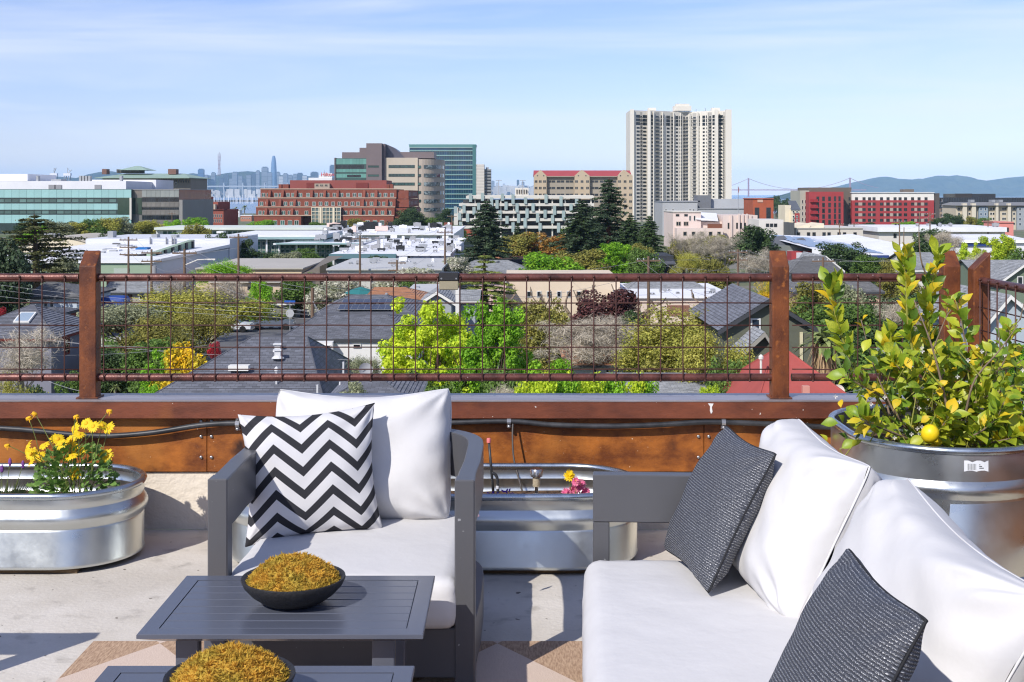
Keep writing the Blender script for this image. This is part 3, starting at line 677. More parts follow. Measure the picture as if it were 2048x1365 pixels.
# ================================================================== small things in the tanks
leafg = M('daisy leaf', (96, 136, 58), .6, var=.3, scale=30, rgb2=(136, 166, 84), trans=.25)
yel = M('yellow petal', (248, 214, 34), .6, var=.08, scale=20, trans=.3); yelc = M('flower centre', (238, 182, 30), .8, var=.2, scale=200)
orange_bud = M('spent flower', (236, 176, 30), .8, var=.2, scale=60)
stemm = M('flower stem', (110, 120, 60), .7)
def rot_to(d): return Vector((0, 0, 1)).rotation_difference(Vector(d).normalized())
def daisy_mesh(n, r, mats, cr_=.35, droop=.12, seed=0):
    b = MB(); rr = random.Random(seed)
    for k in range(n):
        a = 2 * math.pi * k / n + rr.uniform(-.1, .1); c_, s_ = math.cos(a), math.sin(a); w = r * .16; L_ = r * rr.uniform(.88, 1.05); dz = -droop * r * rr.uniform(.3, 1.6)
        def q(t, o, z): return (c_ * t - s_ * o, s_ * t + c_ * o, z)
        b.add([q(r * .2, -w * .5, 0), q(r * .2, w * .5, 0), q(L_ * .65, w, dz * .2 + .0015), q(L_, w * .35, dz), q(L_, -w * .35, dz), q(L_ * .65, -w, dz * .2 + .0015)], [(0, 1, 2, 5), (5, 2, 3, 4)], 0)
    b.lathe([(0, r * .16), (r * cr_ * .6, r * .14), (r * cr_, .0), (r * cr_ * .8, -.004)], 12, 1)
    return b.mesh('flower', mats, True)
# daisy bush
rr = random.Random(12); DY = 5.42
db = thing('daisy_plant', 'bushy plant with yellow daisies in the low tank', 'plant', (WX(150, DY), DY, .2))
fl_px = [(172, 847, 1), (150, 857, 1), (186, 853, 1), (205, 851, 1), (217, 856, 1), (158, 869, 1), (115, 878, 1), (142, 881, 1), (122, 889, 1), (133, 886, 1), (88, 891, 1), (55, 894, 1), (63, 901, 1), (62, 908, 1), (79, 913, 1), (145, 899, 1), (152, 902, 1), (163, 901, 1), (142, 913, 1), (212, 911, 1), (62, 925, 1), (148, 948, 1), (57, 835, 0), (70, 827, 0), (152, 832, 0), (219, 821, 0), (14, 890, 0)]
dm = [daisy_mesh(17, .029, [yel, yelc], seed=k) for k in range(3)]; bud = daisy_mesh(14, .015, [orange_bud, orange_bud], .8, .9, 9)
sb = MB()
for k, (px, py, full) in enumerate(fl_px):
    y = DY + rr.uniform(-.12, .1); p = P(px, py, y) - db.location
    base = Vector((rr.uniform(-.07, .07) + p.x * .35, rr.uniform(-.06, .06) + p.y * .3, .02 + max(0, p.z * .45)))
    sb.tube(catmull([base * .2, base, (base + p) / 2 + Vector((0, 0, .01)), p], 3), .0016, 5, cap=False)
    d = Vector((rr.gauss(-.25, .4), rr.gauss(-.75, .35), rr.uniform(.3, 1.0))) if full else Vector((rr.gauss(0, .3), -.2, 1))
    o = put('flower', dm[k % 3] if full else bud, db, p, rot_to(d).to_euler(), (rr.uniform(.85, 1.15),) * 3)
sb.build('stem', stemm, db, True)
lb = MB()
for k in range(780):
    a = rr.uniform(0, 6.283); q = rr.random() ** .5; hz = rr.uniform(.0, .27)
    rad = (.12 * (1 - ((hz - .1) / .24) ** 2)) * q + .012
    p = Vector((math.cos(a) * rad * 1.25, math.sin(a) * rad, hz - .005 + (1 - q) * .04)); d = Vector((math.cos(a), math.sin(a), rr.uniform(-.3, 1.2))).normalized(); L_ = rr.uniform(.022, .042); s_ = d.orthogonal().normalized() * L_ * .22; s_.rotate(rot_to(d)) if False else None
    m1 = p + d * L_ * .6
    n0 = d.cross(s_)
    lb.add([p, m1 + s_, p + d * L_ - n0 * .006, m1 - s_], [(0, 1, 2, 3)])
    for t_, sg in ((.35, 1), (.35, -1), (.65, 1), (.65, -1)):
        c_ = p + d * L_ * t_; lb.add([c_, c_ + d * L_ * .2 + s_ * sg * 1.5, c_ + d * L_ * .22], [(0, 1, 2)])
stuff(lb.build('foliage', leafg, db, False))
# lavender
lv = thing('lavender_plant', 'grey green lavender with purple heads at the edge of the daisy tank', 'plant', (WX(8, 5.45), 5.45, .2))
lb = MB(); lvm = M('lavender leaf', (126, 140, 96), .8, var=.25, scale=40, trans=.2); purple = M('lavender head', (120, 70, 140), .7, var=.3, scale=60)
for k in range(420):
    a = rr.uniform(0, 6.283); q = rr.random() ** .6 * .05; d = Vector((math.cos(a) * .75 * rr.random(), math.sin(a) * .6 * rr.random(), 1)).normalized(); L_ = rr.uniform(.05, .15)
    p = Vector((math.cos(a) * q * 1.3, math.sin(a) * q, 0)); s_ = d.orthogonal().normalized() * .0022
    lb.add([p - s_, p + s_, p + d * L_ * .6 + s_, p + d * L_ + Vector((d.x, d.y, 0)) * .02, p + d * L_ * .6 - s_], [(0, 1, 2, 4), (4, 2, 3)])
stuff(lb.build('foliage', lvm, lv))
for px, py in ((20, 925), (46, 930), (4, 938)):
    p = P(px, py, 5.42) - lv.location; b = MB(); b.tube([(p.x * .3, p.y * .3, .02), (p.x * .7, p.y, p.z * .6), p], .0014, 5); b.build('stem', stemm, lv)
    b = MB(); b.lathe([(0, -.018), (.006, -.012), (.008, 0), (.006, .012), (0, .02)], 8, c=p); b.build('flower', purple, lv)
# artificial flowers, pansy, sprinkler, stake lamp in the middle tank
pink = M('pink petal', (226, 96, 150), .6, var=.25, scale=60, rgb2=(240, 160, 180), trans=.25)
ff = thing('flower_bunch', 'bunch of pink and yellow artificial flowers in the tank behind the armchair', 'flowers', (WX(1150, 5.42), 5.42, .2))
for px, py, r_, m_ in ((1139, 953, .026, [yel, yelc]), (1147, 984, .03, [pink, pink]), (1160, 972, .028, [pink, yelc]), (1171, 988, .027, [pink, pink]), (1133, 988, .024, [pink, pink]), (1152, 965, .02, [pink, yelc])):
    p = P(px, py, 5.40 + rr.uniform(-.03, .03)) - ff.location
    for lay in range(3):
        o = put('flower', daisy_mesh(15, r_ * (1 - .2 * lay), m_, .2, -.5 * lay, lay), ff, p + Vector((0, 0, .004 * lay)), rot_to((rr.gauss(0, .3), -.9, .8)).to_euler())
    b = MB(); b.tube([(p.x * .3, p.y * .3, 0), p - Vector((0, 0, .012))], .002, 5); b.build('stem', stemm, ff)
b = MB()
for k in range(16):
    a = rr.uniform(0, 6.28); p = Vector((rr.uniform(-.04, .04), rr.uniform(-.03, .03), rr.uniform(.03, .09))); d = Vector((math.cos(a), math.sin(a), .5)) * .03; s_ = d.cross(Vector((0, 0, 1))).normalized() * .009; b.add([p, p + d * .5 + s_, p + d, p + d * .5 - s_], [(0, 1, 2, 3)])
stuff(b.build('foliage', leafg, ff))
pv = M('pansy purple', (84, 36, 150), .6, var=.3, scale=60, trans=.2)
for px, lab in ((1018, 'purple pansy peeping over the tank rim beside the stake lamp'), (985, 'purple pansy at the foot of the sprinkler riser')):
    pa = thing('pansy', lab, 'flower', (WX(px, 5.36), 5.36, .2))
    for k in range(3):
        put('flower', daisy_mesh(5, .024, [pv, yelc], .16, .1, k), pa, (rr.uniform(-.02, .02), 0, .085 + rr.uniform(0, .02)), rot_to((rr.gauss(0, .3), -1, .6)).to_euler())
    b = MB()
    for k in range(9):
        a = rr.uniform(0, 6.28); d = Vector((math.cos(a), math.sin(a), .9)) * .05; s_ = Vector((-d.y, d.x, 0)).normalized() * .012; b.add([(0, 0, .04), d * .6 + s_ + Vector((0, 0, .04)), d + Vector((0, 0, .045)), d * .6 - s_ + Vector((0, 0, .04))], [(0, 1, 2, 3)])
    stuff(b.build('foliage', leafg, pa))
sp_ = thing('sprinkler_riser', 'black drip riser with pink cap standing in the tank', 'sprinkler', (WX(988, 5.5), 5.5, .2))
def lp(px, py, root): return P(px, py, root.location.y) - root.location
b = MB(); b.tube([lp(978, 886, sp_), lp(983, 945, sp_), lp(988, 1000, sp_)], .0055, 8); b.build('riser', PIPE, sp_, True)
b = MB(); b.tube(catmull([lp(984, 946, sp_), lp(991, 950, sp_), lp(995, 962, sp_), lp(996, 1000, sp_)], 4), .0065, 8); b.build('elbow', PIPE, sp_, True)
b = MB(); p = lp(977.5, 882, sp_); b.lathe([(0, -.008), (.009, -.008), (.009, .008), (.007, .011), (0, .011)], 12, c=p); b.build('cap', M('pink cap', (222, 120, 118), .5), sp_, True, angle=40)
b = MB(); p = lp(994.5, 975, sp_); b.bbox(p.x - .006, p.y - .008, p.z - .007, p.x + .006, p.y - .002, p.z + .007, .001); b.build('tape', M('white tape', (215, 215, 220), .6), sp_)
sl_ = thing('stake_lamp', 'stainless solar stake lamp in the middle of the tank', 'lamp', (WX(1073, 5.5), 5.5, .2))
ss_ = M('brushed stainless', (205, 198, 190), .25, metal=1)
z_ = lp(1073, 995, sl_).z
b = MB(); b.lathe([(.008, -.12), (.008, .045)], 14, c=(0, 0, z_ + .0)); b.build('stake', ss_, sl_, True)
b = MB(); b.lathe([(0, .045), (.016, .047), (.0165, .088), (0, .09)], 18, c=(0, 0, z_)); b.build('lens', M('ribbed lamp lens', (216, 200, 170), .2, spec=.6, trans=.35, bump=.4, bscale=120), sl_, True, angle=40)
b = MB(); b.lathe([(.024, .088), (.0265, .09), (.0265, .118), (.024, .121), (0, .122)], 24, c=(0, 0, z_)); b.build('cap', ss_, sl_, True, angle=40)
# weeds behind the coping
wm = M('weed sprig', (120, 140, 50), .7, var=.3, scale=40, rgb2=(170, 170, 80), trans=.25)
for px, py, lab in ((755, 800, 'small green weed sprig sprouting behind the coping by the white cushion'), (802, 790, 'second weed sprig with two shoots behind the coping')):
    wd = thing('weed', lab, 'weed', (WX(px, 6.13), 6.13, .45)); b = MB()
    for q in range(4):
        top = Vector((rr.uniform(-.05, .06), 0, WZ(py, 6.13) - .45 + rr.uniform(-.02, .02)))
        b.tube([(0, 0, 0), top * .6, top], .0022, 4)
        for k in range(34):
            a = rr.uniform(0, 6.28); t_ = rr.uniform(.55, 1); p = top * t_; d = Vector((math.cos(a), math.sin(a), .9)).normalized() * .02; s_ = Vector((-d.y, d.x, 0)).normalized() * .0025
            b.add([p, p + d * .5 + s_, p + d, p + d * .5 - s_], [(0, 1, 2, 3)])
    stuff(b.build('foliage', wm, wd))

# ================================================================== lemon tree in the tall tank
lt = thing('lemon_tree', 'straggly lemon tree with yellowing leaves and one ripe lemon', 'tree', (1.66, 5.14, .5))
def lemon_leaf(seed, curl, fold):
    b = MB(); n = 6; vs = []; prof = [.10, .62, .95, 1.0, .78, .40, .03]
    for i in range(n + 1):
        t_ = i / n; w = .25 * prof[i]; z = curl * (t_ - t_ * t_ * 1.2)
        vs += [(-w, t_, z + fold * w), (0, t_, z), (w, t_, z + fold * w)]
    b.add(vs, [(i * 3 + j, i * 3 + j + 1, i * 3 + j + 4, i * 3 + j + 3) for i in range(n) for j in range(2)])
    b.add([(-.012, -.16, 0), (.012, -.16, 0), (.012, .02, 0), (-.012, .02, 0)], [(0, 1, 2, 3)])
    return b.v, b.f
LM = [M('lemon leaf green', (146, 166, 46), .42, var=.18, scale=6, rgb2=(108, 140, 42), trans=.33, spec=.45, rnd=.18, c2pos=(.4, .65)),
      M('lemon leaf yellow green', (192, 196, 58), .42, var=.15, scale=6, rgb2=(140, 158, 44), trans=.36, spec=.45, rnd=.15),
      M('lemon leaf yellow', (234, 196, 40), .5, var=.12, scale=8, rgb2=(196, 190, 60), trans=.36, rnd=.12),
      M('lemon leaf deep green', (70, 100, 34), .4, var=.2, scale=6, rgb2=(98, 126, 44), trans=.28, spec=.45, rnd=.18)]
leafmesh = []
for k, (cu, fo) in enumerate(((.35, .55), (-.35, .4), (.6, .8))):
    vs, fs = lemon_leaf(k, cu, fo); row = []
    for m_ in LM:
        me = bpy.data.meshes.new('leaf'); me.from_pydata(vs, [], fs); me.materials.append(m_); me.polygons.foreach_set('use_smooth', [True] * len(me.polygons)); row.append(me)
    leafmesh.append(row)
bark = M('lemon bark', (128, 110, 92), .85, var=.25, scale=20, bump=.3, bscale=60); twig = M('lemon young twig', (140, 140, 60), .7, var=.2, scale=20)
rr = random.Random(77)
LB = [  # path in photo pixels with depth, leafiness along it, radius, kind (0 leafy upright, 1 ordinary, 2 bare)
    ([(1800, 900, 5.10), (1762, 810, 5.06), (1712, 735, 5.04), (1682, 670, 5.03), (1664, 600, 5.02), (1662, 562, 5.02)], .45, 30, .008, 0),
    ([(1825, 900, 5.12), (1838, 800, 5.12), (1828, 720, 5.10), (1815, 640, 5.08), (1812, 560, 5.08), (1805, 505, 5.08)], .35, 42, .009, 0),
    ([(1840, 900, 5.15), (1862, 780, 5.17), (1858, 690, 5.18), (1856, 620, 5.18), (1866, 560, 5.18), (1880, 505, 5.18)], .35, 38, .009, 0),
    ([(1856, 560, 5.18), (1842, 520, 5.16), (1838, 470, 5.16), (1839, 425, 5.16)], .9, 0, .004, 2),
    ([(1815, 560, 5.08), (1808, 500, 5.08), (1808, 455, 5.08)], .8, 0, .004, 2),
    ([(1870, 900, 5.10), (1905, 800, 5.06), (1935, 740, 5.05), (1926, 660, 5.05), (1912, 600, 5.05)], .4, 20, .007, 1),
    ([(1900, 900, 5.2), (1935, 800, 5.22), (1960, 740, 5.22), (1990, 690, 5.22), (2040, 640, 5.2)], .5, 9, .006, 2),
    ([(1960, 740, 5.22), (1920, 700, 5.18), (1895, 640, 5.18), (1900, 590, 5.18)], .4, 10, .004, 2),
    ([(1815, 860, 5.0), (1770, 800, 4.96), (1720, 770, 4.93), (1690, 750, 4.92)], .3, 16, .006, 1),
    ([(1850, 880, 5.0), (1900, 840, 4.95), (1960, 800, 4.92), (2030, 770, 4.9)], .15, 34, .007, 1),
    ([(1890, 890, 5.05), (1960, 860, 5.0), (2020, 840, 4.95), (2075, 810, 4.9)], .1, 38, .007, 1),
    ([(1860, 880, 5.2), (1890, 790, 5.25), (1880, 720, 5.27), (1850, 680, 5.28)], .2, 30, .006, 1),
    ([(1880, 880, 5.15), (1960, 780, 5.2), (2010, 720, 5.2), (2020, 660, 5.2)], .25, 26, .006, 1),
    ([(1790, 880, 5.1), (1765, 760, 5.18), (1770, 700, 5.2), (1785, 670, 5.2)], .35, 22, .005, 1),
    ([(1820, 880, 4.9), (1760, 855, 4.82), (1735, 845, 4.79), (1722, 838, 4.78)], .35, 14, .005, 1),
    ([(1860, 890, 4.95), (1880, 860, 4.82), (1900, 830, 4.78)], .2, 26, .005, 1),
    ([(1900, 890, 4.95), (1950, 870, 4.8), (1990, 840, 4.76), (2010, 800, 4.76)], .2, 30, .005, 1),
    ([(1950, 890, 4.9), (2010, 880, 4.78), (2060, 860, 4.76)], .1, 26, .005, 1),
    ([(1850, 870, 5.1), (1830, 800, 5.0), (1800, 740, 4.98), (1780, 720, 4.98)], .2, 26, .006, 1),
    ([(1870, 870, 5.1), (1870, 800, 4.98), (1890, 740, 4.96), (1900, 700, 4.96)], .2, 28, .006, 1),
    ([(1900, 880, 5.1), (1925, 840, 5.0), (1950, 770, 4.98), (1975, 700, 4.98)], .25, 24, .006, 1),
    ([(2040, 640, 5.2), (2050, 600, 5.2)], .9, 0, .003, 2), ([(1975, 715, 5.22), (2010, 740, 5.2), (2045, 720, 5.2)], .6, 3, .003, 2),
    ([(1720, 770, 4.93), (1690, 700, 4.95)], .6, 6, .003, 2),
    ([(1900, 840, 4.85), (1866, 700, 4.84), (1828, 600, 4.86)], .9, 0, .006, 2), ([(1866, 700, 4.84), (1890, 640, 4.82), (1902, 620, 4.82)], .9, 0, .003, 2), ([(1930, 830, 4.86), (1950, 760, 4.82), (2000, 700, 4.82), (2036, 650, 4.84)], .9, 1, .005, 2), ([(2000, 700, 4.82), (1996, 640, 4.84)], .9, 0, .0025, 2), ([(1790, 830, 4.9), (1750, 740, 4.9), (1722, 640, 4.9)], .9, 2, .004, 2),
]
leaves = []
for path, start, cnt, r_, kind in LB:
    pp = catmull([P(*q) - lt.location for q in path], 6); k = len(pp)
    b = MB(); b.tube(pp, [max(.0018, r_ * (1 - .8 * i / k)) for i in range(k)], 7); b.build('branch', bark if kind else twig, lt, True)
    for c_ in range(int(cnt * 1.5)):
        t_ = start + (1 - start) * (c_ + rr.random()) / max(cnt * 1.5, 1); t_ = min(t_, 1); i = min(int(t_ * (k - 1)), k - 2); p = pp[i].lerp(pp[i + 1], rr.random()); d = (pp[i + 1] - pp[i]).normalized()
        a = c_ * 2.4 + rr.uniform(-.4, .4); o1 = d.orthogonal().normalized(); o1.rotate(Matrix.Rotation(a, 3, d))
        ld = (d * (.9 if kind == 0 else .45) + o1 * rr.uniform(.6, 1.1) + Vector((0, -.12, .25))).normalized()
        leaves.append((p + o1 * .004, ld, rr.uniform(.044, .076) if kind != 2 else rr.uniform(.03, .05), o1))
for _ in range(620):      # inner leaves and side twigs of the crown
    p = P(rr.gauss(1895, 95), 900 - 200 * rr.random() ** 1.25, rr.uniform(4.8, 5.35)) - lt.location
    a = rr.uniform(0, 6.28); ld = Vector((math.cos(a), math.sin(a) - .2, rr.uniform(-.1, 1.1))).normalized(); leaves.append((p, ld, rr.uniform(.038, .068), ld.orthogonal().normalized()))
    if _ % 4 == 0:
        q = p + Vector((rr.uniform(-.08, .08), rr.uniform(-.06, .06), rr.uniform(-.12, -.06))); b = MB(); b.tube([q, p], [.0025, .0015], 5); b.build('branch', twig, lt)
rr.shuffle(leaves)
rest = MB(); fi = 0
for i, (p, ld, L_, side) in enumerate(leaves):
    yv = ld; xv = yv.cross(Vector((rr.gauss(0, .5), -.6 + rr.gauss(0, .4), .8))).normalized(); zv = xv.cross(yv)
    mt = Matrix((xv * L_ * rr.uniform(.95, 1.35), yv * L_, zv * L_)).transposed().to_4x4(); mt.translation = p + yv * L_ * .14
    pick = rr.random(); mi = 0 if pick < .34 else 1 if pick < .74 else 2 if pick < .88 else 3
    if i < 296:
        o = put('leaf', leafmesh[i % 3][mi], lt); o.matrix_basis = mt
    else:
        vs, fs = lemon_leaf(0, .25, .5); rest.add([mt @ Vector(v) for v in vs], fs, mi)
stuff(rest.build('foliage', LM, lt, True))
lem = M('ripe lemon', (240, 206, 24), .4, var=.05, scale=10, bump=.25, bscale=160, bdist=.002, spec=.5)
b = MB(); b.lathe([(0, -.040), (.006, -.038), (.012, -.034), (.024, -.024), (.031, -.010), (.0325, .003), (.029, .017), (.02, .028), (.009, .034), (0, .036)], 24); lemo = b.mesh('lemon', lem, True)
put('lemon', lemo, lt, P(1860, 868, 4.72) - lt.location, (R(25), R(15), 0))
put('lemon', lemo, lt, P(2034, 842, 4.85) - lt.location, (R(-35), R(60), 0), (.62, .62, .7))
b = MB(); b.tube([P(1860, 868, 4.72) - lt.location + Vector((0, 0, .03)), P(1872, 830, 4.8) - lt.location], .0025, 6); b.build('branch', twig, lt)
b = MB(); wht = M('lemon blossom', (236, 230, 222), .7, trans=.3)
for _ in range(60):
    p = P(rr.gauss(1880, 80), rr.uniform(690, 880), rr.uniform(4.8, 5.1)) - lt.location
    for k in range(4):
        a = k * 1.57; d = Vector((math.cos(a), -.4, math.sin(a))) * .009; s_ = Vector((-math.sin(a), 0, math.cos(a))) * .003; b.add([p, p + d * .6 + s_, p + d, p + d * .6 - s_], [(0, 1, 2, 3)])
stuff(b.build('blossom', wht, lt))
# ================================================================== land, water, hills
asph = M('town ground', (124, 120, 108), .95, var=.2, scale=.05, rgb2=(92, 104, 64), c2pos=(.42, .52), detail=8)
seam_ = M('bay water', (74, 104, 136), .22, var=.12, scale=.004, bump=.25, bscale=.12, bdist=.6, spec=.5, stretch=(.3, 1, 1))
b = MB(); ys = [-400, 20, 60, 100, 150, 200, 300, 450, 560, 700, 980, 1400, 2100]
for y in ys: b.v += [(-2600, y, zg(y)), (2600, y, zg(y))]
b.f = [(2 * i, 2 * i + 1, 2 * i + 3, 2 * i + 2) for i in range(len(ys) - 1)]; b.m = [0] * len(b.f)
b.add([(-2600, -400, -12), (2600, -400, -12), (2600, -400, -30), (-2600, -400, -30)], [(0, 1, 2, 3)])
struct(b.build('ground', asph), 'flat town ground stretching to the bay shore')
b = MB(); b.quad((-16000, 1500, -24.7), (16000, 1500, -24.7), (16000, 24000, -24.7), (-16000, 24000, -24.7)); struct(b.build('water', seam_), 'blue grey bay beyond the town')
b = MB(); b.quad((-16000, -1500, -26), (16000, -1500, -26), (16000, 2002, -26), (-16000, 2002, -26)); struct(b.build('terrain', asph), 'low land around the town')
road_m = M('asphalt street', (98, 98, 100), .9, var=.12, scale=.6); walk_m = M('pavement concrete', (176, 170, 160), .9, var=.08, scale=.5); white_m = M('road paint', (215, 215, 210), .8)
b = MB(); b.quad((-120, 122, -11.99), (90, 122, -11.99), (90, 131, -11.99), (-120, 131, -11.99)); b.quad((-28.5, 95, -11.986), (-20.5, 95, -11.986), (-20.5, 158, -11.986), (-28.5, 158, -11.986)); struct(b.build('road', road_m), 'grey street junction between the houses')
b = MB()
for (x0, x1) in ((-120, -29), (-20, 90)):
    b.box(x0, 119.2, -12, x1, 122, -11.87); b.box(x0, 131, -12, x1, 133.6, -11.87)
struct(b.build('pavement', walk_m), 'pale pavements along the street')
b = MB()
for k in range(8): b.quad((-28 + k * .95, 131.4, -11.98), (-27.5 + k * .95, 131.4, -11.98), (-27.5 + k * .95, 134.2, -11.98), (-28 + k * .95, 134.2, -11.98))
struct(b.build('road_marking', white_m), 'white crosswalk bars on the street')

def ridge(name, label, pts, Yr, Yf, Yb, mat, zbase=-25, amp=14, seed=0, nx=150, ny=18):
    """hill chain whose crest follows heights measured in the photograph"""
    xs = [p[0] for p in pts]; zs = [WZ(p[1], Yr) for p in pts]; b = MB()
    for j in range(ny + 1):
        t = j / ny
        for i in range(nx + 1):
            px = xs[0] + (xs[-1] - xs[0]) * i / nx; zr = float(np.interp(px, xs, zs)); x = WX(px, Yr)
            if t < .65: q = t / .65; y = Yf + (Yr - Yf) * q; k = q ** 1.15
            else: q = (t - .65) / .35; y = Yr + (Yb - Yr) * q; k = 1 - q ** 1.5
            sp = vnoise(px * .045 + q * 1.2, q * 2.0, seed) + .6 * vnoise(px * .12 - q * 2, q * 5, seed + 3)
            z = zbase + max(zr - zbase, 1) * k + amp * sp * 4 * k * (1 - k) * (1 if t < .65 else .5)
            b.v.append((x, y + 120 * vnoise(px * .03, q * 3, seed + 1) * (1 if t < .6 else 0), z))
    w = nx + 1
    b.f = [(j * w + i, j * w + i + 1, (j + 1) * w + i + 1, (j + 1) * w + i) for j in range(ny) for i in range(nx)]; b.m = [0] * len(b.f)
    return struct(b.build(name, mat, None, True), label)
hill_m = M('scrub hills', (48, 62, 56), .95, var=.3, scale=.004, rgb2=(76, 84, 70), detail=8)
ridge('hills', 'blue headland hills across the bay', [(1690, 392), (1696, 380), (1701, 373), (1711, 365), (1731, 361), (1746, 358), (1761, 354), (1779, 353), (1796, 357), (1816, 358), (1831, 359), (1844, 357), (1861, 358), (1879, 351), (1894, 351), (1904, 352), (1919, 350), (1932, 352), (1944, 356), (1962, 360), (1977, 362), (1999, 359), (2024, 355), (2048, 353), (2100, 349), (2200, 347), (2330, 352)], 13000, 11800, 15000, hill_m, seed=2, amp=26)
ridge('hills', 'low hazy city hills behind the far skyline', [(-200, 360), (-60, 362), (60, 359), (110, 353), (150, 356), (185, 345), (215, 341), (232, 345), (262, 356), (330, 356), (380, 346), (420, 351), (455, 345), (490, 342), (520, 344), (560, 350), (600, 352), (640, 352), (760, 366), (900, 372), (1000, 372), (1040, 376), (1070, 372), (1130, 378), (1250, 386), (1300, 390)], 11500, 10400, 13000, hill_m, seed=5, amp=14)
ridge('hills', 'small wooded island strip below the bridge', [(1545, 395), (1565, 390), (1585, 384), (1600, 383), (1625, 386), (1655, 388), (1690, 390), (1720, 392)], 7000, 6800, 7300, M('wooded island', (52, 66, 44), .95, var=.3, scale=.02), seed=9, amp=3, nx=60, ny=10)
b = MB(); b.prism([(WX(395, 4200), 4200), (WX(520, 4200), 4200), (WX(520, 4300), 4300), (WX(395, 4300), 4300)], -25, -18.5); struct(b.build('breakwater', M('breakwater stone', (62, 60, 58), .95, var=.3, scale=.05)), 'dark breakwater strip in the bay')

# ================================================================== builders for buildings
FR = {}
def window_mesh(w, h, style):
    key = (round(w, 2), round(h, 2), style)
    if key in FR: return FR[key]
    fr, gl = {'white': ('window frame white', (206, 206, 202)), 'dark': ('window frame dark', (60, 60, 62)), 'beige': ('window frame beige', (170, 160, 142)), 'green': ('window frame green grey', (140, 150, 140)), 'red': ('window frame red brown', (120, 46, 34))}[style.split('/')[0]], style.split('/')[1]
    fm = M(fr[0], fr[1], .6); gm = GLASS[gl]
    t = min(.12, .12 * min(w, h) + .02); b = MB()
    b.box(-w / 2, -.07, -h / 2, -w / 2 + t, .0, h / 2); b.box(w / 2 - t, -.07, -h / 2, w / 2, .0, h / 2)
    b.box(-w / 2 + t, -.07, -h / 2, w / 2 - t, .0, -h / 2 + t); b.box(-w / 2 + t, -.07, h / 2 - t, w / 2 - t, .0, h / 2)
    if w > 1.1 and w > h * .7: b.box(-t / 2, -.055, -h / 2 + t, t / 2, -.01, h / 2 - t)
    b.quad((-w / 2 + t, -.02, -h / 2 + t), (w / 2 - t, -.02, -h / 2 + t), (w / 2 - t, -.02, h / 2 - t), (-w / 2 + t, -.02, h / 2 - t), 1)
    me = b.mesh('window', [fm, gm]); FR[key] = me; return me
GLASS = {'d': M('window glass dark', (34, 40, 46), .08, var=.25, scale=.4, spec=.6, rnd=.5), 'g': M('window glass green', (58, 92, 84), .08, var=.3, scale=.3, spec=.6, rnd=.5), 'b': M('window glass blue', (60, 78, 96), .06, var=.3, scale=.3, spec=.6, rnd=.5)}
class Bld:
    def __init__(s, name, label, cat, pxc, Y, rot=0.0, group=None):
        s.Y, s.X, s.Z = Y, WX(pxc, Y), zg(Y); s.root = thing(name, label, cat, (s.X, Y, s.Z), rot, group)
    def x(s, px, y=0): return WX(px, s.Y + y) - s.X
    def z(s, py, y=0): return WZ(py, s.Y + y) - s.Z
    def box(s, name, p0, p1, t, bt, d, mat, y=0.0, parent=None):
        b = MB(); z0 = -.6 if bt is None else s.z(bt, y)
        b.box(s.x(p0, y), y, z0, s.x(p1, y), y + d, s.z(t, y)); return b.build(name, mat, parent or s.root)
    def wins(s, pxs, pys, wpx, hpx, style='white/d', y=0.0, name='window', parent=None):
        k = (s.Y + y) / F; me = window_mesh(wpx * k, hpx * k, style)
        for py in pys:
            for px in pxs: put(name, me, parent or s.root, (s.x(px, y), y, s.z(py, y)))
    def side(s, x, us, pys, w, hpx, style='white/d', right=True, name='window'):
        me = window_mesh(w, hpx * s.Y / F, style)
        for py in pys:
            for u in us: put(name, me, s.root, (x, u, s.z(py)), (0, 0, R(90 if right else -90)))
    def grid(s, name, p0, p1, t, bt, nx, nz, mat, y=0.0, gap=.06, th=.06, every=1, skip=0):
        x0, x1, z0, z1 = s.x(p0, y), s.x(p1, y), s.z(bt, y), s.z(t, y); w, h = (x1 - x0) / nx, (z1 - z0) / nz
        b = MB(); b.box(-w / 2 + gap / 2, -th, -h / 2 + gap / 2, w / 2 - gap / 2, 0, h / 2 - gap / 2); me = b.mesh(name, mat)
        for i in range(nx):
            for j in range(nz): put(name, me, s.root, (x0 + w * (i + .5), y, z0 + h * (j + .5)))
def frange(a, b, n): return [a + (b - a) * k / (n - 1) for k in range(n)]
C_ = lambda n, c, r=.8, v=.06, sc=.15, **k: M(n, c, r, var=v, scale=sc, **k)
whitem = C_('white render', (224, 224, 226), .8); beigem = C_('beige render', (206, 192, 168)); greym = C_('grey cladding', (150, 150, 152)); dkm = C_('dark void', (26, 27, 29), .6)
roofw = C_('white membrane roof', (228, 228, 230), .75, .08, .2); concm = C_('precast concrete', (204, 200, 190)); metalm = C_('rooftop plant metal', (160, 162, 164), .5, .1, .6, metal=.3)
brickm = C_('red brick', (130, 74, 58), .9, .14, .6); teal = C_('pale teal glass panel', (150, 190, 188), .22, .06, .2, spec=.7, rnd=.06); tealdk = C_('deep green glass', (44, 66, 54), .1, .2, .2, spec=.7)
redroof = C_('red metal roof', (172, 72, 72), .6); redm = C_('crimson panel', (158, 58, 60), .7, .08, .3, rnd=.03); taupe = C_('taupe panel', (104, 94, 84), .75); cream = C_('cream render', (222, 210, 184)); pinkm = C_('pale pink render', (214, 196, 186)); salmon = C_('salmon render', (216, 138, 128))
grnroof = C_('green copper roof', (150, 172, 156), .6, .12, .3); seagrn = C_('sage green siding', (148, 168, 144), .8)
purp = C_('purple grey metal panel', (116, 104, 104), .55, .06, .3); stone = C_('pale stone cladding', (190, 178, 160)); glassdk = GLASS['d']; glassb = GLASS['b']; glassg = GLASS['g']

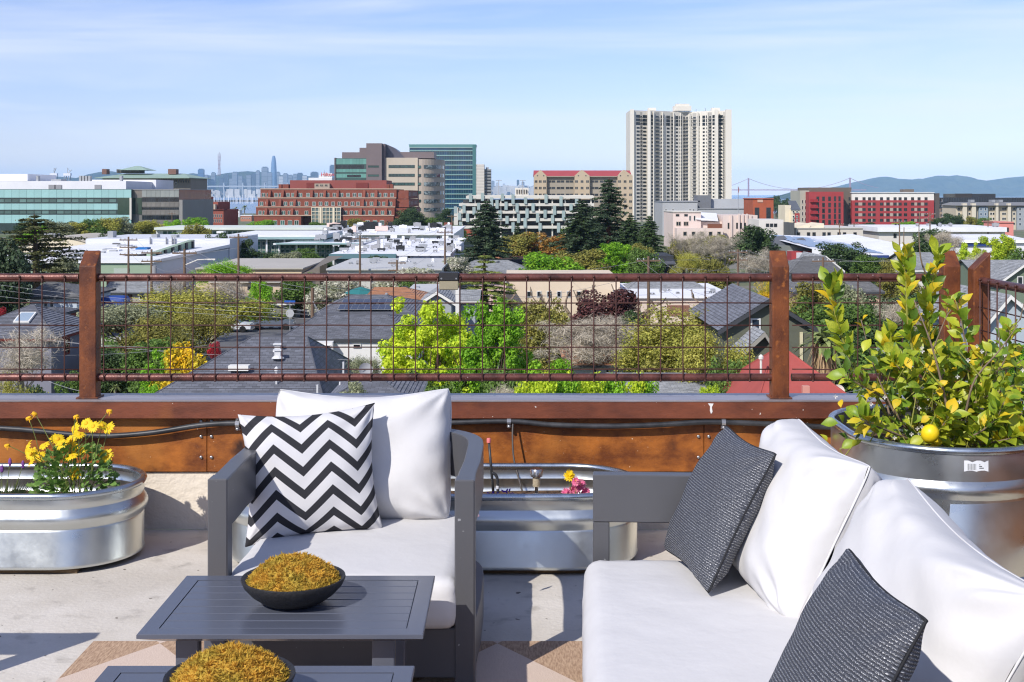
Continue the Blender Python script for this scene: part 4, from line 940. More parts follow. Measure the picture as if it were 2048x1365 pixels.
def units(B, n, p0, p1, y0, y1, zroof, seed, big=1.0, mats=None):
    """plant boxes on a flat roof, each a piece of its own"""
    rr = random.Random(seed); mats = mats or [metalm, roofw, greym, dkm]
    for k in range(n):
        y = rr.uniform(y0, y1); x = B.x(rr.uniform(p0, p1), y); w, d, h = rr.uniform(.5, 2.2) * big, rr.uniform(.5, 1.8) * big, rr.uniform(.35, 1.3) * big
        b = MB(); b.box(x - w / 2, y - d / 2, zroof + .2, x + w / 2, y + d / 2, zroof + h)
        if h > .8: b.lathe([(0, h + .12), (min(w, d) * .35, h + .12), (min(w, d) * .38, h)], 10, c=(x, y, zroof))
        for sx in (-1, 1): b.box(x + sx * w * .35 - .08, y - d * .4, zroof - .02, x + sx * w * .35 + .08, y + d * .4, zroof + .2)
        b.build('roof_unit', rr.choice(mats), B.root)

# ------------------------------------------------------------------ far city across the bay
FY = 9600
sky_a = C_('far tower blue grey', (120, 128, 138), .5, .1, .01); sky_b = C_('far tower pale', (176, 178, 180), .6, .1, .01); sky_c = C_('far tower dark', (72, 82, 94), .4, .1, .01)
def tower(name, label, px0, px1, top, Y=FY, mat=sky_a, group=None, shape='box', depth=None):
    x0, x1, zt = WX(px0, Y), WX(px1, Y), WZ(top, Y); xc = (x0 + x1) / 2; w = (x1 - x0) / 2; h = zt + 25; t = thing(name, label, 'skyscraper', (xc, Y, -25), 0, group); d = (depth or 1.0) * w
    b = MB()
    if shape == 'box': b.box(-w, -d, 0, w, d, h * .97)
    elif shape == 'round': b.lathe([(w, 0), (w, h * .3), (w * .93, h * .6), (w * .78, h * .82), (w * .56, h * .94), (w * .36, h)], 14); b.lathe([(w * .36, h), (0, h)], 14)
    elif shape == 'spire': b.lathe([(w, 0), (w * .1, h * .93), (0, h)], 4)
    b.build('shaft', mat, t)
    if shape == 'box':
        c = MB(); c.box(-w * .7, -d * .7, h * .97, w * .7, d * .7, h); c.build('crown', sky_c, t)
    n = MB()
    for k in range(1, 6):
        if shape == 'box': n.box(-w * 1.01, -d * 1.01, h * (k / 6), w * 1.01, d * 1.01, h * (k / 6) + h * .012)
    if n.v: stuff(n.build('floor_band', sky_c, t))
    return t
tower('skyscraper', 'tallest rounded blue glass tower of the far skyline', 541, 554, 312, mat=C_('far glass tower', (104, 130, 160), .3), shape='round')
tower('skyscraper', 'dark blue slab tower standing apart west of the antenna', 397, 408, 338, mat=C_('far blue slab', (70, 96, 130), .4))
tower('skyscraper', 'pale blue block tower just before the tallest rounded tower', 524, 536, 334)
tower('skyscraper', 'slim pyramid spire poking up by the red hotel sign', 644, 653, 338, shape='spire', mat=sky_b)
tower('skyscraper', 'dark tower right behind the glass wing of the grey offices', 660, 672, 330, mat=sky_c)
tower('skyscraper', 'wide dark block with flat top above the brick terraces', 622, 636, 344, mat=sky_c)
OW = 'first second third fourth fifth sixth seventh eighth ninth tenth eleventh twelfth thirteenth fourteenth fifteenth sixteenth'.split()
rr = random.Random(5); nl_ = nr_ = 0
for px, w, top in ((384, 7, 356), (412, 9, 350), (420, 7, 358), (427, 8, 345), (443, 8, 356), (452, 9, 349), (463, 8, 357), (470, 10, 344), (481, 8, 352), (490, 8, 358), (498, 9, 350), (508, 8, 347), (516, 7, 341), (533, 8, 352), (540, 8, 345), (556, 8, 344), (563, 9, 352), (571, 9, 347), (580, 10, 350), (590, 8, 348), (600, 11, 346), (610, 9, 351), (617, 7, 355), (640, 7, 352), (986, 6, 362), (994, 5, 366), (1008, 5, 368), (1036, 5, 360), (1046, 6, 364)):
    nl_ = (nl_ + 1) if px < 547 else 0; nr_ += px > 554
    tower('skyscraper', OW[(nl_ if px < 547 else nr_) - 1] + ' small hazy high-rise of the far skyline ' + ('counting towards the tallest rounded tower' if px < 547 else 'counting away from the tallest rounded tower'), px - w / 2, px + w / 2, top, FY + rr.uniform(-250, 300), rr.choice([sky_a, sky_a, sky_b, sky_c]), 'far skyline high-rises')
b = MB()
for _ in range(700):
    px = rr.choice([rr.uniform(375, 660), rr.uniform(375, 660), rr.uniform(960, 1075)]); y = rr.uniform(9000, 10300); x = WX(px, y); w = rr.uniform(6, 20); h = rr.uniform(12, 60 if px < 700 else 36)
    b.box(x - w, y - w, -25, x + w, y + w, -25 + h + (rr.uniform(0, 60) if px > 700 else 0))
stuff(b.build('city_blocks', C_('far low city', (182, 178, 172), .8, .3, .004)), 'pale low blocks massed along the far shore')
# antenna mast
t = thing('antenna_tower', 'three-legged red and white antenna mast on the far hill', 'antenna', P(438.5, 352, 11400)); k = 11400 / F
mastm = C_('antenna steel', (150, 110, 104), .6)
for s, nm in ((-2.6, 'leg'), (0, 'leg'), (2.6, 'leg')):
    b = MB(); b.tube([(s * k, 0, 0), (s * k * .55, 0, 22 * k), (s * k * .9, 0, 36 * k), (s * k * .9, 0, (47 - abs(s)) * k)], [3, 2.6, 2.6, 2], 5); b.build(nm, mastm, t)
for z in (14, 22, 30, 37): b = MB(); b.box(-2.6 * k, -2, z * k, 2.6 * k, 2, z * k + 4); b.build('cross_brace', mastm, t)
# suspension bridge with two towers
GY = 12500
gb = thing('suspension_bridge', 'red suspension bridge with two towers across the strait', 'bridge', (WX(1598, GY), GY, -25)); gk = GY / F; gm_ = C_('bridge red paint', (150, 78, 66), .7)
def gp(px, py): return (WX(px, GY) - gb.location.x, 0, WZ(py, GY) + 25)
for px, top in ((1497, 357), (1700, 356)):
    b = MB(); x, _, zt = gp(px, top); 
    for s in (-10, 10): b.box(x - 5, s - 5, 0, x + 5, s + 5, zt)
    for q in (.35, .55, .75, .95): b.box(x - 4, -10, zt * q, x + 4, 10, zt * q + 10)
    b.build('tower', gm_, gb)
b = MB(); x0, _, z = gp(1405, 380.5); x1 = gp(1790, 380.5)[0]; b.box(x0, -12, z - 4, x1, 12, z + 5); b.build('deck', gm_, gb)
for s in (-11, 11):
    b = MB(); pts = [Vector(gp(1412, 380))]
    for a, c, lo in (((1412, 380), (1497, 357.5), .18), ((1497, 357.5), (1700, 356.5), 1), ((1700, 356.5), (1785, 380), .18)):
        for q in range(1, 13):
            t_ = q / 12; px = a[0] + (c[0] - a[0]) * t_; py = a[1] + (c[1] - a[1]) * t_ + (22 if lo == 1 else 5) * 4 * t_ * (1 - t_); pts.append(Vector(gp(px, py)))
    b.tube([p + Vector((0, s, 0)) for p in pts], 1.4, 5); b.build('cable', gm_, gb)
bb = thing('road_bridge', 'long pale double-deck bridge crossing the bay before the skyline', 'bridge', (WX(455, 7800), 7800, -25)); bm2 = C_('pale bridge steel', (160, 166, 172), .6)
b = MB(); b.box(WX(250, 7800) - bb.location.x, -10, WZ(372, 7800) + 25 - 8, WX(660, 7800) - bb.location.x, 10, WZ(372, 7800) + 25); b.build('deck', bm2, bb)
for px in (300, 345, 405, 448, 486, 530, 575, 620):
    b = MB(); x = WX(px, 7800) - bb.location.x
    for s in (-8, 8): b.box(x - 3, s - 3, 0, x + 3, s + 3, WZ(366, 7800) + 25)
    b.box(x - 2.5, -8, WZ(366.6, 7800) + 25 - 5, x + 2.5, 8, WZ(366.6, 7800) + 25); b.build('pier', bm2, bb)
for px, tilt, top, lab in ((108, .35, 340, 'pale harbour crane with raised boom above the white penthouse'), (135, .8, 344, 'second pale harbour crane with its boom lowered further')):
    cr_t = thing('harbour_crane', lab, 'crane', (WX(px, 2600), 2600, -24.6)); k = 1.0; hz = WZ(352, 2600) + 24.6; b = MB()
    for s in (-7, 7):
        for q in (-6, 6): b.tube([(s, q, 0), (s * .6, q, hz)], .9, 5)
    b.build('frame', metalm, cr_t); b = MB(); b.box(-7, -4, hz, 7, 4, hz + 5); b.build('cab', whitem, cr_t)
    b = MB(); L_ = (WZ(top, 2600) - WZ(352, 2600)) / math.cos(tilt); b.tube([(0, 0, hz + 4), (math.sin(tilt) * L_, 0, hz + 4 + math.cos(tilt) * L_)], .8, 5); b.tube([(0, 0, hz + 16), (math.sin(tilt) * L_ * .6, 0, hz + 4 + math.cos(tilt) * L_ * .6)], .4, 4); b.tube([(0, 0, hz + 4), (0, 0, hz + 16)], .6, 4); b.build('boom', metalm, cr_t)
b = MB()
for _ in range(70): px = rr.uniform(400, 520); y = rr.uniform(3300, 3700); x = WX(px, y); b.box(x - .35, y, -25, x + .35, y + .7, -25 + rr.uniform(14, 24))
stuff(b.build('sailboat_masts', whitem), 'thicket of pale marina masts by the breakwater')

# ------------------------------------------------------------------ big buildings, left to right
B = Bld('lab_building', 'long pale teal glass laboratory building with white penthouses', 'building', 130, 465)
B.box('wall', -80, 263, 379, None, 60, C_('dark glazing core', (52, 66, 66), .15, .3, .1, spec=.7))
for t0, t1 in ((379.5, 396), (407.5, 420), (430, 447)):
    B.grid('glass_panel', -66, 263, t0, t1, 22, 1, teal, y=-.02, th=.25)
    if t0 > 400: continue
for t0, t1 in ((398, 405.5), (421, 428.5)):
    B.grid('glass_pane', -66, 233, t0, t1, 20, 1, C_('window band pane', (84, 110, 106), .12, .3, .15, spec=.7, rnd=.45), y=-.02, th=.1, gap=.3)
B.box('glass_bay', 235, 262.5, 396.5, 429, .4, tealdk, y=-.3); B.box('pier', 259, 262.8, 396, 440, .5, concm, y=-.85)
B.box('penthouse', -80, 252, 362.5, 378.8, 40, whitem, y=6); B.box('penthouse', -80, 55, 348.5, 362, 30, whitem, y=12); B.box('penthouse', 178, 312, 360, 378.6, 26, whitem, y=40)
for px in (105, 117, 196): B.box('louvre', px - 7 if px > 150 else px - 8, px + 6, 370, 378.5, .2, greym, y=5.7)
for px in (74, 160, 166, 172, 178, 241): B.box('vent_stack', px - 2, px + 2.4, 352, 362.4, 2, metalm, y=9)
B.box('roof_unit', 102, 122, 359, 362.4, 6, metalm, y=10)
B2 = Bld('glass_office', 'grey reflective glass office block joined to the teal laboratory', 'building', 313, 467)
B2.box('wall', 263.5, 358, 380, None, 50, C_('grey reflective glass', (104, 106, 104), .18, .35, .12, spec=.7, rgb2=(128, 118, 106), detail=8))
B2.grid('glass_panel', 284, 358, 381, 394.5, 8, 1, C_('grey glass panel', (142, 146, 142), .2, .1, .2, spec=.7, rnd=.1), y=-.02, th=.15)
for t0, t1 in ((405, 414), (421, 430)): B2.grid('glass_panel', 284, 358, t0, t1, 8, 1, C_('grey spandrel', (120, 116, 110), .25, .2, .2, spec=.6, rnd=.12), y=-.02, th=.15)
for t0, t1 in ((395.5, 404), (415, 420), (431, 440)): B2.grid('glass_pane', 284, 358, t0, t1, 16, 1, GLASS['d'], y=-.02, th=.06)
B2.box('glass_bay', 264, 283.5, 396, 429, .4, tealdk, y=-.3); B2.box('cornice', 263.5, 358.3, 378.8, 380, 50, greym, y=-.3)
B2.box('pier', 358.2, 365, 400, None, 48, C_('grey end wall', (140, 138, 134)))

def hip(bm, x0, x1, y0, y1, z0, z1, rx0, rx1, ov=0.0, m=0, ry=None):
    ym = (y0 + y1) / 2 if ry is None else ry
    vs = [(x0 - ov, y0 - ov, z0), (x1 + ov, y0 - ov, z0), (x1 + ov, y1 + ov, z0), (x0 - ov, y1 + ov, z0), (rx0, ym, z1), (rx1, ym, z1)]
    bm.add(vs, [(0, 1, 5, 4), (1, 2, 5), (2, 3, 4, 5), (3, 0, 4), (3, 2, 1, 0)], m)
B = Bld('hip_roofed_office', 'wide office with green copper hip roof and small lantern on top', 'building', 287, 620)
B.box('wall', 205, 381, 356, None, 34, C_('grey brown render', (132, 126, 116)))
b = MB(); hip(b, B.x(196), B.x(384), -5, 39, B.z(356), B.z(346.5), B.x(232), B.x(352)); b.box(B.x(196), -5, B.z(357.2), B.x(384), 39, B.z(356.05)); B.root and b.build('roof', grnroof, B.root)
B.box('lantern', 233, 279, 339, 346.6, 9, C_('lantern wall', (96, 92, 86)), y=12)
b = MB(); hip(b, B.x(226), B.x(285), 8, 25, B.z(340), B.z(331), B.x(251), B.x(260)); b.build('lantern_roof', grnroof, B.root)
B.wins(frange(237, 275, 7), [343], 4, 5, 'dark/d', y=11.9)
for p0, p1 in ((204, 213), (336, 352)): B.box('chimney', p0, p1, 338.5, 349, 5, C_('brown chimney', (124, 92, 82)), y=10)
B.wins(frange(318, 377, 13), [361.5], 2.6, 8, 'dark/d'); B.wins([324, 344, 352], [368], 4, 5, 'white/d')
B = Bld('stepped_brick_office', 'stepped terracotta office with arcaded upper terrace', 'building', 403, 560)
rust = C_('terracotta brick', (148, 82, 68), .85, .12, .5)
B.box('wall', 359, 447, 420, None, 30, rust); B.box('terrace_wall', 359, 436, 404.5, 420.5, 24, rust, y=4); B.box('terrace_wall', 359, 408, 394, 406, 18, rust, y=8); B.box('terrace_wall', 359, 401, 384, 395, 14, C_('taupe brick', (128, 100, 88)), y=10)
B.wins(frange(366, 443, 20), [432, 442], 2.4, 6.5, 'white/d')
for px in frange(369, 430, 8): B.box('fin', px - 3, px + .5, 409, 420.4, 3.2, stone, y=.8)
B.box('cornice', 359, 448, 419.2, 421, 6, C_('dark red cornice', (96, 44, 40)), y=-.4)

B = Bld('brick_terrace_office', 'broad red brick office stepping back in four terraces', 'building', 660, 563)
tiers = [(508, 787, 432, None, 0), (512, 789, 415, 432.2, 5), (516, 791, 397, 415.2, 10), (521, 793, 379, 397.2, 15)]
for i, (p0, p1, t0, bt, y) in enumerate(tiers):
    if i == 0:
        B.box('brick_wall', p0, 602, t0, None, 55, brickm); B.box('brick_wall', 678, p1, t0, None, 55, brickm); B.box('brick_wall', 602.2, 677.8, t0, None, 46, brickm, y=9)
    else: B.box('brick_wall', p0, p1, t0, bt, 55 - y, brickm, y=y)
    b = MB(); b.box(B.x(p0, y) - .2, y - .25, B.z(t0, y) - .05, B.x(p1, y) + .25, y + .35, B.z(t0, y) + .35); b.build('coping', C_('stone coping', (186, 160, 140)), B.root)
B.box('brick_penthouse', 580, 773, 361, 379.2, 26, C_('red metal penthouse', (140, 74, 66), .7), y=20)
B.box('louvre_panel', 613, 640, 366, 377, .3, C_('dark red louvre', (118, 52, 46)), y=19.6); B.box('louvre_panel', 712, 736, 366, 378, .3, C_('dark red louvre', (118, 52, 46)), y=19.6)
for px in (560, 568, 574, 776, 783): B.box('chimney', px - 3, px + 3, 369, 379.2, 4, brickm, y=20)
B.box('roof_unit', 629, 659, 367.5, 378, 3, C_('tan cooling unit', (168, 152, 136), .6), y=17); B.wins([634, 643, 652], [371], 6, 4, 'beige/d', y=16.9)
rows = [([536, 550, 565, 580, 593] + [680, 694, 735, 750, 764], 446, 0), ([520, 529, 543, 554, 567, 579, 593, 613] + [691, 703, 713, 727, 740, 753, 765, 779], 426, 5), ([523, 534, 547, 571, 583, 597, 613, 628, 641, 653, 666, 679, 692, 705, 716, 730, 743, 757, 768, 781], 408, 10), ([527, 537, 552, 561, 576, 586, 601, 616, 632, 643, 655, 669, 683, 696, 709, 720, 733, 745, 759, 771, 784], 390.5, 15)]
for pxs, py, y in rows:
    B.wins(pxs, [py], 7 if y else 8.5, 8 if y else 9.5, 'white/g', y=y)
archm = C_('brick arch', (160, 84, 64), .9, .1, .6)
for pxs, py, y in rows[:1]:
    for px in pxs:
        b = MB(); x, z, w = B.x(px, y), B.z(py - 5, y), 1.0; b.prismy([(x - w, z)] + [(x - w * math.cos(a), z + .5 * math.sin(a)) for a in frange(.01, 3.13, 7)] + [(x + w, z)], y - .12, y); b.build('arch', archm, B.root)
for pxs, y, t0, t1 in (((540, 566, 592, 624, 650, 676, 729, 753), 12, 381, 396.8), ((535, 561, 590, 726, 752, 774), 7, 399, 414.8), ((533, 558, 585, 722, 748, 772), 2, 417, 431.8)):
    for px in pxs:
        b = MB(); x = B.x(px, y + 3); z1, z0 = B.z(t0, y + 3), B.z(t1, y + 3); b.prismx([(y + .2, z0), (y + 3, z0), (y + 3, z1), (y + 2.2, z1)], x - .55, x + .55); b.build('buttress', brickm, B.root)
B.box('glass_atrium', 623, 681, 415.5, None, 9, C_('atrium glass', (96, 112, 112), .12, .3, .2, spec=.7), y=-1)
for px in frange(623, 681, 9): B.box('mullion', px - .5, px + .5, 415.5, None, .3, cream, y=-1.35)
for py in (415, 423, 430, 438): B.box('transom', 622.5, 681.5, py, py + 1, .25, cream, y=-1.3)
for px in (641, 667): B.box('column', px - 2, px + 2, 415, None, .5, cream, y=-1.7)
x = B.x(793, 15)
for y0, y1, t0, bt, xo in ((16, 66, 381, 398, 5), (12, 66, 399, 415, 5.5), (7, 66, 417, 432, 6), (2, 66, 434, None, 6.4)):
    b = MB(); b.box(B.x(788), y0, -1 if bt is None else B.z(bt, y0), B.x(788) + xo, y1 + 8, B.z(t0, y0)); b.build('side_wing', brickm, B.root)
    B.side(B.x(788) + xo, frange(y0 + 5, 66, 7), [(t0 + 8)], 1.5, 8, 'white/d')

B = Bld('grey_office', 'tall grey and beige office with curved corner and purple stair tower', 'building', 775, 660)
B.box('wall', 769, 835, 316, None, 32, stone, y=3); B.box('penthouse', 684, 735, 305, 318, 18, purp, y=8); B.box('penthouse', 719, 734, 296, 306, 12, purp, y=9); B.box('penthouse', 790, 868, 304.5, 317, 22, purp, y=9)
B.box('stair_tower', 732.5, 763.5, 287, None, 26, purp, y=0)
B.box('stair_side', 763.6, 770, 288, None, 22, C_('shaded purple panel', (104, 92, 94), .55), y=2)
b = MB(); n = 14; arc = [(B.x(766) + (B.x(808) - B.x(766)) * t, B.z(317) + (B.z(289) - B.z(317)) * math.cos(t * math.pi / 2) ** .9) for t in [k / n for k in range(n + 1)]]
b.prismy([(B.x(766), B.z(317))] + list(reversed(arc)), 8, 24); b.build('curved_roof', C_('slate curved roof', (92, 90, 100), .35, metal=.3), B.root)
B.box('glass_wing', 670, 733, 317, None, 24, C_('wing glazing', (52, 80, 76), .12, .3, .2, spec=.7), y=2); B.box('wing_pier', 668.5, 670.8, 316, None, 22, purp, y=1.2)
for t0, t1 in ((318, 329), (338.5, 345), (348, 356)): B.grid('glass_panel', 671, 733, t0, t1, 9, 1, C_('green spandrel glass', (98, 148, 136), .2, .1, .2, spec=.7, rnd=.12), y=1.98, th=.12)
B.grid('glass_pane', 672, 728, 330.5, 338, 12, 1, GLASS['d'], y=1.98, th=.05); B.grid('glass_pane', 694, 722, 350, 355, 7, 1, GLASS['d'], y=1.84, th=.05)
for py in (333.5, 351.5, 369, 386): B.wins([747], [py], 22, 4.5, 'dark/g', y=0)
for py in (333.5, 351, 368.5): B.box('window_band', 777, 829.5, py - 3, py + 3, .15, C_('ribbon glazing', (64, 84, 84), .1, .35, .5, spec=.7), y=2.9)
for py in (333.5, 351, 368.5): B.wins(frange(780, 826, 8), [py], 5, 4.6, 'dark/g', y=2.85)
# curved corner
b = MB(); cx0, cx1 = B.x(845, 4), B.x(886, 12)
plan = [(B.x(834, 3), 3.2)] + [(cx0 + (cx1 - cx0) * math.sin(a), 2.4 + 17 * (1 - math.cos(a))) for a in frange(0, R(88), 11)] + [(cx1, 34), (B.x(834, 3), 34)]
b.prism(plan, -1, B.z(318.5)); b.build('curved_wing', C_('warm grey cladding', (168, 156, 142), .6), B.root)
for py in (334, 351, 368.5, 386, 403, 420):
    b = MB(); pl = [(cx0 + .3 + (cx1 + .12 - cx0 - .3) * math.sin(a), 2.25 + 17 * (1 - math.cos(a))) for a in frange(.05, R(88), 12)]
    for p, q in zip(pl, pl[1:]): b.quad((p[0], p[1], B.z(py + 3.6)), (q[0], q[1], B.z(py + 3.6)), (q[0], q[1], B.z(py - 3.6)), (p[0], p[1], B.z(py - 3.6)))
    b.build('window_band', C_('curved ribbon glazing', (52, 66, 72), .08, .4, .7, spec=.8, rgb2=(132, 146, 148), c2pos=(.5, .6)), B.root)
for py in (340, 357, 374, 391, 408, 425): B.wins([838], [py - 6], 8, 5, 'dark/g', y=2.4)
B.box('corner_post', 833.5, 835.5, 317, None, 3, stone, y=2.2)

B = Bld('teal_tower', 'teal glass office tower with pale horizontal bands', 'tower', 885, 1050)
B.box('wall', 819, 951, 290.5, None, 30, C_('dark teal glazing', (24, 58, 70), .1, .3, .08, spec=.8, rgb2=(40, 70, 110), detail=3))
for k in range(14):
    py = 291 + k * 9.6; b = MB(); h = 4.4 if k == 0 else 1.5
    b.box(B.x(818.5), -.5, B.z(py + h), B.x(951), 30, B.z(py)); b.build('floor_band', C_('teal spandrel', (92, 136, 134), .3, .08, .1, spec=.6), B.root)
    b = MB(); b.box(B.x(818.5), -.7, B.z(py + h + .6), B.x(951), -.1, B.z(py + h - .1)); b.build('ledge', C_('pale ledge', (176, 196, 194), .5), B.root)
B.box('roof_frame', 817.5, 952, 289, 291, 31, C_('roof edge teal', (110, 150, 146), .4), y=-.6); B.box('corner_fin', 945, 952, 290, None, 2, C_('corner teal', (70, 112, 112), .3), y=-.9)
b = MB()
for k in range(27): x = B.x(822) + k * (B.x(946) - B.x(822)) / 26; b.box(x - .12, -.3, 0, x + .12, 0, B.z(300))
stuff(b.build('mullion', C_('mullion teal', (70, 106, 108), .4), B.root))
B = Bld('slab_tower', 'narrow white concrete slab tower behind the teal tower', 'tower', 967, 1150)
B.box('wall', 952.5, 968.5, 329, None, 22, C_('ivory precast', (208, 202, 192))); B.box('wing', 968.6, 982, 338.5, None, 18, C_('grey precast', (150, 152, 152)), y=4); B.box('roof_unit', 972, 977, 335, 338.4, 6, greym, y=8)
b = MB()
for k in range(12): py = 332 + k * 6; b.box(B.x(952.5) - .1, -.12, B.z(py + .9), B.x(968.5), 0, B.z(py))
stuff(b.build('joint', C_('precast joint', (176, 170, 160)), B.root))
for k in range(8): B.box('window_band', 969, 981.6, 341.5 + k * 6, 344.5 + k * 6, .2, GLASS['d'], y=3.8)
B = Bld('hotel', 'long low white hotel roof with red letter sign', 'hotel', 636, 720)
B.box('wall', 617, 664, 356, None, 20, whitem); B.box('parapet', 638, 664, 351, 356.2, 1, whitem, y=.2)
fc = bpy.data.curves.new('lettering', 'FONT'); fc.body = 'Hilton'; fc.align_x = 'CENTER'; fc.align_y = 'CENTER'; fc.size = 2.9; fc.extrude = .06
fo = bpy.data.objects.new('lettering', fc); C.objects.link(fo); bpy.context.view_layer.update(); me_ = bpy.data.meshes.new_from_object(fo.evaluated_get(bpy.context.evaluated_depsgraph_get())); bpy.data.objects.remove(fo); me_.materials.clear(); fo = put('lettering', me_); fo.parent = B.root; fo.location = (B.x(655), -.02, B.z(349.5)); fo.rotation_euler = (R(90), 0, 0); me_.materials.append(C_('sign red', (206, 44, 40)))
b = MB(); b.box(B.x(646), .12, B.z(352), B.x(664), .3, B.z(346.8)); b.build('sign_board', whitem, B.root)

B = Bld('red_roof_office', 'beige office with red ridge roof and three gable fronts', 'building', 1166, 700)
off = C_('sand render', (186, 168, 142)); offg = C_('grey sand panel', (158, 148, 132)); Hr, He = 340.5, 353
B.box('wall', 1069, 1263, He, None, 26, offg, y=1.5)
b = MB(); x0, x1, ze, zr = B.x(1068), B.x(1264), B.z(He), B.z(Hr)
b.add([(x0, -.2, ze), (x1, -.2, ze), (x1, 13, zr), (x0, 13, zr), (x0, 28, ze), (x1, 28, ze)], [(0, 1, 2, 3), (3, 2, 5, 4), (0, 3, 4), (1, 5, 2)]); b.build('roof', redroof, B.root)
for p0, p1, ap in ((1068, 1093, 1081), (1149, 1179, 1164), (1235, 1265, 1248)):
    b = MB(); b.prismy([(B.x(p0), -1), (B.x(p1), -1), (B.x(p1), B.z(352)), (B.x(ap), B.z(340)), (B.x(p0), B.z(352))], -1.2, 10); b.build('gable_front', off, B.root)
    B.wins([p0 + 4 + k * (p1 - p0 - 8) / 2 for k in range(3)], [363.5, 376.5, 390, 403.5, 416.5, 429], 6, 5.5, 'beige/d', y=-1.2)
    me = window_mesh(.8, .8, 'beige/d')
    for dx in (-.25, .25): put('window', me, B.root, (B.x(ap + dx * (p1 - p0)), -1.2, B.z(352)), (0, R(45), 0))
for a, c in ((1095, 1147), (1181, 1233)):
    for py in (363.5, 376.5, 390, 403.5, 416.5): B.wins(frange(a + 8, c - 8, 3), [py], 16, 5.5, 'beige/d', y=1.5)
    B.box('cornice', a - 1, c + 1, 352.8, 354.4, 3, offg, y=-.2)

# ------------------------------------------------------------------ high-rise with folded front
TYY = 980
B = Bld('apartment_tower', 'white thirty storey apartment tower with dark balcony stacks', 'tower', 1362, TYY)
twm = C_('white tower precast', (218, 212, 200), .8, .04, .05); fold = [(1260, 0), (1268, -1), (1295, 6), (1301, 1), (1340, 13), (1371, 20), (1402, 13), (1430, 3), (1437, 7), (1450, 2), (1463, 0)]
fp = [(B.x(p, y), y) for p, y in fold]; b = MB(); zt = B.z(221)
b.prism(fp + [(fp[-1][0], 34), (fp[0][0], 34)], -1, zt); b.build('wall', twm, B.root)
rec = MB(); glz = MB(); bal = MB(); ribs = []
nf = 29; fh = (B.z(226) - B.z(437)) / nf
def along(i, t):
    a, c = fp[i], fp[i + 1]; x = a[0] + (c[0] - a[0]) * t; y = a[1] + (c[1] - a[1]) * t; d = math.atan2(c[1] - a[1], c[0] - a[0]); return x, y, d
cols = [(1, .3, .22, 'w'), (1, .52, .16, 'b'), (1, .80, .24, 'w'), (3, .10, .11, 'w'), (3, .34, .22, 'b'), (3, .60, .11, 'w'), (3, .90, .14, 'w'), (4, .16, .26, 'b'), (4, .44, .13, 'w'), (4, .68, .13, 'w'), (4, .90, .17, 'b'), (5, .10, .17, 'b'), (5, .32, .12, 'w'), (5, .58, .26, 'b'), (5, .84, .13, 'w'), (6, .20, .14, 'w'), (6, .45, .13, 'w'), (6, .66, .22, 'b'), (6, .9, .12, 'w'), (8, .35, .5, 'w'), (8, .85, .2, 'b')]
for i, t, w, kind in cols:
    x, y, d = along(i, t); L_ = math.dist(fp[i], fp[i + 1]); ww = w * L_; mt = Matrix.Translation((x, y, 0)) @ Matrix.Rotation(d, 4, 'Z')
    if kind == 'b': rec.box(-ww / 2, -.06, 1, ww / 2, .05, B.z(224), 0, mt)
    for f in range(nf):
        z = 1 + f * fh; top = f >= nf - 3
        if kind == 'w':
            h = fh * (.82 if top else .5); w2 = ww * (1.35 if top else 1); glz.box(-w2 / 2, -.12, z + fh * .22, w2 / 2, .02, z + fh * .22 + h, 0, mt)
        else:
            bal.box(-ww / 2, -1.1, z - .1, ww / 2, -.06, z + .08, 0, mt)
            bal.box(-ww / 2, -1.1, z + .3, ww / 2, -1.0, z + 1.05, 1, mt); glz.box(-ww * .3, -.16, z + .2, ww * .34, -.05, z + 2.1, 0, mt)
stuff(rec.build('recess_shade', C_('balcony shade', (176, 172, 164), .8), B.root)); stuff(glz.build('window', GLASS['d'], B.root)); stuff(bal.build('balcony', [twm, C_('balcony rail', (120, 118, 114), .5)], B.root))  # thin strips on the wall, recess shade put into their colour
for p, y, w in ((1264, -1.6, 8), (1298, .2, 6), (1433, 1.5, 6), (1457, -.8, 12), (1307, 2, 1.6), (1325, 7.4, 2), (1347, 14, 2), (1361, 17.6, 1.4), (1380, 17.2, 2), (1396, 13.4, 2), (1415, 8, 2)):
    b = MB(); x = B.x(p, y); k = w / 2 * TYY / F; b.box(x - k, y - .9, -1, x + k, y + 2, B.z(219.5 if w > 5 else 223)); b.build('pier', twm, B.root)
B.box('penthouse', 1348, 1383, 212, 222, 10, twm, y=16); B.box('penthouse', 1352, 1379, 208, 212.2, 7, twm, y=17); B.box('penthouse', 1297, 1312, 216, 222, 8, twm, y=12); B.box('penthouse', 1424, 1440, 216, 222, 8, twm, y=12)
for px, t0 in ((1362, 203), (1376, 204), (1399, 215), (1418, 214), (1434, 212)): b = MB(); b.tube([(B.x(px), 18, B.z(223)), (B.x(px), 18, B.z(t0))], .22, 5); b.build('aerial', metalm, B.root)

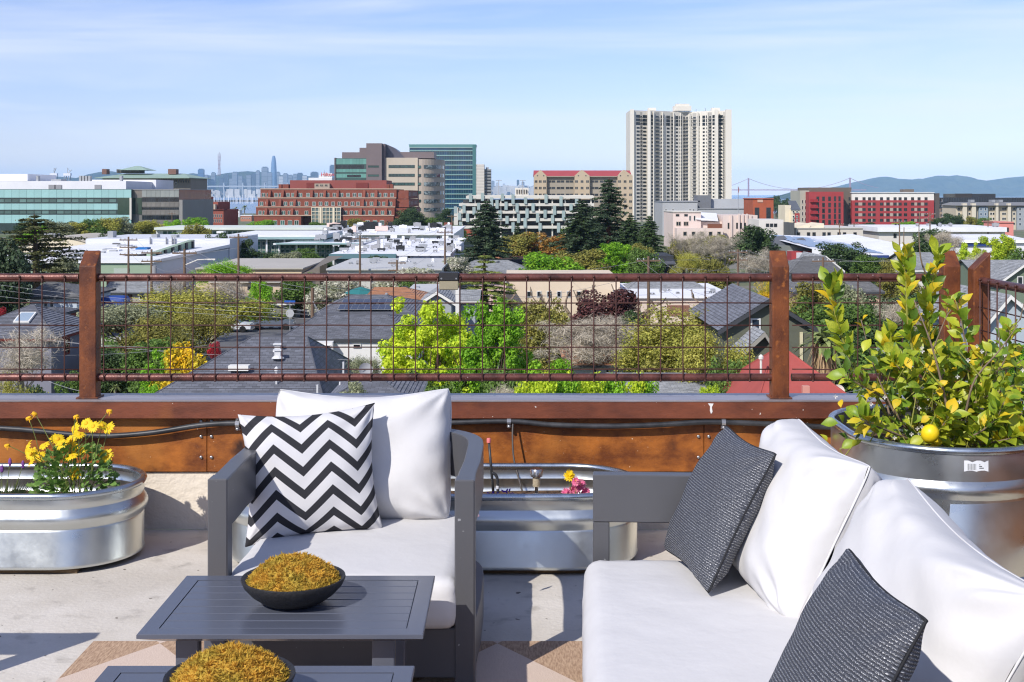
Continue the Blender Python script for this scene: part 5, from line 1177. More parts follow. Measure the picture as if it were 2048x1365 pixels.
# ------------------------------------------------------------------ parking garage
B = Bld('parking_garage', 'open-sided concrete parking garage hung with pale teal panels', 'garage', 1050, 420, R(0))
floors = [392, 407, 422, 437, 452]
B.box('shade_infill', 926, 1186, 400, None, 30, C_('garage interior shade', (64, 66, 70), .8), y=2.6)  # dark fill behind the slabs, its colour stands for the shade between decks
for k, py in enumerate(floors):
    p0 = 932 if k == 0 else 918 if k == 1 else 908
    B.box('deck_slab', p0, 1188, py, py + 5.6, 34, concm, y=0)
B.box('roof_deck', 935, 1186, 391.2, 392.2, 32, concm, y=1)
for px in list(frange(924, 1182, 11)): B.box('column', px - 1.3, px + 1.4, 393 if px > 934 else 408, None, .9, concm, y=1.0)
B.box('stair_core', 908, 916, 416, None, 10, concm, y=-.4); B.box('stair_core', 1143, 1162, 390.6, 400, 10, concm, y=3)
rr = random.Random(9); tealp = C_('hung teal panel', (150, 166, 164), .4, .06, .4, rnd=.08); b = MB(); b.box(-.62, -.12, -1.45, .62, 0, 1.45); pme = b.mesh('hung_panel', tealp)
pan = [(941, 396), (965, 394), (1005, 395), (1026, 399), (1051, 402), (1092, 398), (1122, 403), (1153, 405), (994, 409), (983, 404), (957, 413), (1012, 412), (1034, 416), (1066, 415), (1109, 421), (1142, 415), (948, 422), (919, 433), (935, 436), (971, 428), (1000, 430), (1054, 427), (1090, 428), (1127, 431), (1160, 428), (1014, 440), (1037, 437), (1075, 436), (1105, 439), (1140, 446), (921, 452), (962, 448), (987, 446), (1050, 446), (1080, 454), (1117, 456), (1026, 455), (911, 420), (928, 418)]
for px, py in pan: put('hung_panel', pme, B.root, (B.x(px, -.3), -.35, B.z(py, -.3)), None, (.82, 1, rr.uniform(.75, 1.15)))
for px in (997, 1046): b = MB(); b.tube([(B.x(px), 8, B.z(392)), (B.x(px), 8, B.z(361))], .12, 6); b.box(B.x(px) - 1, 7.8, B.z(361.4), B.x(px) + 1, 8.2, B.z(360.4)); b.build('lamp_mast', metalm, B.root)
B.box('stair_house', 1030, 1057, 376, 391.4, 6, concm, y=12); B.wins(frange(1034, 1053, 5), [384], 3, 9, 'beige/d', y=11.9)

# ------------------------------------------------------------------ right of the tower
B = Bld('grey_warehouse', 'grey flat-roofed block with dark penthouse below the white tower', 'building', 1418, 430)
B.box('wall', 1325, 1395, 404, None, 24, C_('light grey render', (170, 172, 174))); B.box('wall', 1395.2, 1510, 418, None, 24, C_('light grey render', (170, 172, 174)), y=.5); B.box('penthouse', 1348, 1400, 402, 404.5, 10, greym, y=6); B.box('penthouse', 1395, 1422, 391, 418.2, 9, C_('slate penthouse', (110, 112, 116)), y=6); B.box('penthouse', 1422.2, 1492, 398.5, 418.2, 12, C_('light grey render', (170, 172, 174)), y=8)
B.wins(frange(1332, 1346, 2) + [1380, 1387], [423, 433], 4.5, 9, 'white/d'); B.box('roof_edge', 1324, 1396, 403, 404.4, 25, metalm, y=-.3); B.box('roof_edge', 1395, 1511, 417, 418.4, 25, metalm, y=.2)
B = Bld('orange_brick_building', 'orange brick block with tall dark windows and faded roof sign', 'building', 1527, 400)
B.box('wall', 1506, 1547, 397.5, None, 16, C_('orange brick', (164, 86, 60), .9, .12, .6)); B.wins([1514, 1537], [428], 9, 25, 'dark/d'); B.box('ledge', 1505, 1548, 397, 398.6, 17, C_('orange brick', (164, 86, 60)), y=-.3); B.box('sign_panel', 1515, 1526, 400, 405, .2, C_('faded sign', (196, 160, 140)), y=-.15)
B = Bld('art_deco_hall', 'pinkish white stepped hall with pilasters and terrace', 'building', 1432, 330)
B.box('wall', 1346, 1402, 424, None, 20, pinkm); B.box('wing', 1446, 1515, 431, None, 18, pinkm, y=-1); B.box('terrace_wall', 1354, 1446, 457, None, 8, pinkm, y=-5); B.box('link_wall', 1402, 1446.2, 444, None, 14, pinkm, y=1)
B.box('ledge', 1345, 1403, 423, 425, 21, concm, y=-.3)
b = MB(); b.add([(B.x(1391), -.5, B.z(437)), (B.x(1436), -.5, B.z(441)), (B.x(1444), 9, B.z(428)), (B.x(1410), 9, B.z(426)), (B.x(1391), -.5, B.z(439)), (B.x(1436), -.5, B.z(443)), (B.x(1444), 9, B.z(444)), (B.x(1410), 9, B.z(444))], [(0, 1, 2, 3), (0, 4, 5, 1), (1, 5, 6, 2), (0, 3, 7, 4)]); b.build('glass_roof', roofw, B.root)
for px in (1463, 1478, 1486, 1494, 1502): B.box('pilaster', px - 1.6, px + 1.6, 428 if 1470 < px < 1500 else 430, None, .5, pinkm, y=-1.5)
B.wins([1457, 1474, 1482, 1490, 1510], [452], 3.4, 12, 'dark/d', y=-1); B.wins([1355, 1372], [431], 7, 4.5, 'dark/d'); B.wins([1380, 1389], [437], 4, 11, 'white/d'); B.wins(frange(1370, 1438, 5), [468], 8, 9, 'beige/d', y=-5); B.wins([1357, 1372], [448], 10, 9, 'beige/d')
B.box('planter_box', 1416, 1444, 448.5, 456.8, 1, C_('rust planter', (120, 74, 56)), y=-4.5); b = MB(); b.tube([(B.x(1479), 2, B.z(431)), (B.x(1479), 2, B.z(374))], .09, 5); b.build('flagpole', metalm, B.root); b = MB(); b.add([(B.x(1479), 2, B.z(372)), (B.x(1481.5), 2.1, B.z(378)), (B.x(1480.5), 2, B.z(386)), (B.x(1479), 2, B.z(385))], [(0, 1, 2, 3)]); b.build('flag', C_('flag cloth', (180, 90, 96)), B.root)
B = Bld('yellow_house', 'narrow cream house with red ground floor beside the red apartments', 'house', 1584, 470)
B.box('wall', 1570, 1582, 411, None, 12, cream); B.box('wall', 1582.2, 1599, 420, None, 14, cream, y=-1); b = MB(); b.add([(B.x(1580), -1.5, B.z(420)), (B.x(1600), -1.5, B.z(420)), (B.x(1600), 7, B.z(402)), (B.x(1583), 7, B.z(402))], [(0, 1, 2, 3)]); b.build('roof', C_('slate roof', (92, 96, 104)), B.root); B.box('red_base', 1590, 1599.3, 427, None, .4, redm, y=-1.45); B.wins([1587, 1594], [424, 434, 441], 4, 5, 'white/d', y=-1.5)
B = Bld('red_apartments', 'red apartment tower wrapped in taupe with stacked balconies', 'building', 1652, 520)
B.box('wall', 1617, 1703, 375.5, None, 20, taupe, y=6); B.box('wall', 1600, 1618.5, 381.5, None, 18, C_('pale grey green panel', (168, 166, 152)), y=5)
B.box('red_wall', 1618, 1687, 384, None, 8, redm, y=-1)
B.wins([1635.5, 1647, 1659], [398, 410.5, 422, 433.5, 445], 5.5, 9, 'dark/d', y=-1); B.wins([1670, 1679], [398, 410.5, 422, 433.5, 445], 4.5, 10, 'dark/d', y=-1); B.wins([1699], [398, 410, 422, 434], 4, 7, 'dark/d', y=6)
b = MB(); b.box(-1.5, -1.1, -.12, 1.5, .0, 0); b.box(-1.5, -1.1, 0, 1.5, -1.04, 1.0, 1); bme = b.mesh('balcony', [redm, C_('balcony red rail', (146, 40, 46))])
for py in (404, 416, 427.5, 439): put('balcony', bme, B.root, (B.x(1626), -1, B.z(py)))
B.wins([1605, 1611], [404, 416, 428, 440], 3, 8, 'white/d', y=5)
b = MB(); b.box(B.x(1687), -.6, -1, B.x(1690.5), 4, B.z(411)); b.build('fin', dkm, B.root)
B = Bld('red_apartments', 'long red apartment block with white top floor and taupe end', 'building', 1790, 524)
B.box('wall', 1704, 1868, 401, None, 18, redm); B.box('top_floor', 1704, 1868, 385.5, 401.2, 18, C_('off white panel', (222, 218, 210)), y=.4); B.box('end_wall', 1868.2, 1879, 387, None, 17, C_('dark taupe panel', (86, 80, 76)), y=1)
B.box('stair_house', 1807, 1828, 379, 385.7, 5, taupe, y=7); B.box('roof_edge', 1703, 1869, 384.8, 386, 19, whitem, y=-.1)
wx = [1713, 1728, 1739, 1748, 1763, 1776, 1790, 1800, 1811, 1825, 1838, 1852]
B.wins(wx, [398], 6, 6, 'dark/d', y=.4); B.wins(wx, [408.5, 419.5, 430, 441], 6.5, 6, 'dark/d')
for py in (408.5, 419.5, 430, 441):
    for p0, p1 in ((1717, 1724.5), (1742.5, 1745), (1768, 1772), (1780, 1786), (1793.5, 1797), (1829, 1834), (1842, 1848)): B.box('infill_panel', p0, p1, py - 3, py + 3, .08, C_('grey beige infill', (168, 156, 144)), y=-.06)
b = MB(); b.box(0, -.6, -.1, 2.0, 1.5, 0); b.box(1.9, -.6, 0, 2, 1.5, 1); bme = b.mesh('balcony', greym)
for py in (404, 414, 424, 434, 444): put('balcony', bme, B.root, (B.x(1879), 3, B.z(py)))
B = Bld('dark_glass_block', 'low black glass office block under the headland', 'building', 1980, 700)
B.box('wall', 1880, 2110, 395.5, None, 30, C_('black curtain glass', (26, 34, 46), .08, .3, .1, spec=.8)); B.box('wing', 1911, 1991, 388, 396, 20, C_('black curtain glass', (26, 34, 46)), y=4); B.box('wing_side', 1911, 1944, 387.6, 395.8, 1, C_('brown glass', (60, 54, 52), .15), y=3)
b = MB()
for px in frange(1882, 2108, 46): b.box(B.x(px) - .06, -.1, 0, B.x(px) + .06, 0, B.z(396))
for py in (402, 409, 416): b.box(B.x(1880), -.12, B.z(py + .5), B.x(2110), 0, B.z(py))
stuff(b.build('mullion', C_('dark mullion', (64, 70, 80), .4), B.root)); B.box('base', 1880, 1925, 418, None, 6, C_('tan stone base', (158, 136, 116)), y=-3); B.wins(frange(1886, 1919, 5), [426], 4, 5, 'dark/d', y=-3)
B = Bld('beige_apartments', 'beige and blue grey apartment row with grey pitched roof', 'building', 1985, 560)
B.box('wall', 1912, 2100, 411, None, 18, C_('warm beige stucco', (196, 184, 162)))
for p0, p1, m_ in ((1958, 1976, C_('blue grey siding', (136, 150, 162))), (2034, 2070, C_('grey siding', (150, 156, 160)))): B.box('bay', p0, p1, 414, None, 1.4, m_, y=-1.4)
for p0, p1 in ((1926, 1934), (1944, 1952), (1992, 1997), (2016, 2022)): B.box('tower_bay', p0, p1, 407, None, 2, C_('pale beige stucco', (208, 198, 178)), y=-2)
b = MB(); b.add([(B.x(1908), -2.6, B.z(411.5)), (B.x(2104), -2.6, B.z(411.5)), (B.x(2100), 9, B.z(405)), (B.x(1914), 9, B.z(405)), (B.x(1908), 20, B.z(411.5)), (B.x(2104), 20, B.z(411.5))], [(0, 1, 2, 3), (3, 2, 5, 4), (0, 3, 4), (1, 5, 2)]); b.build('roof', C_('grey shingle roof', (128, 128, 128)), B.root)
B.wins([1918, 1939, 1982, 1987, 2006, 2010, 2028, 2075], [418, 428, 438, 448], 4.5, 5.5, 'white/d'); B.wins([1962, 1971, 2040, 2050, 2060], [419, 429, 439, 449], 4.5, 6, 'white/b', y=-1.4)
for px in (1945, 1987, 2002): B.box('roof_unit', px - 3, px + 4, 400, 405.4, 4, metalm, y=7)
B = Bld('pink_building', 'small salmon pink stucco building among the trees', 'building', 2011, 330)
B.box('wall', 1996, 2027, 445, None, 10, salmon); B.box('roof_edge', 1995, 2028, 444, 446, 11, salmon, y=-.3); B.wins([2015], [460], 5, 9, 'dark/d'); B.wins([2002], [457], 3, 4, 'dark/d')

# ------------------------------------------------------------------ low industrial buildings
B = Bld('white_warehouse', 'low white roofed warehouse with sage green front and blue white side', 'warehouse', 200, 170)
x1 = B.x(302); x0 = B.x(-60); zt = B.z(521)
b = MB(); b.box(x0, 0, -.6, x1, 46, zt - .35); b.build('wall', seagrn, B.root)
b = MB(); b.box(x1 + .004, .0, -.6, x1 + .1, 46, zt - .35); b.build('side_wall', C_('pale blue white siding', (196, 202, 212)), B.root)
b = MB(); b.add([(x0, -.3, zt - .36), (x1 + .4, -.3, zt - .36), (x1 + .4, 46, zt - .2), (x0, 46, zt - .2), (x0, -.3, zt), (x1 + .4, -.3, zt), (x1 + .4, 46, zt + .3), (x0, 46, zt + .3)], [(4, 5, 6, 7), (0, 1, 5, 4), (1, 2, 6, 5)]); b.build('roof', roofw, B.root)
b = MB(); b.prismx([(10, zt + .05), (34, zt + .2), (34, zt + 1.5), (10, zt + .4)], x1 - 3.4, x1 - 2.6); b.build('skylight_monitor', [seagrn], B.root); b = MB(); b.add([(x1 - 2.5, 10, zt + .42), (x1 - 2.5, 34.1, zt + 1.52), (x1 - 7, 34.1, zt + .5), (x1 - 7, 10, zt + .2)], [(0, 1, 2, 3)]); b.build('monitor_roof', roofw, B.root)
for k in range(6): b = MB(); y = 12 + k * 4; b.box(x1 - 2.62, y, zt, x1 - 2.4, y + 1.1, zt + .5 + k * .18); b.build('monitor_window', dkm, B.root)
B.wins([255, 245, 235], [540], 8, 6, 'dark/d'); b = MB(); b.box(B.x(228), -.1, B.z(552), B.x(258), -.02, B.z(537)); b.build('shutter_door', C_('shutter grey green', (170, 182, 170)), B.root)
rr = random.Random(3)
for k in range(22): b = MB(); y = rr.uniform(4, 42); x = rr.uniform(x0 + 8, x1 - 12); s_ = rr.uniform(.4, .9); b.box(x - s_, y - s_, zt - .05, x + s_, y + s_, zt + .15 + .25 * rr.random() + y * .006); b.build('roof_vent', rr.choice([greym, roofw, metalm]), B.root)
b = MB(); b.box(B.x(290, 30) - .9, 28, zt + .1, B.x(290, 30) + .9, 30, zt + .5); b.build('roof_tarp', C_('blue roof tarp', (30, 104, 168)), B.root)
b = MB(); b.box(x0, 46.1, -.6, x1 + .3, 70, B.z(478, 46)); b.build('rear_block', C_('bright white siding', (206, 208, 214)), B.root)
for px in (300, 332, 344, 349): b = MB(); y = 46; b.box(B.x(px, y), y - .3, zt, B.x(px + 1.4, y), y + .05, B.z(475, 46)); b.build('downpipe', greym, B.root)
for px, py in ((220, 463), (308, 469), (347, 471)): b = MB(); y = 52; b.box(B.x(px - 5, y), y, B.z(478.5, 52), B.x(px + 6, y), y + 2, B.z(py, 52)); b.build('roof_unit', metalm, B.root)
b = MB(); b.box(B.x(225, 45.9), 45.8, B.z(492, 46), B.x(240, 45.9), 46.05, B.z(487, 46)); b.build('vent_grille', dkm, B.root)
B = Bld('barrel_roof_shed', 'tan barrel-roofed shed behind the conifer', 'shed', 120, 260)
arc = [(B.x(26) + (B.x(212) - B.x(26)) * t, B.z(500) + (B.z(474) - B.z(500)) * math.sin(math.pi * t)) for t in [k / 14 for k in range(15)]]
b = MB(); b.prismy([(arc[0][0], -1), (arc[-1][0], -1)] + list(reversed(arc)), .3, 22); b.build('wall', cream, B.root)
b = MB()
for p, q in zip(arc, arc[1:]): b.add([(p[0], 0, p[1] + .1), (q[0], 0, q[1] + .1), (q[0], 23, q[1] + .1), (p[0], 23, p[1] + .1), (p[0], 0, p[1] - .2), (q[0], 0, q[1] - .2)], [(0, 1, 2, 3), (4, 5, 1, 0)])
b.build('roof', C_('tan membrane', (186, 178, 164)), B.root); b = MB(); b.box(B.x(112, 6), 5, B.z(486), B.x(134, 6), 9, B.z(476)); b.build('skylight', C_('rusty skylight', (150, 120, 104)), B.root); B.box('roof_unit', 88, 110, 467, 476, 3, metalm, y=12)
B = Bld('glass_pavilion', 'long low white roofed pavilion with window band', 'building', 490, 330)
B.box('wall', 312, 672, 460, None, 22, C_('pavilion wall', (196, 198, 194))); B.box('roof', 308, 674, 455.5, 460.2, 24, C_('sage edged roof', (206, 212, 204)), y=-1.4); B.wins(frange(330, 660, 34), [466], 8.5, 7, 'green/g'); B.box('pier', 353, 365, 458, None, .6, whitem, y=-.6)
B.box('roof_unit', 433, 447, 463, 467, 3, roofw, y=-5)
B = Bld('studio_building', 'white roofed studio with teal fascia and tall gridded glass', 'building', 555, 262)
B.box('wall', 458, 642, 479, None, 26, C_('studio glazing', (86, 108, 108), .12, .35, .3, spec=.7)); B.box('roof', 452, 646, 470, 474.5, 30, roofw, y=-2); B.box('fascia', 451.5, 646.5, 474.7, 479.2, 30, C_('teal fascia', (150, 178, 178), .5), y=-2.1)
for px in frange(462, 640, 6): B.box('column', px - 1.6, px + 1.6, 479, None, .5, whitem, y=-1)
B.wins(frange(471, 631, 18), [487, 496, 505], 7.6, 8.4, 'green/g', y=-.02)
B = Bld('studio_building', 'nearer white roofed studio wing with sloping teal eave', 'building', 660, 238)
B.box('wall', 557, 722, 489, None, 40, C_('studio glazing', (86, 108, 108))); b = MB(); b.add([(B.x(551), -2.4, B.z(486)), (B.x(726), -2.4, B.z(486)), (B.x(722), 44, B.z(468, 44) - 1.2), (B.x(598), 44, B.z(468, 44) - 1.2), (B.x(551), -2.4, B.z(489)), (B.x(726), -2.4, B.z(489)), (B.x(726), 44, B.z(489))], [(0, 1, 2, 3), (0, 4, 5, 1), (1, 5, 6, 2)]); b.build('roof', roofw, B.root); B.box('fascia', 551, 726, 486.4, 489.4, .3, C_('teal fascia', (150, 178, 178)), y=-2.8)
for px in (558, 593, 632, 667, 700, 721): B.box('column', px - 1.8, px + 1.8, 489, None, .5, whitem, y=-1)
B.wins(frange(565, 716, 16), [494, 503, 512], 8, 8, 'green/g', y=-.02); units(B, 14, 625, 715, 6, 40, B.z(484), 31)
B = Bld('workshop', 'wide white roofed workshop crowded with rooftop plant', 'building', 790, 205)
zr = B.z(507.5); b = MB(); b.box(B.x(667), 0, -.6, B.x(793), 60, zr - .3); b.build('wall', C_('teal grey wall', (112, 128, 132), .5), B.root)
b = MB(); b.box(B.x(793) + .01, -1, -.6, B.x(900), 60, zr - .3); b.build('annex_wall', C_('lavender white siding', (184, 188, 204)), B.root)
b = MB(); b.box(B.x(662), -1.6, zr - .3, B.x(902), 70, zr); b.build('roof', roofw, B.root)
b = MB(); b.box(B.x(661), -1.9, zr - .75, B.x(794), -1.6, zr + .02); b.build('fascia', C_('dark teal fascia', (92, 124, 130), .5), B.root)
for px in (668, 690, 710, 730, 780): B.box('mullion', px - .6, px + .6, 510, None, .2, whitem, y=-.25)
B.wins([816], [515], 12, 8, 'white/d', y=-1); B.box('garage_door', 837, 849, 517, None, .1, C_('grey steel door', (126, 128, 134)), y=-1.1)
for px in (825, 861, 880): B.box('downpipe', px, px + 1, 509, None, .15, greym, y=-1.2)
units(B, 85, 672, 925, 3, 68, zr, 32, .72)
B = Bld('workshop', 'second white roofed workshop further back with plant and pink skylights', 'building', 740, 300)
zr = B.z(468); b = MB(); b.box(B.x(640), 0, -.6, B.x(905), 70, zr - .3); b.build('wall', whitem, B.root); b = MB(); b.box(B.x(636), -1, zr - .3, B.x(908), 74, zr); b.build('roof', roofw, B.root)
units(B, 60, 645, 900, 3, 70, zr, 33, 1.05); units(B, 10, 660, 800, 6, 40, zr, 34, 1.8, [C_('pinkish skylight', (222, 196, 186)), dkm])
B = Bld('brick_arcade', 'low red brick row with rounded gables behind the white roofs', 'building', 870, 392)
for k, px in enumerate(frange(806, 932, 4)):
    b = MB(); w = B.x(40 + CX) - B.x(CX); xs_ = frange(-w / 2, w / 2, 9); b.prismy([(B.x(px) - w / 2, -1), (B.x(px) + w / 2, -1)] + [(B.x(px) + x, B.z(470) + 1.3 * math.cos(x / w * math.pi) ** .7 if abs(x) < w / 2 - .01 else B.z(470)) for x in reversed(xs_)], 0, 12); b.build('brick_gable', C_('orange red brick', (160, 78, 56), .9, .1, .6), B.root)
    B.wins([px - 8, px + 8], [474], 7, 5, 'white/d')
B.box('wall', 790, 952, 474, None, 11, C_('grey annex', (168, 166, 168)), y=1); B.box('brick_stub', 888, 905, 446, None, 5, brickm, y=30)
B = Bld('tan_warehouse', 'flat tan warehouse just above the rail', 'warehouse', 516, 172)
B.box('wall', 392, 603, 539, None, 24, C_('tan stucco', (214, 192, 158))); B.box('roof', 390, 606, 536.5, 539.2, 26, C_('grey tan roof', (178, 172, 162)), y=-.4)
b = MB(); b.add([(B.x(603), -.3, B.z(548)), (B.x(640), -.3, B.z(533)), (B.x(640), 24, B.z(530)), (B.x(606), 24, B.z(530)), (B.x(640), -.3, -.6), (B.x(603), -.3, -.6)], [(0, 1, 2, 3), (0, 5, 4, 1)]); b.build('lean_to', C_('brown grey roof', (120, 112, 102)), B.root)
B.box('roof_unit', 585, 600, 530, 534, 2, metalm, y=8); b = MB(); b.box(B.x(430), -.06, -.6, B.x(560), -.02, B.z(560)); b.build('plaster_band', C_('orange tan stucco', (218, 186, 150)), B.root)
B = Bld('flat_roof_store', 'pale grey flat-roofed store with low vents', 'building', 766, 170)
B.box('wall', 655, 880, 541, None, 26, C_('grey cream wall', (198, 196, 188))); B.box('roof', 652, 884, 538, 541.2, 28, C_('pale grey roof', (186, 186, 184)), y=-.4); units(B, 12, 670, 870, 3, 22, B.z(538), 41, .6); B.box('parapet', 745, 882, 530, 538.4, 1, C_('pale grey roof', (186, 186, 184)), y=24)
B.box('roof_unit', 747, 765, 531, 536.5, 3, dkm, y=15)

for px, t0, w, m_, lab in ((457, 428, 24, concm, 'low grey shed by the shore palms'), (492, 432, 22, C_('clay wall', (176, 120, 96)), 'low clay red shed at the corner of the brick terraces'), (466, 421, 26, whitem, 'long white shed on the shore behind the palms')):
    B = Bld('shed', lab, 'shed', px, 1000 if m_ is not whitem else 1380); B.box('wall', px - w / 2, px + w / 2, t0, None, 14, m_); B.box('roof', px - w / 2 - .6, px + w / 2 + .6, t0 - 1, t0 + .1, 15, roofw, y=-.5); B.wins(frange(px - w / 3, px + w / 3, 5), [t0 + 5], 2.2, 3, 'white/d')
# right side low buildings
B = Bld('sawtooth_warehouse', 'pale beige warehouse with two sawtooth skylights', 'warehouse', 1658, 300)
wall_ = C_('pale beige block', (204, 196, 184)); B.box('wall', 1591, 1726, 457, None, 24, wall_); B.box('roof_edge', 1590, 1727, 456, 457.4, 25, concm, y=-.3)
for p0 in (1592, 1620):
    b = MB(); b.prismy([(B.x(p0), B.z(456)), (B.x(p0 + 30), B.z(456)), (B.x(p0 + 30), B.z(447.5))], 1, 14); b.build('sawtooth', cream, B.root)
B.wins([1597, 1617, 1628, 1648, 1658, 1678, 1689, 1710], [470], 6.5, 10, 'dark/d'); B.box('stair_tower', 1580, 1589, 446, None, 8, C_('dark grey stair', (84, 86, 88)), y=-2)
B = Bld('block_building', 'white block building with small high windows next to the hall', 'building', 1540, 305)
B.box('wall', 1518, 1567, 440, None, 14, C_('off white block', (214, 208, 200))); B.wins([1543, 1535, 1551], [451], 6.5, 7, 'dark/d')
B = Bld('solar_warehouse', 'white roofed warehouse covered in dark solar panels with blue trim', 'warehouse', 1730, 232)
b = MB(); b.box(B.x(1622), 0, -.6, B.x(1856), 50, B.z(511) - .05); b.build('wall', whitem, B.root)
b = MB(); b.add([(B.x(1622), -.8, B.z(498)), (B.x(1776), -.8, B.z(510)), (B.x(1856), -.8, B.z(500)), (B.x(1622), 52, B.z(498) + 1), (B.x(1776), 52, B.z(510) + 1.6), (B.x(1856), 52, B.z(500) + 1.2), (B.x(1622), -.8, B.z(513)), (B.x(1776), -.8, B.z(513)), (B.x(1856), -.8, B.z(513))], [(0, 1, 4, 3), (1, 2, 5, 4), (0, 6, 7, 1), (1, 7, 8, 2)]); b.build('roof', roofw, B.root)
B.box('trim', 1738, 1778, 511, 516, .2, C_('navy trim', (44, 66, 124)), y=-1.1)
solm = C_('solar panel', (52, 62, 88), .12, .12, .6, spec=.8, rnd=.15); b = MB(); b.box(-.95, -.6, 0, .95, .6, .05); pme = b.mesh('solar_panel', solm)
for j in range(11):
    for i in range(10):
        px = 1640 + i * 13.5 + (j % 4) * 2; y = 3 + j * 3.8
        if (i + j * 3) % 11 == 0: continue
        x = B.x(px, 0); tt = (px - 1622) / 154; z = (B.z(498) + (B.z(510) - B.z(498)) * tt if px < 1776 else B.z(505)) + y / 52 * 1.3 + .12
        o = put('solar_panel', pme, B.root, (x, y, z), (R(4), R(4.0), 0), (1.0, 2.2, 1))
B = Bld('dark_sawtooth_shed', 'dark grey shed with stepped skylight roof and red wall strip', 'shed', 1590, 250)
for k, (p0, p1, t0, t1) in enumerate(((1543, 1562, 472, 480), (1548, 1600, 476, 492), (1594, 1636, 480, 494))):
    b = MB(); y = 8 - k * 2; b.add([(B.x(p0), y, B.z(t1)), (B.x(p1), y, B.z(t1)), (B.x(p1), y + 9, B.z(t0)), (B.x(p0), y + 9, B.z(t0) - .8), (B.x(p0), y, 0), (B.x(p1), y, 0), (B.x(p1), y + 9, 0)], [(0, 1, 2, 3), (0, 4, 5, 1), (1, 5, 6, 2)]); b.build('sawtooth', C_('dark slate roof', (98, 100, 104)), B.root)
B.box('wall', 1538, 1640, 492, None, 10, C_('grey green wall', (116, 120, 116)), y=2); B.box('red_wall', 1583, 1632, 504, None, 4, redm, y=-6); 
B = Bld('white_depot', 'long white depot roof stretching behind the lemon tree top', 'warehouse', 1880, 300)
B.box('wall', 1758, 2010, 464, None, 20, C_('depot wall', (210, 204, 196))); B.box('roof', 1755, 2014, 455, 464.2, 26, roofw, y=-1); B.wins([1790, 1846], [472], 6, 9, 'dark/d'); units(B, 8, 1770, 2000, 3, 20, B.z(455), 44, .8)
B = Bld('white_depot', 'white shed with navy blue fascia stripe', 'warehouse', 1985, 240)
B.box('wall', 1912, 2080, 480, None, 18, whitem); B.box('fascia', 1911, 2022, 487, 493, .3, C_('navy trim', (44, 66, 124)), y=-.3); b = MB(); b.add([(B.x(1905), -.6, B.z(486)), (B.x(2090), -.6, B.z(486)), (B.x(2090), 20, B.z(469, 20)), (B.x(1930), 20, B.z(469, 20))], [(0, 1, 2, 3)]); b.build('roof', roofw, B.root)
# ================================================================== houses
def shingle(name, rgb, rgb2=None):
    m = M(name, rgb, .92, var=.12, scale=1.2, detail=8); t = m.node_tree; b = t.nodes['Principled BSDF']; N = t.nodes.new; L = t.links.new
    if 'tabs' in t.nodes: return m
    old = b.inputs['Base Color'].links[0].from_socket; uv = N('ShaderNodeUVMap'); uv.name = 'tabs'
    br = N('ShaderNodeTexBrick'); br.inputs['Scale'].default_value = 1; br.inputs['Mortar Size'].default_value = .012; br.inputs['Brick Width'].default_value = .32; br.inputs['Row Height'].default_value = .2; br.inputs['Bias'].default_value = 0
    br.inputs['Color1'].default_value = (.78, .78, .78, 1); br.inputs['Color2'].default_value = (1.25, 1.25, 1.25, 1); br.inputs['Mortar'].default_value = (.62, .62, .62, 1)
    L(uv.outputs[0], br.inputs['Vector']); mx = N('ShaderNodeMix'); mx.data_type = 'RGBA'; mx.blend_type = 'MULTIPLY'; mx.inputs[0].default_value = 1; L(old, mx.inputs[6]); L(br.outputs['Color'], mx.inputs[7])
    for lk in list(b.inputs['Base Color'].links): t.links.remove(lk)
    L(mx.outputs[2], b.inputs['Base Color']); return m
SH = {'char': shingle('charcoal shingle', (112, 114, 122)), 'grey': shingle('grey shingle', (118, 118, 118)), 'lgrey': shingle('light grey shingle', (150, 152, 154)), 'orange': shingle('orange tile', (192, 140, 106)), 'red': M('red painted roof', (166, 80, 72), .85, var=.1, scale=.8, detail=7), 'brown': shingle('brown shingle', (104, 94, 84)), 'metal': M('pale seamed metal roof', (176, 182, 190), .45, var=.06, scale=.4, metal=.2), 'rust': shingle('rust brown shingle', (128, 84, 72))}
def roof_faces(name, faces, mat, parent, courses=0.2, th=.03):
    """roof planes made of overlapping shingle courses: each face is (eave a, eave b, ridge c, ridge d), a-b along the eave"""
    vs, fs, uv = [], [], []
    for a, b_, c, d in faces:
        a, b_, c, d = map(Vector, (a, b_, c, d)); slope = ((c + d) / 2 - (a + b_) / 2).length; n = max(1, int(slope / courses)) if courses else 1; n = min(n, 60)
        nrm = (b_ - a).cross(d - a).normalized(); ex = (b_ - a).normalized()
        if nrm.z < 0: nrm = -nrm
        up = nrm.cross(ex)
        for i in range(n):
            t0, t1 = i / n, (i + 1) / n
            p0, p1, q1, q0 = a.lerp(d, t0), b_.lerp(c, t0), b_.lerp(c, t1), a.lerp(d, t1); k = len(vs); lift = nrm * (th if n > 1 else 0)
            pts = [p0 + lift, p1 + lift, q1, q0, p0, p1]; vs += pts; fs.append((k, k + 1, k + 2, k + 3)); uv.append([((p - a).dot(ex), (p - a).dot(up)) for p in pts[:4]])
            fs.append((k + 4, k + 5, k + 1, k)); uv.append([((p - a).dot(ex), (p - a).dot(up)) for p in (pts[4], pts[5], pts[1], pts[0])])
    me = bpy.data.meshes.new(name); me.from_pydata([tuple(v) for v in vs], [], fs); me.materials.append(mat); ul = me.uv_layers.new(name='UVMap')
    ul.data.foreach_set('uv', np.array([c for f in uv for q in f for c in q], dtype=np.float32)); me.update(); return put(name, me, parent)
GW = C_('house white', (214, 210, 202)); trimw = C_('white trim', (222, 220, 214)); trimd = C_('dark trim', (60, 62, 66))
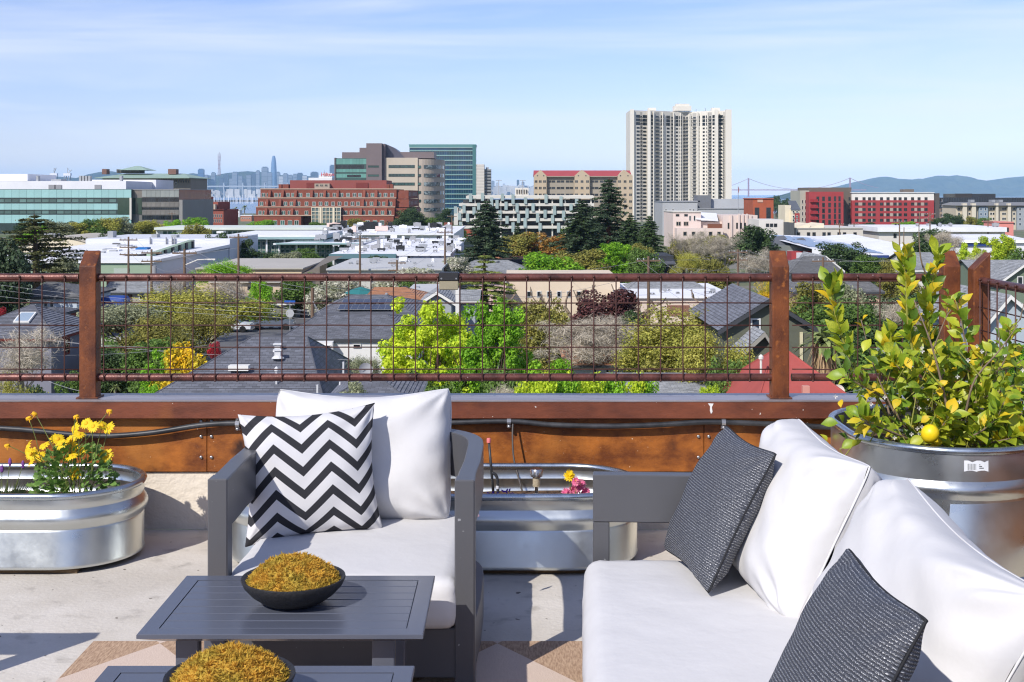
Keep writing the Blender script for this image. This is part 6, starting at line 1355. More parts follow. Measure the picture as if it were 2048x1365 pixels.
class House(Bld):
    def hip(s, p0, p1, eave, r0, r1, ridge, d, roof, wall, ov=.45, courses=.2, y=0.0, nm='roof', fascia=None):
        x0, x1, z0 = s.x(p0, y), s.x(p1, y), s.z(eave, y); ym = y + d / 2; z1 = s.z(ridge, ym); a, c = s.x(r0, ym), s.x(r1, ym)
        A, B_, C2, D = (x0, y, z0), (x1, y, z0), (x1, y + d, z0), (x0, y + d, z0); E, G = (a, ym, z1), (c, ym, z1)
        ro = roof_faces(nm, [(A, B_, G, E), (B_, C2, G, G), (C2, D, E, G), (D, A, E, E)], SH[roof], s.root, courses)
        if wall: b = MB(); b.box(x0 + ov, y + ov, -.6, x1 - ov, y + d - ov, z0 - .12); b.build('wall', wall, s.root)
        b = MB(); f = .16
        for (ax, ay, bx, by) in ((x0, y, x1, y + .06), (x0, y + d - .06, x1, y + d), (x0, y + .061, x0 + .06, y + d - .061), (x1 - .06, y + .061, x1, y + d - .061)): b.box(ax, ay, z0 - f, bx, by, z0 - .002)
        b.box(x0 + .07, y + .07, z0 - .11, x1 - .07, y + d - .07, z0 - .09); b.build('eave_trim', fascia or trimd, s.root)
        ra = MB(); ra.tube([E, G] if abs(a - c) > .01 else [E, (a + .01, ym, z1)], .06, 6)
        for q in (A, D): ra.tube([q, E], .05, 5)
        for q in (B_, C2): ra.tube([q, G], .05, 5)
        ra.build('ridge_cap', SH[roof], ro); return ro
    def gable(s, p0, p1, eave, peak, pt, d, roof, wall, ov=.4, trim=None, y=0.0, courses=.2):
        """gable end towards the camera, ridge running away"""
        x0, x1, xm = s.x(p0, y), s.x(p1, y), s.x(peak, y); z0, z1 = s.z(eave, y), s.z(pt, y)
        roof_faces('roof', [((x0, y + d, z0), (x0, y, z0), (xm, y, z1), (xm, y + d, z1)), ((x1, y, z0), (x1, y + d, z0), (xm, y + d, z1), (xm, y, z1))], SH[roof], s.root, courses)
        k = .14; b = MB(); b.prismy([(x0 + ov, -.6), (x1 - ov, -.6), (x1 - ov, z0 + (z1 - z0) * ov / (x1 - xm) - k), (xm, z1 - k), (x0 + ov, z0 + (z1 - z0) * ov / (xm - x0) - k)], y + ov, y + d - ov); b.build('wall', wall, s.root)
        b = MB()
        for xa, xb in ((x0, xm), (xm, x1)):
            za, zb = (z0, z1) if xa == x0 else (z1, z0); b.prismy([(xa, za - .26), (xb, zb - .26), (xb, zb - .01), (xa, za - .01)], y - .04, y + .03)
        b.build('barge_board', trim or trimw, s.root)
    def ridge_x(s, p0, p1, eave, ridge, d, roof, wall, y=0.0, courses=.2, ov=.4):
        """ridge parallel to the front"""
        x0, x1, z0 = s.x(p0, y), s.x(p1, y), s.z(eave, y); ym = y + d / 2; z1 = s.z(ridge, ym)
        roof_faces('roof', [((x0, y, z0), (x1, y, z0), (x1, ym, z1), (x0, ym, z1)), ((x1, y + d, z0), (x0, y + d, z0), (x0, ym, z1), (x1, ym, z1))], SH[roof], s.root, courses)
        b = MB(); k = .14; b.prismx([(y + ov, -.6), (y + d - ov, -.6), (y + d - ov, z0 - k + (z1 - z0) * ov / (d / 2)), (ym, z1 - k), (y + ov, z0 - k + (z1 - z0) * ov / (d / 2))], x0 + ov, x1 - ov); b.build('wall', wall, s.root)
        b = MB(); b.box(x0, y - .04, z0 - .2, x1, y, z0 - .01); b.build('eave_trim', trimw, s.root)
    def pipe(s, px, py, y, hpx, r=.07, mat=None, cap=True, name='vent_pipe'):
        z1 = s.z(py, y); z0 = s.z(py + hpx, y) - .3; b = MB(); b.tube([(s.x(px, y), y, z0), (s.x(px, y), y, z1)], r, 8)
        if cap: b.lathe([(r, -.12), (r * 2.1, -.1), (r * 2.1, .02), (r * .4, .1), (0, .1)], 10, c=(s.x(px, y), y, z1))
        b.build(name, mat or metalm, s.root)

h = House('house', 'dark hip-roofed house with red window trim and skylight behind bare branches', 'house', 30, 80)
h.hip(-110, 112, 678, 60, 68, 611, 9, 'char', C_('lavender siding', (128, 128, 140)), fascia=C_('dark red trim', (110, 40, 32)))
h.wins([79, 60], [712], 9, 26, 'red/d', y=.45); b = MB(); h.side(h.x(112) - .45, [3.2, 6.8], [705], .9, 34, 'red/d')
b = MB(); x, y = h.x(50), 3.0; b.box(-.5, -.7, 0, .5, .7, .12); sk = b.build('skylight', trimw, h.root, loc=(h.x(50, 2.6), 2.6, h.z(678) + (h.z(611, 4.5) - h.z(678)) * 2.6 / 4.5 + .04), rot=(math.atan2(h.z(611, 4.5) - h.z(678), 4.5), 0, 0)); b = MB(); b.quad((-.42, -.6, .125), (.42, -.6, .125), (.42, .6, .125), (-.42, .6, .125)); b.build('pane', C_('skylight glass', (150, 166, 180), .1, spec=.8), sk)
h.pipe(123, 640, 8, 20, .12); h.pipe(100, 650, 5, 4, .06)
h.hip(84, 124, 628, 96, 108, 620, 4, 'char', C_('dormer red', (128, 52, 44)), y=7, ov=.3); h.wins([113], [634], 7, 6, 'red/d', y=7.3)
h = House('house', 'pale blue house with grey hip roof behind the dark roof', 'house', 100, 120)
h.hip(46, 160, 595, 92, 112, 565, 11, 'grey', C_('pale blue siding', (186, 196, 206))); h.wins([92, 104], [608], 9, 14, 'white/b', y=.45); h.hip(70, 118, 622, 84, 108, 616, 3, 'char', GW, y=-3, ov=.3); h.wins([84, 96, 106], [632], 8, 12, 'white/d', y=-2.7)
h = House('house', 'low taupe house with white picture window and grey hip roof', 'house', 260, 150)
h.hip(203, 330, 586, 222, 300, 562, 12, 'lgrey', C_('taupe stucco', (160, 152, 142))); h.wins([232], [596], 27, 14, 'white/b', y=.45); h.box('door', 256, 264, 588, None, .08, C_('brown door', (82, 60, 50)), y=.38); h.wins([285], [595], 14, 11, 'white/d', y=.45)
h.box('chimney', 213, 219, 555, 580, 1, brickm, y=6)
h = House('house', 'nearest wide charcoal hip roof dotted with white vents', 'house', 560, 54)
h.hip(205, 660, 850, 505, 614, 674, 16, 'char', C_('cream siding', (206, 200, 188)), courses=.16, fascia=trimw); h.hip(640, 832, 812, 725, 760, 757, 7, 'char', C_('cream siding', (206, 200, 188)), courses=.16, y=-3, fascia=trimw)
for px, py, y in ((556, 690, 6.6), (556, 702, 5.6)):
    b = MB(); x, z = h.x(px, y), h.z(py, y); b.bbox(x - .14, y - .14, z - .25, x + .14, y + .14, z, .01); b.bbox(x - .2, y - .2, z + .002, x + .2, y + .2, z + .07, .01); b.lathe([(.3, -.34), (.15, -.2)], 10, c=(x, y, z)); b.build('roof_vent', C_('white vent', (206, 206, 206), .5), h.root)
for px, py, y, hp in ((553, 738, 3.4, 24), (635, 770, 2, 12), (687, 724, 4.2, 18), (706, 716, 4.6, 10), (680, 764, 2.2, 8)): h.pipe(px, py, y, hp, .045, C_('white vent', (206, 206, 206)), px == 553)
b = MB(); x, z = h.x(480, 4.6), h.z(731, 4.6); b.box(x - .45, 4.2, z - .2, x + .45, 4.7, z + .03); b.build('ridge_vent', trimw, h.root)
dsh = thing('satellite_dish', 'small grey satellite dish on the eave of the nearest charcoal roof', 'dish', P(731, 741, 55)); b = MB(); b.lathe([(0, 0), (.12, .012), (.22, .05), (.3, .11)], 16); o = b.build('reflector', greym, dsh, True); o.rotation_euler = (R(60), R(30), 0); b = MB(); b.tube([(0, 0, 0), (.05, .1, -.5)], .025, 6); b.tube([(0, 0, 0), (-.22, -.25, .1)], .012, 5); b.build('mount', metalm, dsh)
h = House('house', 'white stucco house with broad charcoal roof beyond the nearest one', 'house', 700, 72)
h.hip(555, 830, 679, 634, 775, 631, 13, 'char', C_('white stucco', (222, 220, 216)), courses=.16, ov=.15); h.wins([714], [692], 16, 8, 'white/d', y=.15); h.wins([655], [693], 13, 5, 'white/d', y=-.6); b = MB(); b.box(h.x(632), -.6, -.6, h.x(668), .14, h.z(682)); b.build('porch_wall', C_('white stucco', (222, 220, 216)), h.root)
for px, py in ((720, 658), (636, 668)): h.pipe(px, py, 3.2, 12, .09, trimd)
h.box('chimney', 595, 605, 664, 676, .5, C_('white vent', (206, 206, 206)), y=2)
h = House('house', 'dark roofed house carrying solar panels with a yellow eave', 'house', 730, 92)
h.hip(622, 832, 632, 700, 772, 591, 12, 'char', C_('yellow siding', (214, 178, 92)), fascia=C_('yellow trim', (216, 176, 80)))
b = MB(); b.box(-.46, -.72, 0, .46, .72, .035, 1)
for q in range(2):
    for w_ in range(3): b.quad((-.43 + q * .44, -.68 + w_ * .46, .04), (-.01 + q * .44, -.68 + w_ * .46, .04), (-.01 + q * .44, -.26 + w_ * .46, .04), (-.43 + q * .44, -.26 + w_ * .46, .04))
spm = b.mesh('solar_panel', [C_('roof solar panel', (34, 42, 66), .25, .1, 1.0, spec=.5), metalm])
zs0, zs1 = h.z(632), h.z(591, 6); sl_a = math.atan2(zs1 - zs0, 6)
for r_, y, ps in ((0, 1.6, frange(690, 784, 8)), (1, 3.2, frange(697, 772, 6))):
    for px in ps: put('solar_panel', spm, h.root, (h.x(px, y), y, zs0 + (zs1 - zs0) * y / 6 + .2), (sl_a, 0, 0))
h = House('house', 'orange tiled hip-roofed house behind the solar panels', 'house', 795, 108)
h.hip(712, 866, 616, 748, 812, 576, 13, 'orange', C_('tan siding', (196, 178, 150))); h.pipe(773, 588, 4, 8, .07); b = MB(); b.lathe([(.3, -.5), (.42, 0), (.3, .35), (0, .45)], 12, c=(h.x(810, 7), 7, h.z(582, 7))); b.build('turbine_vent', C_('dark vent', (56, 54, 54), .5), h.root)
h = House('house', 'small grey house with white edged gable and side wing', 'house', 890, 104)
h.gable(836, 912, 607, 873, 583, 9, 'lgrey', C_('grey blue siding', (160, 166, 172))); h.ridge_x(872, 960, 603, 580, 9, 'lgrey', C_('grey blue siding', (160, 166, 172)), y=3); h.wins([873], [606], 9, 8, 'white/d', y=.4); h.box('porch_post', 911, 918, 577, None, .5, trimw, y=-1)
h = House('house', 'low flat grey house behind the grey gable', 'house', 880, 128); h.box('wall', 815, 905, 585, None, 9, C_('grey house wall', (178, 178, 172))); h.box('roof', 812, 908, 582.5, 585.2, 10, C_('pale grey roof', (186, 186, 184)), y=-.4); h.box('chimney', 829, 838, 574, 583, 1, metalm, y=4)
h = House('house', 'low grey ranch house with bushes by the street junction', 'house', 545, 140)
h.ridge_x(490, 590, 607, 590, 11, 'brown', C_('grey green siding', (124, 124, 114))); h.wins([508, 520, 545], [616], 8, 12, 'white/d', y=.4)
h = House('house', 'flat-roofed beige workshop under the rail by the street', 'building', 500, 152); h.box('wall', 420, 600, 566, None, 12, C_('peach stucco', (206, 184, 158))); h.box('roof', 417, 603, 562.5, 566.2, 14, C_('grey tan roof', (178, 172, 162)), y=-.5); h.wins([460, 500, 540], [577], 10, 7, 'dark/d')
b = MB(); b.add([(h.x(400), -4, h.z(588)), (h.x(470), -4, h.z(588)), (h.x(470), -.6, h.z(580)), (h.x(400), -.6, h.z(580)), (h.x(400), -4, h.z(589)), (h.x(470), -4, h.z(589))], [(0, 1, 2, 3), (4, 5, 1, 0)]); b.build('awning', C_('cream awning', (222, 206, 176)), h.root)
h = House('house', 'orange roofed bungalow behind the bare tree', 'house', 1195, 84); h.hip(1128, 1262, 731, 1160, 1228, 694, 11, 'orange', C_('grey white siding', (194, 196, 198))); h.pipe(1208, 702, 4, 6, .07); h.wins([1190, 1215, 1235], [742], 8, 8, 'white/d', y=.45)
h = House('house', 'olive shingled house with steep dark gable behind the railing post', 'house', 1530, 70)
olive = C_('olive shingle wall', (96, 98, 84), .9, .12, 1.2)
h.gable(1436, 1644, 662, 1540, 598, 12, 'char', olive, trim=trimd); h.wins([1511], [650], 20, 26, 'white/b', y=.4)
h.gable(1478, 1560, 712, 1530, 664, 3, 'lgrey', olive, y=-3.2, trim=C_('grey trim', (150, 146, 136))); h.box('cornerboard', 1600, 1606, 665, None, .15, C_('cream trim', (206, 196, 160)), y=.3)
h = House('house', 'low house with red hip roof beside the railing post', 'house', 1540, 52)
h.hip(1502, 1774, 849, 1545, 1575, 702, 10, 'red', C_('beige siding', (196, 184, 164)), courses=0, fascia=trimw); h.pipe(1522, 714, 3.2, 26, .05, GW); b = MB(); x, z = h.x(1612, 1.4), h.z(776, 1.4); b.bbox(x - .14, 1.3, z - .3, x + .14, 1.6, z + .08, .01); b.build('chimney', C_('pink vent', (196, 140, 126)), h.root)
h = House('house', 'grey shingled roof low behind the hedge', 'house', 1345, 58); h.hip(1250, 1470, 815, 1310, 1380, 762, 11, 'lgrey', C_('grey stucco', (176, 176, 170)), courses=.16); h.box('wall_bay', 1396, 1420, 762, None, 1, GW, y=8); h.wins([1408], [768], 8, 6, 'dark/d', y=7.98)
dsh2 = thing('satellite_dish', 'pale satellite dish by the palm at the red roof', 'dish', P(1676, 783, 56)); b = MB(); b.lathe([(0, 0), (.1, .01), (.2, .04), (.28, .1)], 16); o = b.build('reflector', GW, dsh2, True); o.rotation_euler = (R(70), R(-30), 0); b = MB(); b.tube([(0, 0, 0), (0, .1, -.8)], .025, 6); b.build('mount', metalm, dsh2)
# pale walls behind the railing
h = House('plain_walled_building', 'tall blank beige wall with a row of small square windows', 'building', 1118, 140)
h.box('wall', 1012, 1240, 558, None, 16, C_('sand stucco wall', (214, 196, 172), .9, .06, .2)); h.box('parapet', 1011, 1241, 556, 558.4, 1, C_('sand stucco wall', (214, 196, 172)), y=-.1); h.wins([1058, 1078, 1098, 1118, 1138, 1158], [589], 9.5, 13, 'white/d')
h = House('plain_walled_building', 'pinkish wall with white quoin edge at its corner', 'building', 985, 136); h.box('wall', 948, 1012, 566, None, 10, C_('pink stucco', (216, 186, 176))); h.box('quoin', 1030, 1041, 562, None, .5, trimw, y=-.4) if False else None; h.wins([965, 990], [590], 9, 12, 'white/d'); h.box('roof_edge', 946, 1013, 564, 566.2, 11, trimw, y=-.3)
h = House('garage_building', 'cream building with white flat roof and brown garage door', 'garage', 1350, 132)
h.box('wall', 1240.5, 1470, 597, None, 18, C_('cream pink stucco', (212, 194, 176), .9, .06, .2)); h.box('roof', 1238, 1472, 592.5, 597.2, 19, roofw, y=-.3); h.box('garage_door', 1334, 1379, 611, 632, .1, C_('brown roll door', (134, 96, 80)), y=-.09); h.hip(1244, 1428, 588, 1275, 1385, 562, 10, 'lgrey', None, y=8, ov=.3); units(h, 9, 1250, 1460, 1, 7, h.z(592), 51, .35)
for k in range(6): b = MB(); x = h.x(1335) + k * (h.x(1378) - h.x(1335)) / 5; b.box(x - .03, -.13, h.z(632), x + .03, -.1, h.z(612)); b.build('door_rib', C_('brown roll door', (134, 96, 80)), h.root)
h = House('house', 'rust roofed house behind the white flat roof', 'house', 1345, 158); h.hip(1270, 1410, 574, 1300, 1372, 556, 10, 'rust', GW)
h = House('house', 'blue trimmed house with grey hip roof above the rail', 'house', 980, 190)
h.hip(898, 1072, 551, 950, 1016, 521, 14, 'lgrey', GW, fascia=C_('blue trim', (66, 104, 178))); h.gable(1012, 1052, 552, 1030, 540, 6, 'lgrey', GW, y=-1, trim=C_('blue trim', (66, 104, 178))); h.pipe(947, 528, 5, 7, .1); h.pipe(993, 522, 6, 6, .2)
h = House('house', 'orange hip-roofed house with dark solar strip', 'house', 1020, 208); h.hip(944, 1098, 536, 962, 1060, 513, 12, 'orange', C_('ochre siding', (196, 156, 92))); b = MB(); b.box(h.x(952), 1.2, h.z(527), h.x(1050), 4, h.z(521) + .1); b.build('solar_array', C_('roof solar panel', (34, 42, 66)), h.root)
h = House('shed', 'pale seamed metal roof beside the orange house', 'shed', 1103, 196); h.ridge_x(1076, 1136, 546, 516, 12, 'metal', C_('shed wall', (130, 110, 96)), courses=0)
for k in range(9): b = MB(); px = 1078 + k * 7; b.tube([(h.x(px), .0, h.z(546) + .03), (h.x(px), 6, h.z(516, 6) + .03)], .03, 4); b.build('roof_seam', SH['metal'], h.root)
h = House('house', 'black boxy house with dark shingles behind the utility pole', 'house', 1318, 178); h.box('wall', 1286, 1347, 512, None, 10, C_('black siding', (54, 56, 60))); h.box('wall', 1286, 1312, 514, None, 3, C_('dark blue panel', (62, 70, 84)), y=-2); h.hip(1306, 1352, 528, 1318, 1340, 513, 9, 'char', None, y=-1.5); h.hip(1290, 1320, 546, 1298, 1312, 536, 6, 'rust', C_('rust siding', (130, 64, 56)), y=-5)
h = House('house', 'grey twin-roofed house left of the leaning side post', 'house', 1640, 150); h.hip(1578, 1690, 547, 1606, 1650, 514, 12, 'grey', C_('grey siding', (160, 160, 158))); h.gable(1630, 1690, 542, 1652, 512, 12, 'lgrey', C_('grey green siding', (124, 130, 122)), y=6); h.wins([1668], [528], 6, 8, 'white/d', y=6.4)
h = House('house', 'low house with peach wall seen over the right rail span', 'house', 1640, 126); h.hip(1588, 1770, 585, 1620, 1730, 558, 12, 'grey', C_('peach siding', (204, 170, 146))); h.wins([1640, 1660, 1700], [596], 12, 10, 'white/d', y=.45)
h = House('house', 'pale ribbed roof house with white walls in front of the blue trimmed shed', 'house', 1870, 170); h.ridge_x(1828, 1900, 541, 505, 16, 'lgrey', GW); h.wins([1850, 1880], [548], 8, 8, 'white/d', y=.4)
h = House('house', 'sage green house with pale roof behind the side rail', 'house', 2020, 128); h.ridge_x(1970, 2120, 572, 520, 14, 'lgrey', C_('sage siding', (110, 124, 104))); h.gable(1992, 2080, 570, 2050, 528, 4, 'lgrey', C_('sage siding', (110, 124, 104)), y=-3); h.wins([2040], [562], 12, 18, 'white/d', y=-2.6)
h = House('house', 'blue grey house with skylight seen through the side mesh', 'house', 2030, 74); h.gable(1960, 2110, 664, 2022, 590, 12, 'lgrey', C_('pale blue grey siding', (172, 182, 190))); h.wins([2000, 2014], [664], 9, 18, 'white/d', y=.4); b = MB(); b.box(-.5, -.6, 0, .5, .6, .1); o = b.build('skylight', trimw, h.root, loc=(h.x(2040, 3), 3, h.z(612, 3)), rot=(0, R(35), 0)); b = MB(); b.quad((-.4, -.5, .105), (.4, -.5, .105), (.4, .5, .105), (-.4, .5, .105)); b.build('pane', C_('skylight glass', (150, 166, 180)), o)

# ================================================================== trees
ORD = ['first', 'second', 'third', 'fourth', 'fifth', 'sixth', 'seventh', 'eighth', 'ninth', 'tenth']
npr = np.random.default_rng(8)
def leaf_mesh(name, blobs, n, size, shell=.55, seed=0, flat=0.0, aspect=.62):
    g = np.random.default_rng(seed); bl = np.array(blobs); wts = bl[:, 3] ** 2; idx = g.choice(len(bl), n, p=wts / wts.sum())
    d = g.normal(size=(n, 3)); d /= np.linalg.norm(d, axis=1)[:, None]; rad = bl[idx, 3] * (shell + (1 - shell) * g.random(n)) ** .8
    c = bl[idx, :3] + d * rad[:, None] * np.array([1, 1, 1 - flat]); nrm = d * .8 + g.normal(size=(n, 3)) * .55 + np.array([0, 0, .35]); nrm /= np.linalg.norm(nrm, axis=1)[:, None]
    t = np.cross(nrm, g.normal(size=(n, 3))); t /= np.linalg.norm(t, axis=1)[:, None]; bt = np.cross(nrm, t); s = size * (.6 + .8 * g.random(n))[:, None]
    v = np.empty((n, 4, 3)); v[:, 0] = c - t * s; v[:, 1] = c - bt * s * aspect + nrm * s * .12; v[:, 2] = c + t * s; v[:, 3] = c + bt * s * aspect + nrm * s * .12
    me = bpy.data.meshes.new(name); me.vertices.add(4 * n); me.vertices.foreach_set('co', v.ravel().astype(np.float32)); me.loops.add(4 * n); me.loops.foreach_set('vertex_index', np.arange(4 * n, dtype=np.int32))
    me.polygons.add(n); me.polygons.foreach_set('loop_start', np.arange(0, 4 * n, 4, dtype=np.int32)); me.update(); me.validate(); me.materials.append(None); return me
def crown_blobs(seed, n, rx, rz, zc, rb, lumpy=.25):
    rr = random.Random(seed); res = []
    for k in range(n):
        a = rr.uniform(0, 6.283); u = rr.uniform(-.85, 1); q = math.sqrt(1 - u * u) if abs(u) < 1 else 0; f = rr.uniform(.62, 1.0) * (1 + rr.uniform(-lumpy, lumpy))
        res.append((rx * q * math.cos(a) * f, rx * q * math.sin(a) * f, zc + rz * u * f, rb * rr.uniform(.6, 1.25)))
    return res
def limbs(b, blobs, h, r, seed, every=2):
    rr = random.Random(seed); b.tube([(0, 0, -.3), (rr.uniform(-.1, .1), 0, h * .25), (rr.uniform(-.2, .2), 0, h * .55)], [r * 1.25, r, r * .6], 8)
    for x, y, z, q in blobs[::every]:
        s = Vector((0, 0, h * rr.uniform(.2, .42))); m_ = s.lerp(Vector((x, y, z)), .5) + Vector((0, 0, -.1 * h * rr.random())); b.tube([s, m_, (x, y, z)], [r * .45, r * .28, r * .08], 5)
def bare_mesh(seed, h, spread, depth=6, r0=.2, droop=0.0, up=.35, nk=(2, 3)):
    rr = random.Random(seed); b = MB(); tips = []
    def grow(p, d, L_, r, k):
        m_ = p + d * L_ * .5 + Vector((rr.gauss(0, .06), rr.gauss(0, .06), 0)) * L_; e = p + d * L_; e += Vector((rr.gauss(0, .05), rr.gauss(0, .05), 0)) * L_
        b.tube([p, m_, e], [r, r * .82, r * .66], 5 if k < 2 else 3, cap=False)
        if k >= depth: tips.append(e); return
        for i in range(rr.choice(nk) if k else rr.choice((4, 5))):
            a = rr.uniform(0, 6.283); th = rr.uniform(.3, .85) * spread; o = d.orthogonal().normalized(); o.rotate(Matrix.Rotation(a, 3, d)); nd = (d * math.cos(th) + o * math.sin(th) + Vector((0, 0, up - droop * k * .12))).normalized()
            grow(p.lerp(e, rr.uniform(.55, 1.0)), nd, L_ * rr.uniform(.62, .86), r * .56, k + 1)
    grow(Vector((0, 0, -.2)), Vector((rr.uniform(-.06, .06), 0, 1)).normalized(), h * .30, r0, 0)
    return b, tips
def fm(name, a, b_, tr=.3, rnd=.12):
    m = M(name, a, .65, var=.2, scale=.55, rgb2=b_, trans=tr, rnd=rnd, detail=3, spec=.3, c2pos=(.38, .62)); t = m.node_tree; b = t.nodes['Principled BSDF']; N = t.nodes.new; L = t.links.new
    old = b.inputs['Base Color'].links[0].from_socket; ge = N('ShaderNodeNewGeometry'); mr = N('ShaderNodeMapRange'); mr.inputs[3].default_value = .62; mr.inputs[4].default_value = 1.42; L(ge.outputs['Random Per Island'], mr.inputs[0])
    mx = N('ShaderNodeMix'); mx.data_type = 'RGBA'; mx.blend_type = 'MULTIPLY'; mx.inputs[0].default_value = 1; L(old, mx.inputs[6]); L(mr.outputs[0], mx.inputs[7])      # every leaf its own tone
    for lk in [k for k in t.links if k.from_socket == old and k.to_node != mx]: to = lk.to_socket; t.links.remove(lk); L(mx.outputs[2], to)
    return m
FOL = {'lime': fm('lime foliage', (179, 204, 54), (217, 228, 67), .42), 'green': fm('fresh green foliage', (120, 171, 43), (151, 195, 54), .38), 'mid': fm('mid green foliage', (91, 120, 54), (113, 140, 65)), 'dark': fm('dark green foliage', (58, 78, 47), (80, 102, 56), .2), 'conifer': fm('conifer needles', (54, 72, 52), (74, 91, 61), .12), 'pine': fm('pine needles', (83, 89, 54), (107, 109, 65), .15), 'deodar': fm('pale cedar needles', (120, 135, 69), (155, 166, 85), .25), 'olive': fm('olive foliage', (129, 129, 63), (160, 153, 74)), 'yellow': fm('yellow green foliage', (158, 160, 70), (186, 180, 88), .35), 'greyg': fm('grey green foliage', (133, 140, 107), (162, 164, 129)), 'purple': fm('purple plum foliage', (76, 45, 47), (107, 67, 63), .15), 'orange': fm('orange willow twigs', (190, 129, 67), (171, 144, 72), .2), 'blossom': fm('white blossom', (221, 215, 199), (160, 166, 129), .3), 'gold': fm('yellow flowers', (243, 195, 32), (171, 171, 54), .3), 'red': fm('red bougainvillea', (199, 43, 58), (138, 50, 54), .3), 'twig': fm('grey twigs', (166, 157, 140), (193, 182, 162), .05), 'straw': fm('dry palm skirt', (199, 171, 129), (160, 133, 98), .2), 'palm': fm('palm frond green', (102, 120, 72), (138, 146, 89), .25)}
BK = {'brown': M('tree bark', (92, 76, 62), .95, var=.25, scale=3), 'grey': M('grey bare bark', (154, 146, 132), .95, var=.2, scale=3), 'red': M('redwood bark', (108, 70, 54), .95, var=.2, scale=3), 'tan': M('tan bare bark', (130, 114, 96), .95, var=.2, scale=3)}
PR = {}
def proto(kind):
    """(trunk mesh, crown mesh, height, width) at natural size, shared by every tree of the kind"""
    if kind in PR: return PR[kind]
    base, v = kind.split(':') if ':' in kind else (kind, '0'); s = int(v) * 17 + 3
    if base == 'round':
        bl = crown_blobs(s, 54, 3.0, 3.1, 4.3, 1.0); b = MB(); limbs(b, bl, 6, .22, s, 3); PR[kind] = (b.mesh('trunk', BK['brown']), leaf_mesh('crown', bl, 11000, .15, seed=s), 8.0, 7.6)
    elif base == 'maple':
        bl = crown_blobs(s, 170, 3.1, 3.8, 4.3, .5, .2); b = MB(); limbs(b, bl, 6, .2, s, 3); PR[kind] = (b.mesh('trunk', BK['brown']), leaf_mesh('crown', bl, 30000, .10, shell=.3, seed=s), 8.3, 6.9)
    elif base == 'sparse':
        b, tips = bare_mesh(s, 7.5, .95, 5, .17, up=.28); bl = [(p.x, p.y, p.z, .85) for p in tips]; hh = max(p.z for p in tips); ww = max(abs(p.x) for p in tips) * 2; PR[kind] = (b.mesh('trunk', BK['brown']), leaf_mesh('crown', bl, 17000, .064, shell=.1, seed=s), hh + .1, ww - .3)
    elif base == 'bare':
        b, tips = bare_mesh(s, 7.5, .9, 6, .24, up=.22, nk=(2, 3)); hh = max(p.z for p in tips); ww = max(abs(p.x) for p in tips) * 2; PR[kind] = (b.mesh('trunk', BK['grey']), leaf_mesh('crown', [(p.x, p.y, p.z, .5) for p in tips], 7000, .27, shell=.05, seed=s, aspect=.03), hh, ww * .95)
    elif base == 'pollard':
        b, tips = bare_mesh(s, 6, .6, 3, .15, up=.4, nk=(1, 2)); hh = max(p.z for p in tips); ww = max(abs(p.x) for p in tips) * 2; PR[kind] = (b.mesh('trunk', BK['tan']), None, hh, ww)
    elif base in ('conifer', 'deodar', 'pine'):
        rr = random.Random(s); b = MB(); Ht = 14.0; lean = rr.uniform(-.3, .3); b.tube([(0, 0, -.3), (lean * .4, 0, Ht * .5), (lean, 0, Ht)], [.34, .2, .03], 8); bl = []
        lay = {'conifer': 26, 'deodar': 17, 'pine': 17}[base]; z0 = {'conifer': .1, 'deodar': .1, 'pine': .28}[base]
        for i in range(lay):
            t = i / (lay - 1); z = Ht * (z0 + (.97 - z0) * t); R_ = {'conifer': 3.3 * (1 - t) ** .72 + .25, 'deodar': 3.6 * (1 - t) ** .8 + .2, 'pine': 3.4 * math.sin(math.pi * (.25 + .72 * t)) ** .8}[base]
            nb = {'conifer': 8, 'deodar': 6, 'pine': 5}[base]; a0 = rr.uniform(0, 6.28)
            for k in range(nb):
                if rr.random() < (.12 if base == 'conifer' else .18): continue
                a = a0 + 6.283 * k / nb + rr.uniform(-.35, .35); L_ = R_ * rr.uniform(.38, 1.22); dz = {'conifer': -.22, 'deodar': -.3, 'pine': .12}[base] * L_
                e = Vector((math.cos(a) * L_, math.sin(a) * L_, z + dz)); st_ = Vector((lean * t, 0, z)); b.tube([st_, st_.lerp(e, .5) + Vector((0, 0, .12 * L_)), e], [.06, .04, .012], 4, cap=False)
                m_ = 5 if base != 'pine' else 4
                for q in range(m_):
                    u = .25 + .75 * (q + .5) / m_; p = st_.lerp(e, u) + Vector((0, 0, .12 * L_ * 4 * u * (1 - u) * .5)); bl.append((p.x, p.y, p.z, (.26 + .24 * L_ * .3 * (1.15 - u * .5)) * (1.3 if base == 'pine' else 1)))
        PR[kind] = (b.mesh('trunk', BK['red' if v == '1' else 'brown']), leaf_mesh('crown', bl, {'conifer': 24000, 'deodar': 14000, 'pine': 10000}[base], .17, shell=.1, seed=s, flat=.45, aspect=.36), Ht, 7.0)
    elif base == 'willow':
        rr = random.Random(s); b = MB(); bl = crown_blobs(s, 30, 2.6, 2, 4.6, .5); limbs(b, bl, 5, .2, s, 2); st = []
        for x, y, z, q in bl:
            for k in range(3): st += [(x + rr.uniform(-.4, .4), y + rr.uniform(-.4, .4), z - .35 * j, .28) for j in range(7) if z - .35 * j > .5]
        PR[kind] = (b.mesh('trunk', BK['brown']), leaf_mesh('crown', st, 14000, .14, shell=.1, seed=s, aspect=.3), 7.2, 6.6)
    elif base == 'bush':
        bl = crown_blobs(s, 30, 1.5, 1.0, 1.0, .5); b = MB(); limbs(b, bl, 1.5, .07, s, 4); PR[kind] = (b.mesh('stem', BK['brown']), leaf_mesh('crown', bl, 6500, .075, seed=s), 2.3, 3.7)
    elif base == 'palm':
        rr = random.Random(s); b = MB(); b.tube([(0, 0, -.3), (.05, 0, 2), (0, 0, 4)], [.2, .16, .15], 10); c = MB(); sk = []
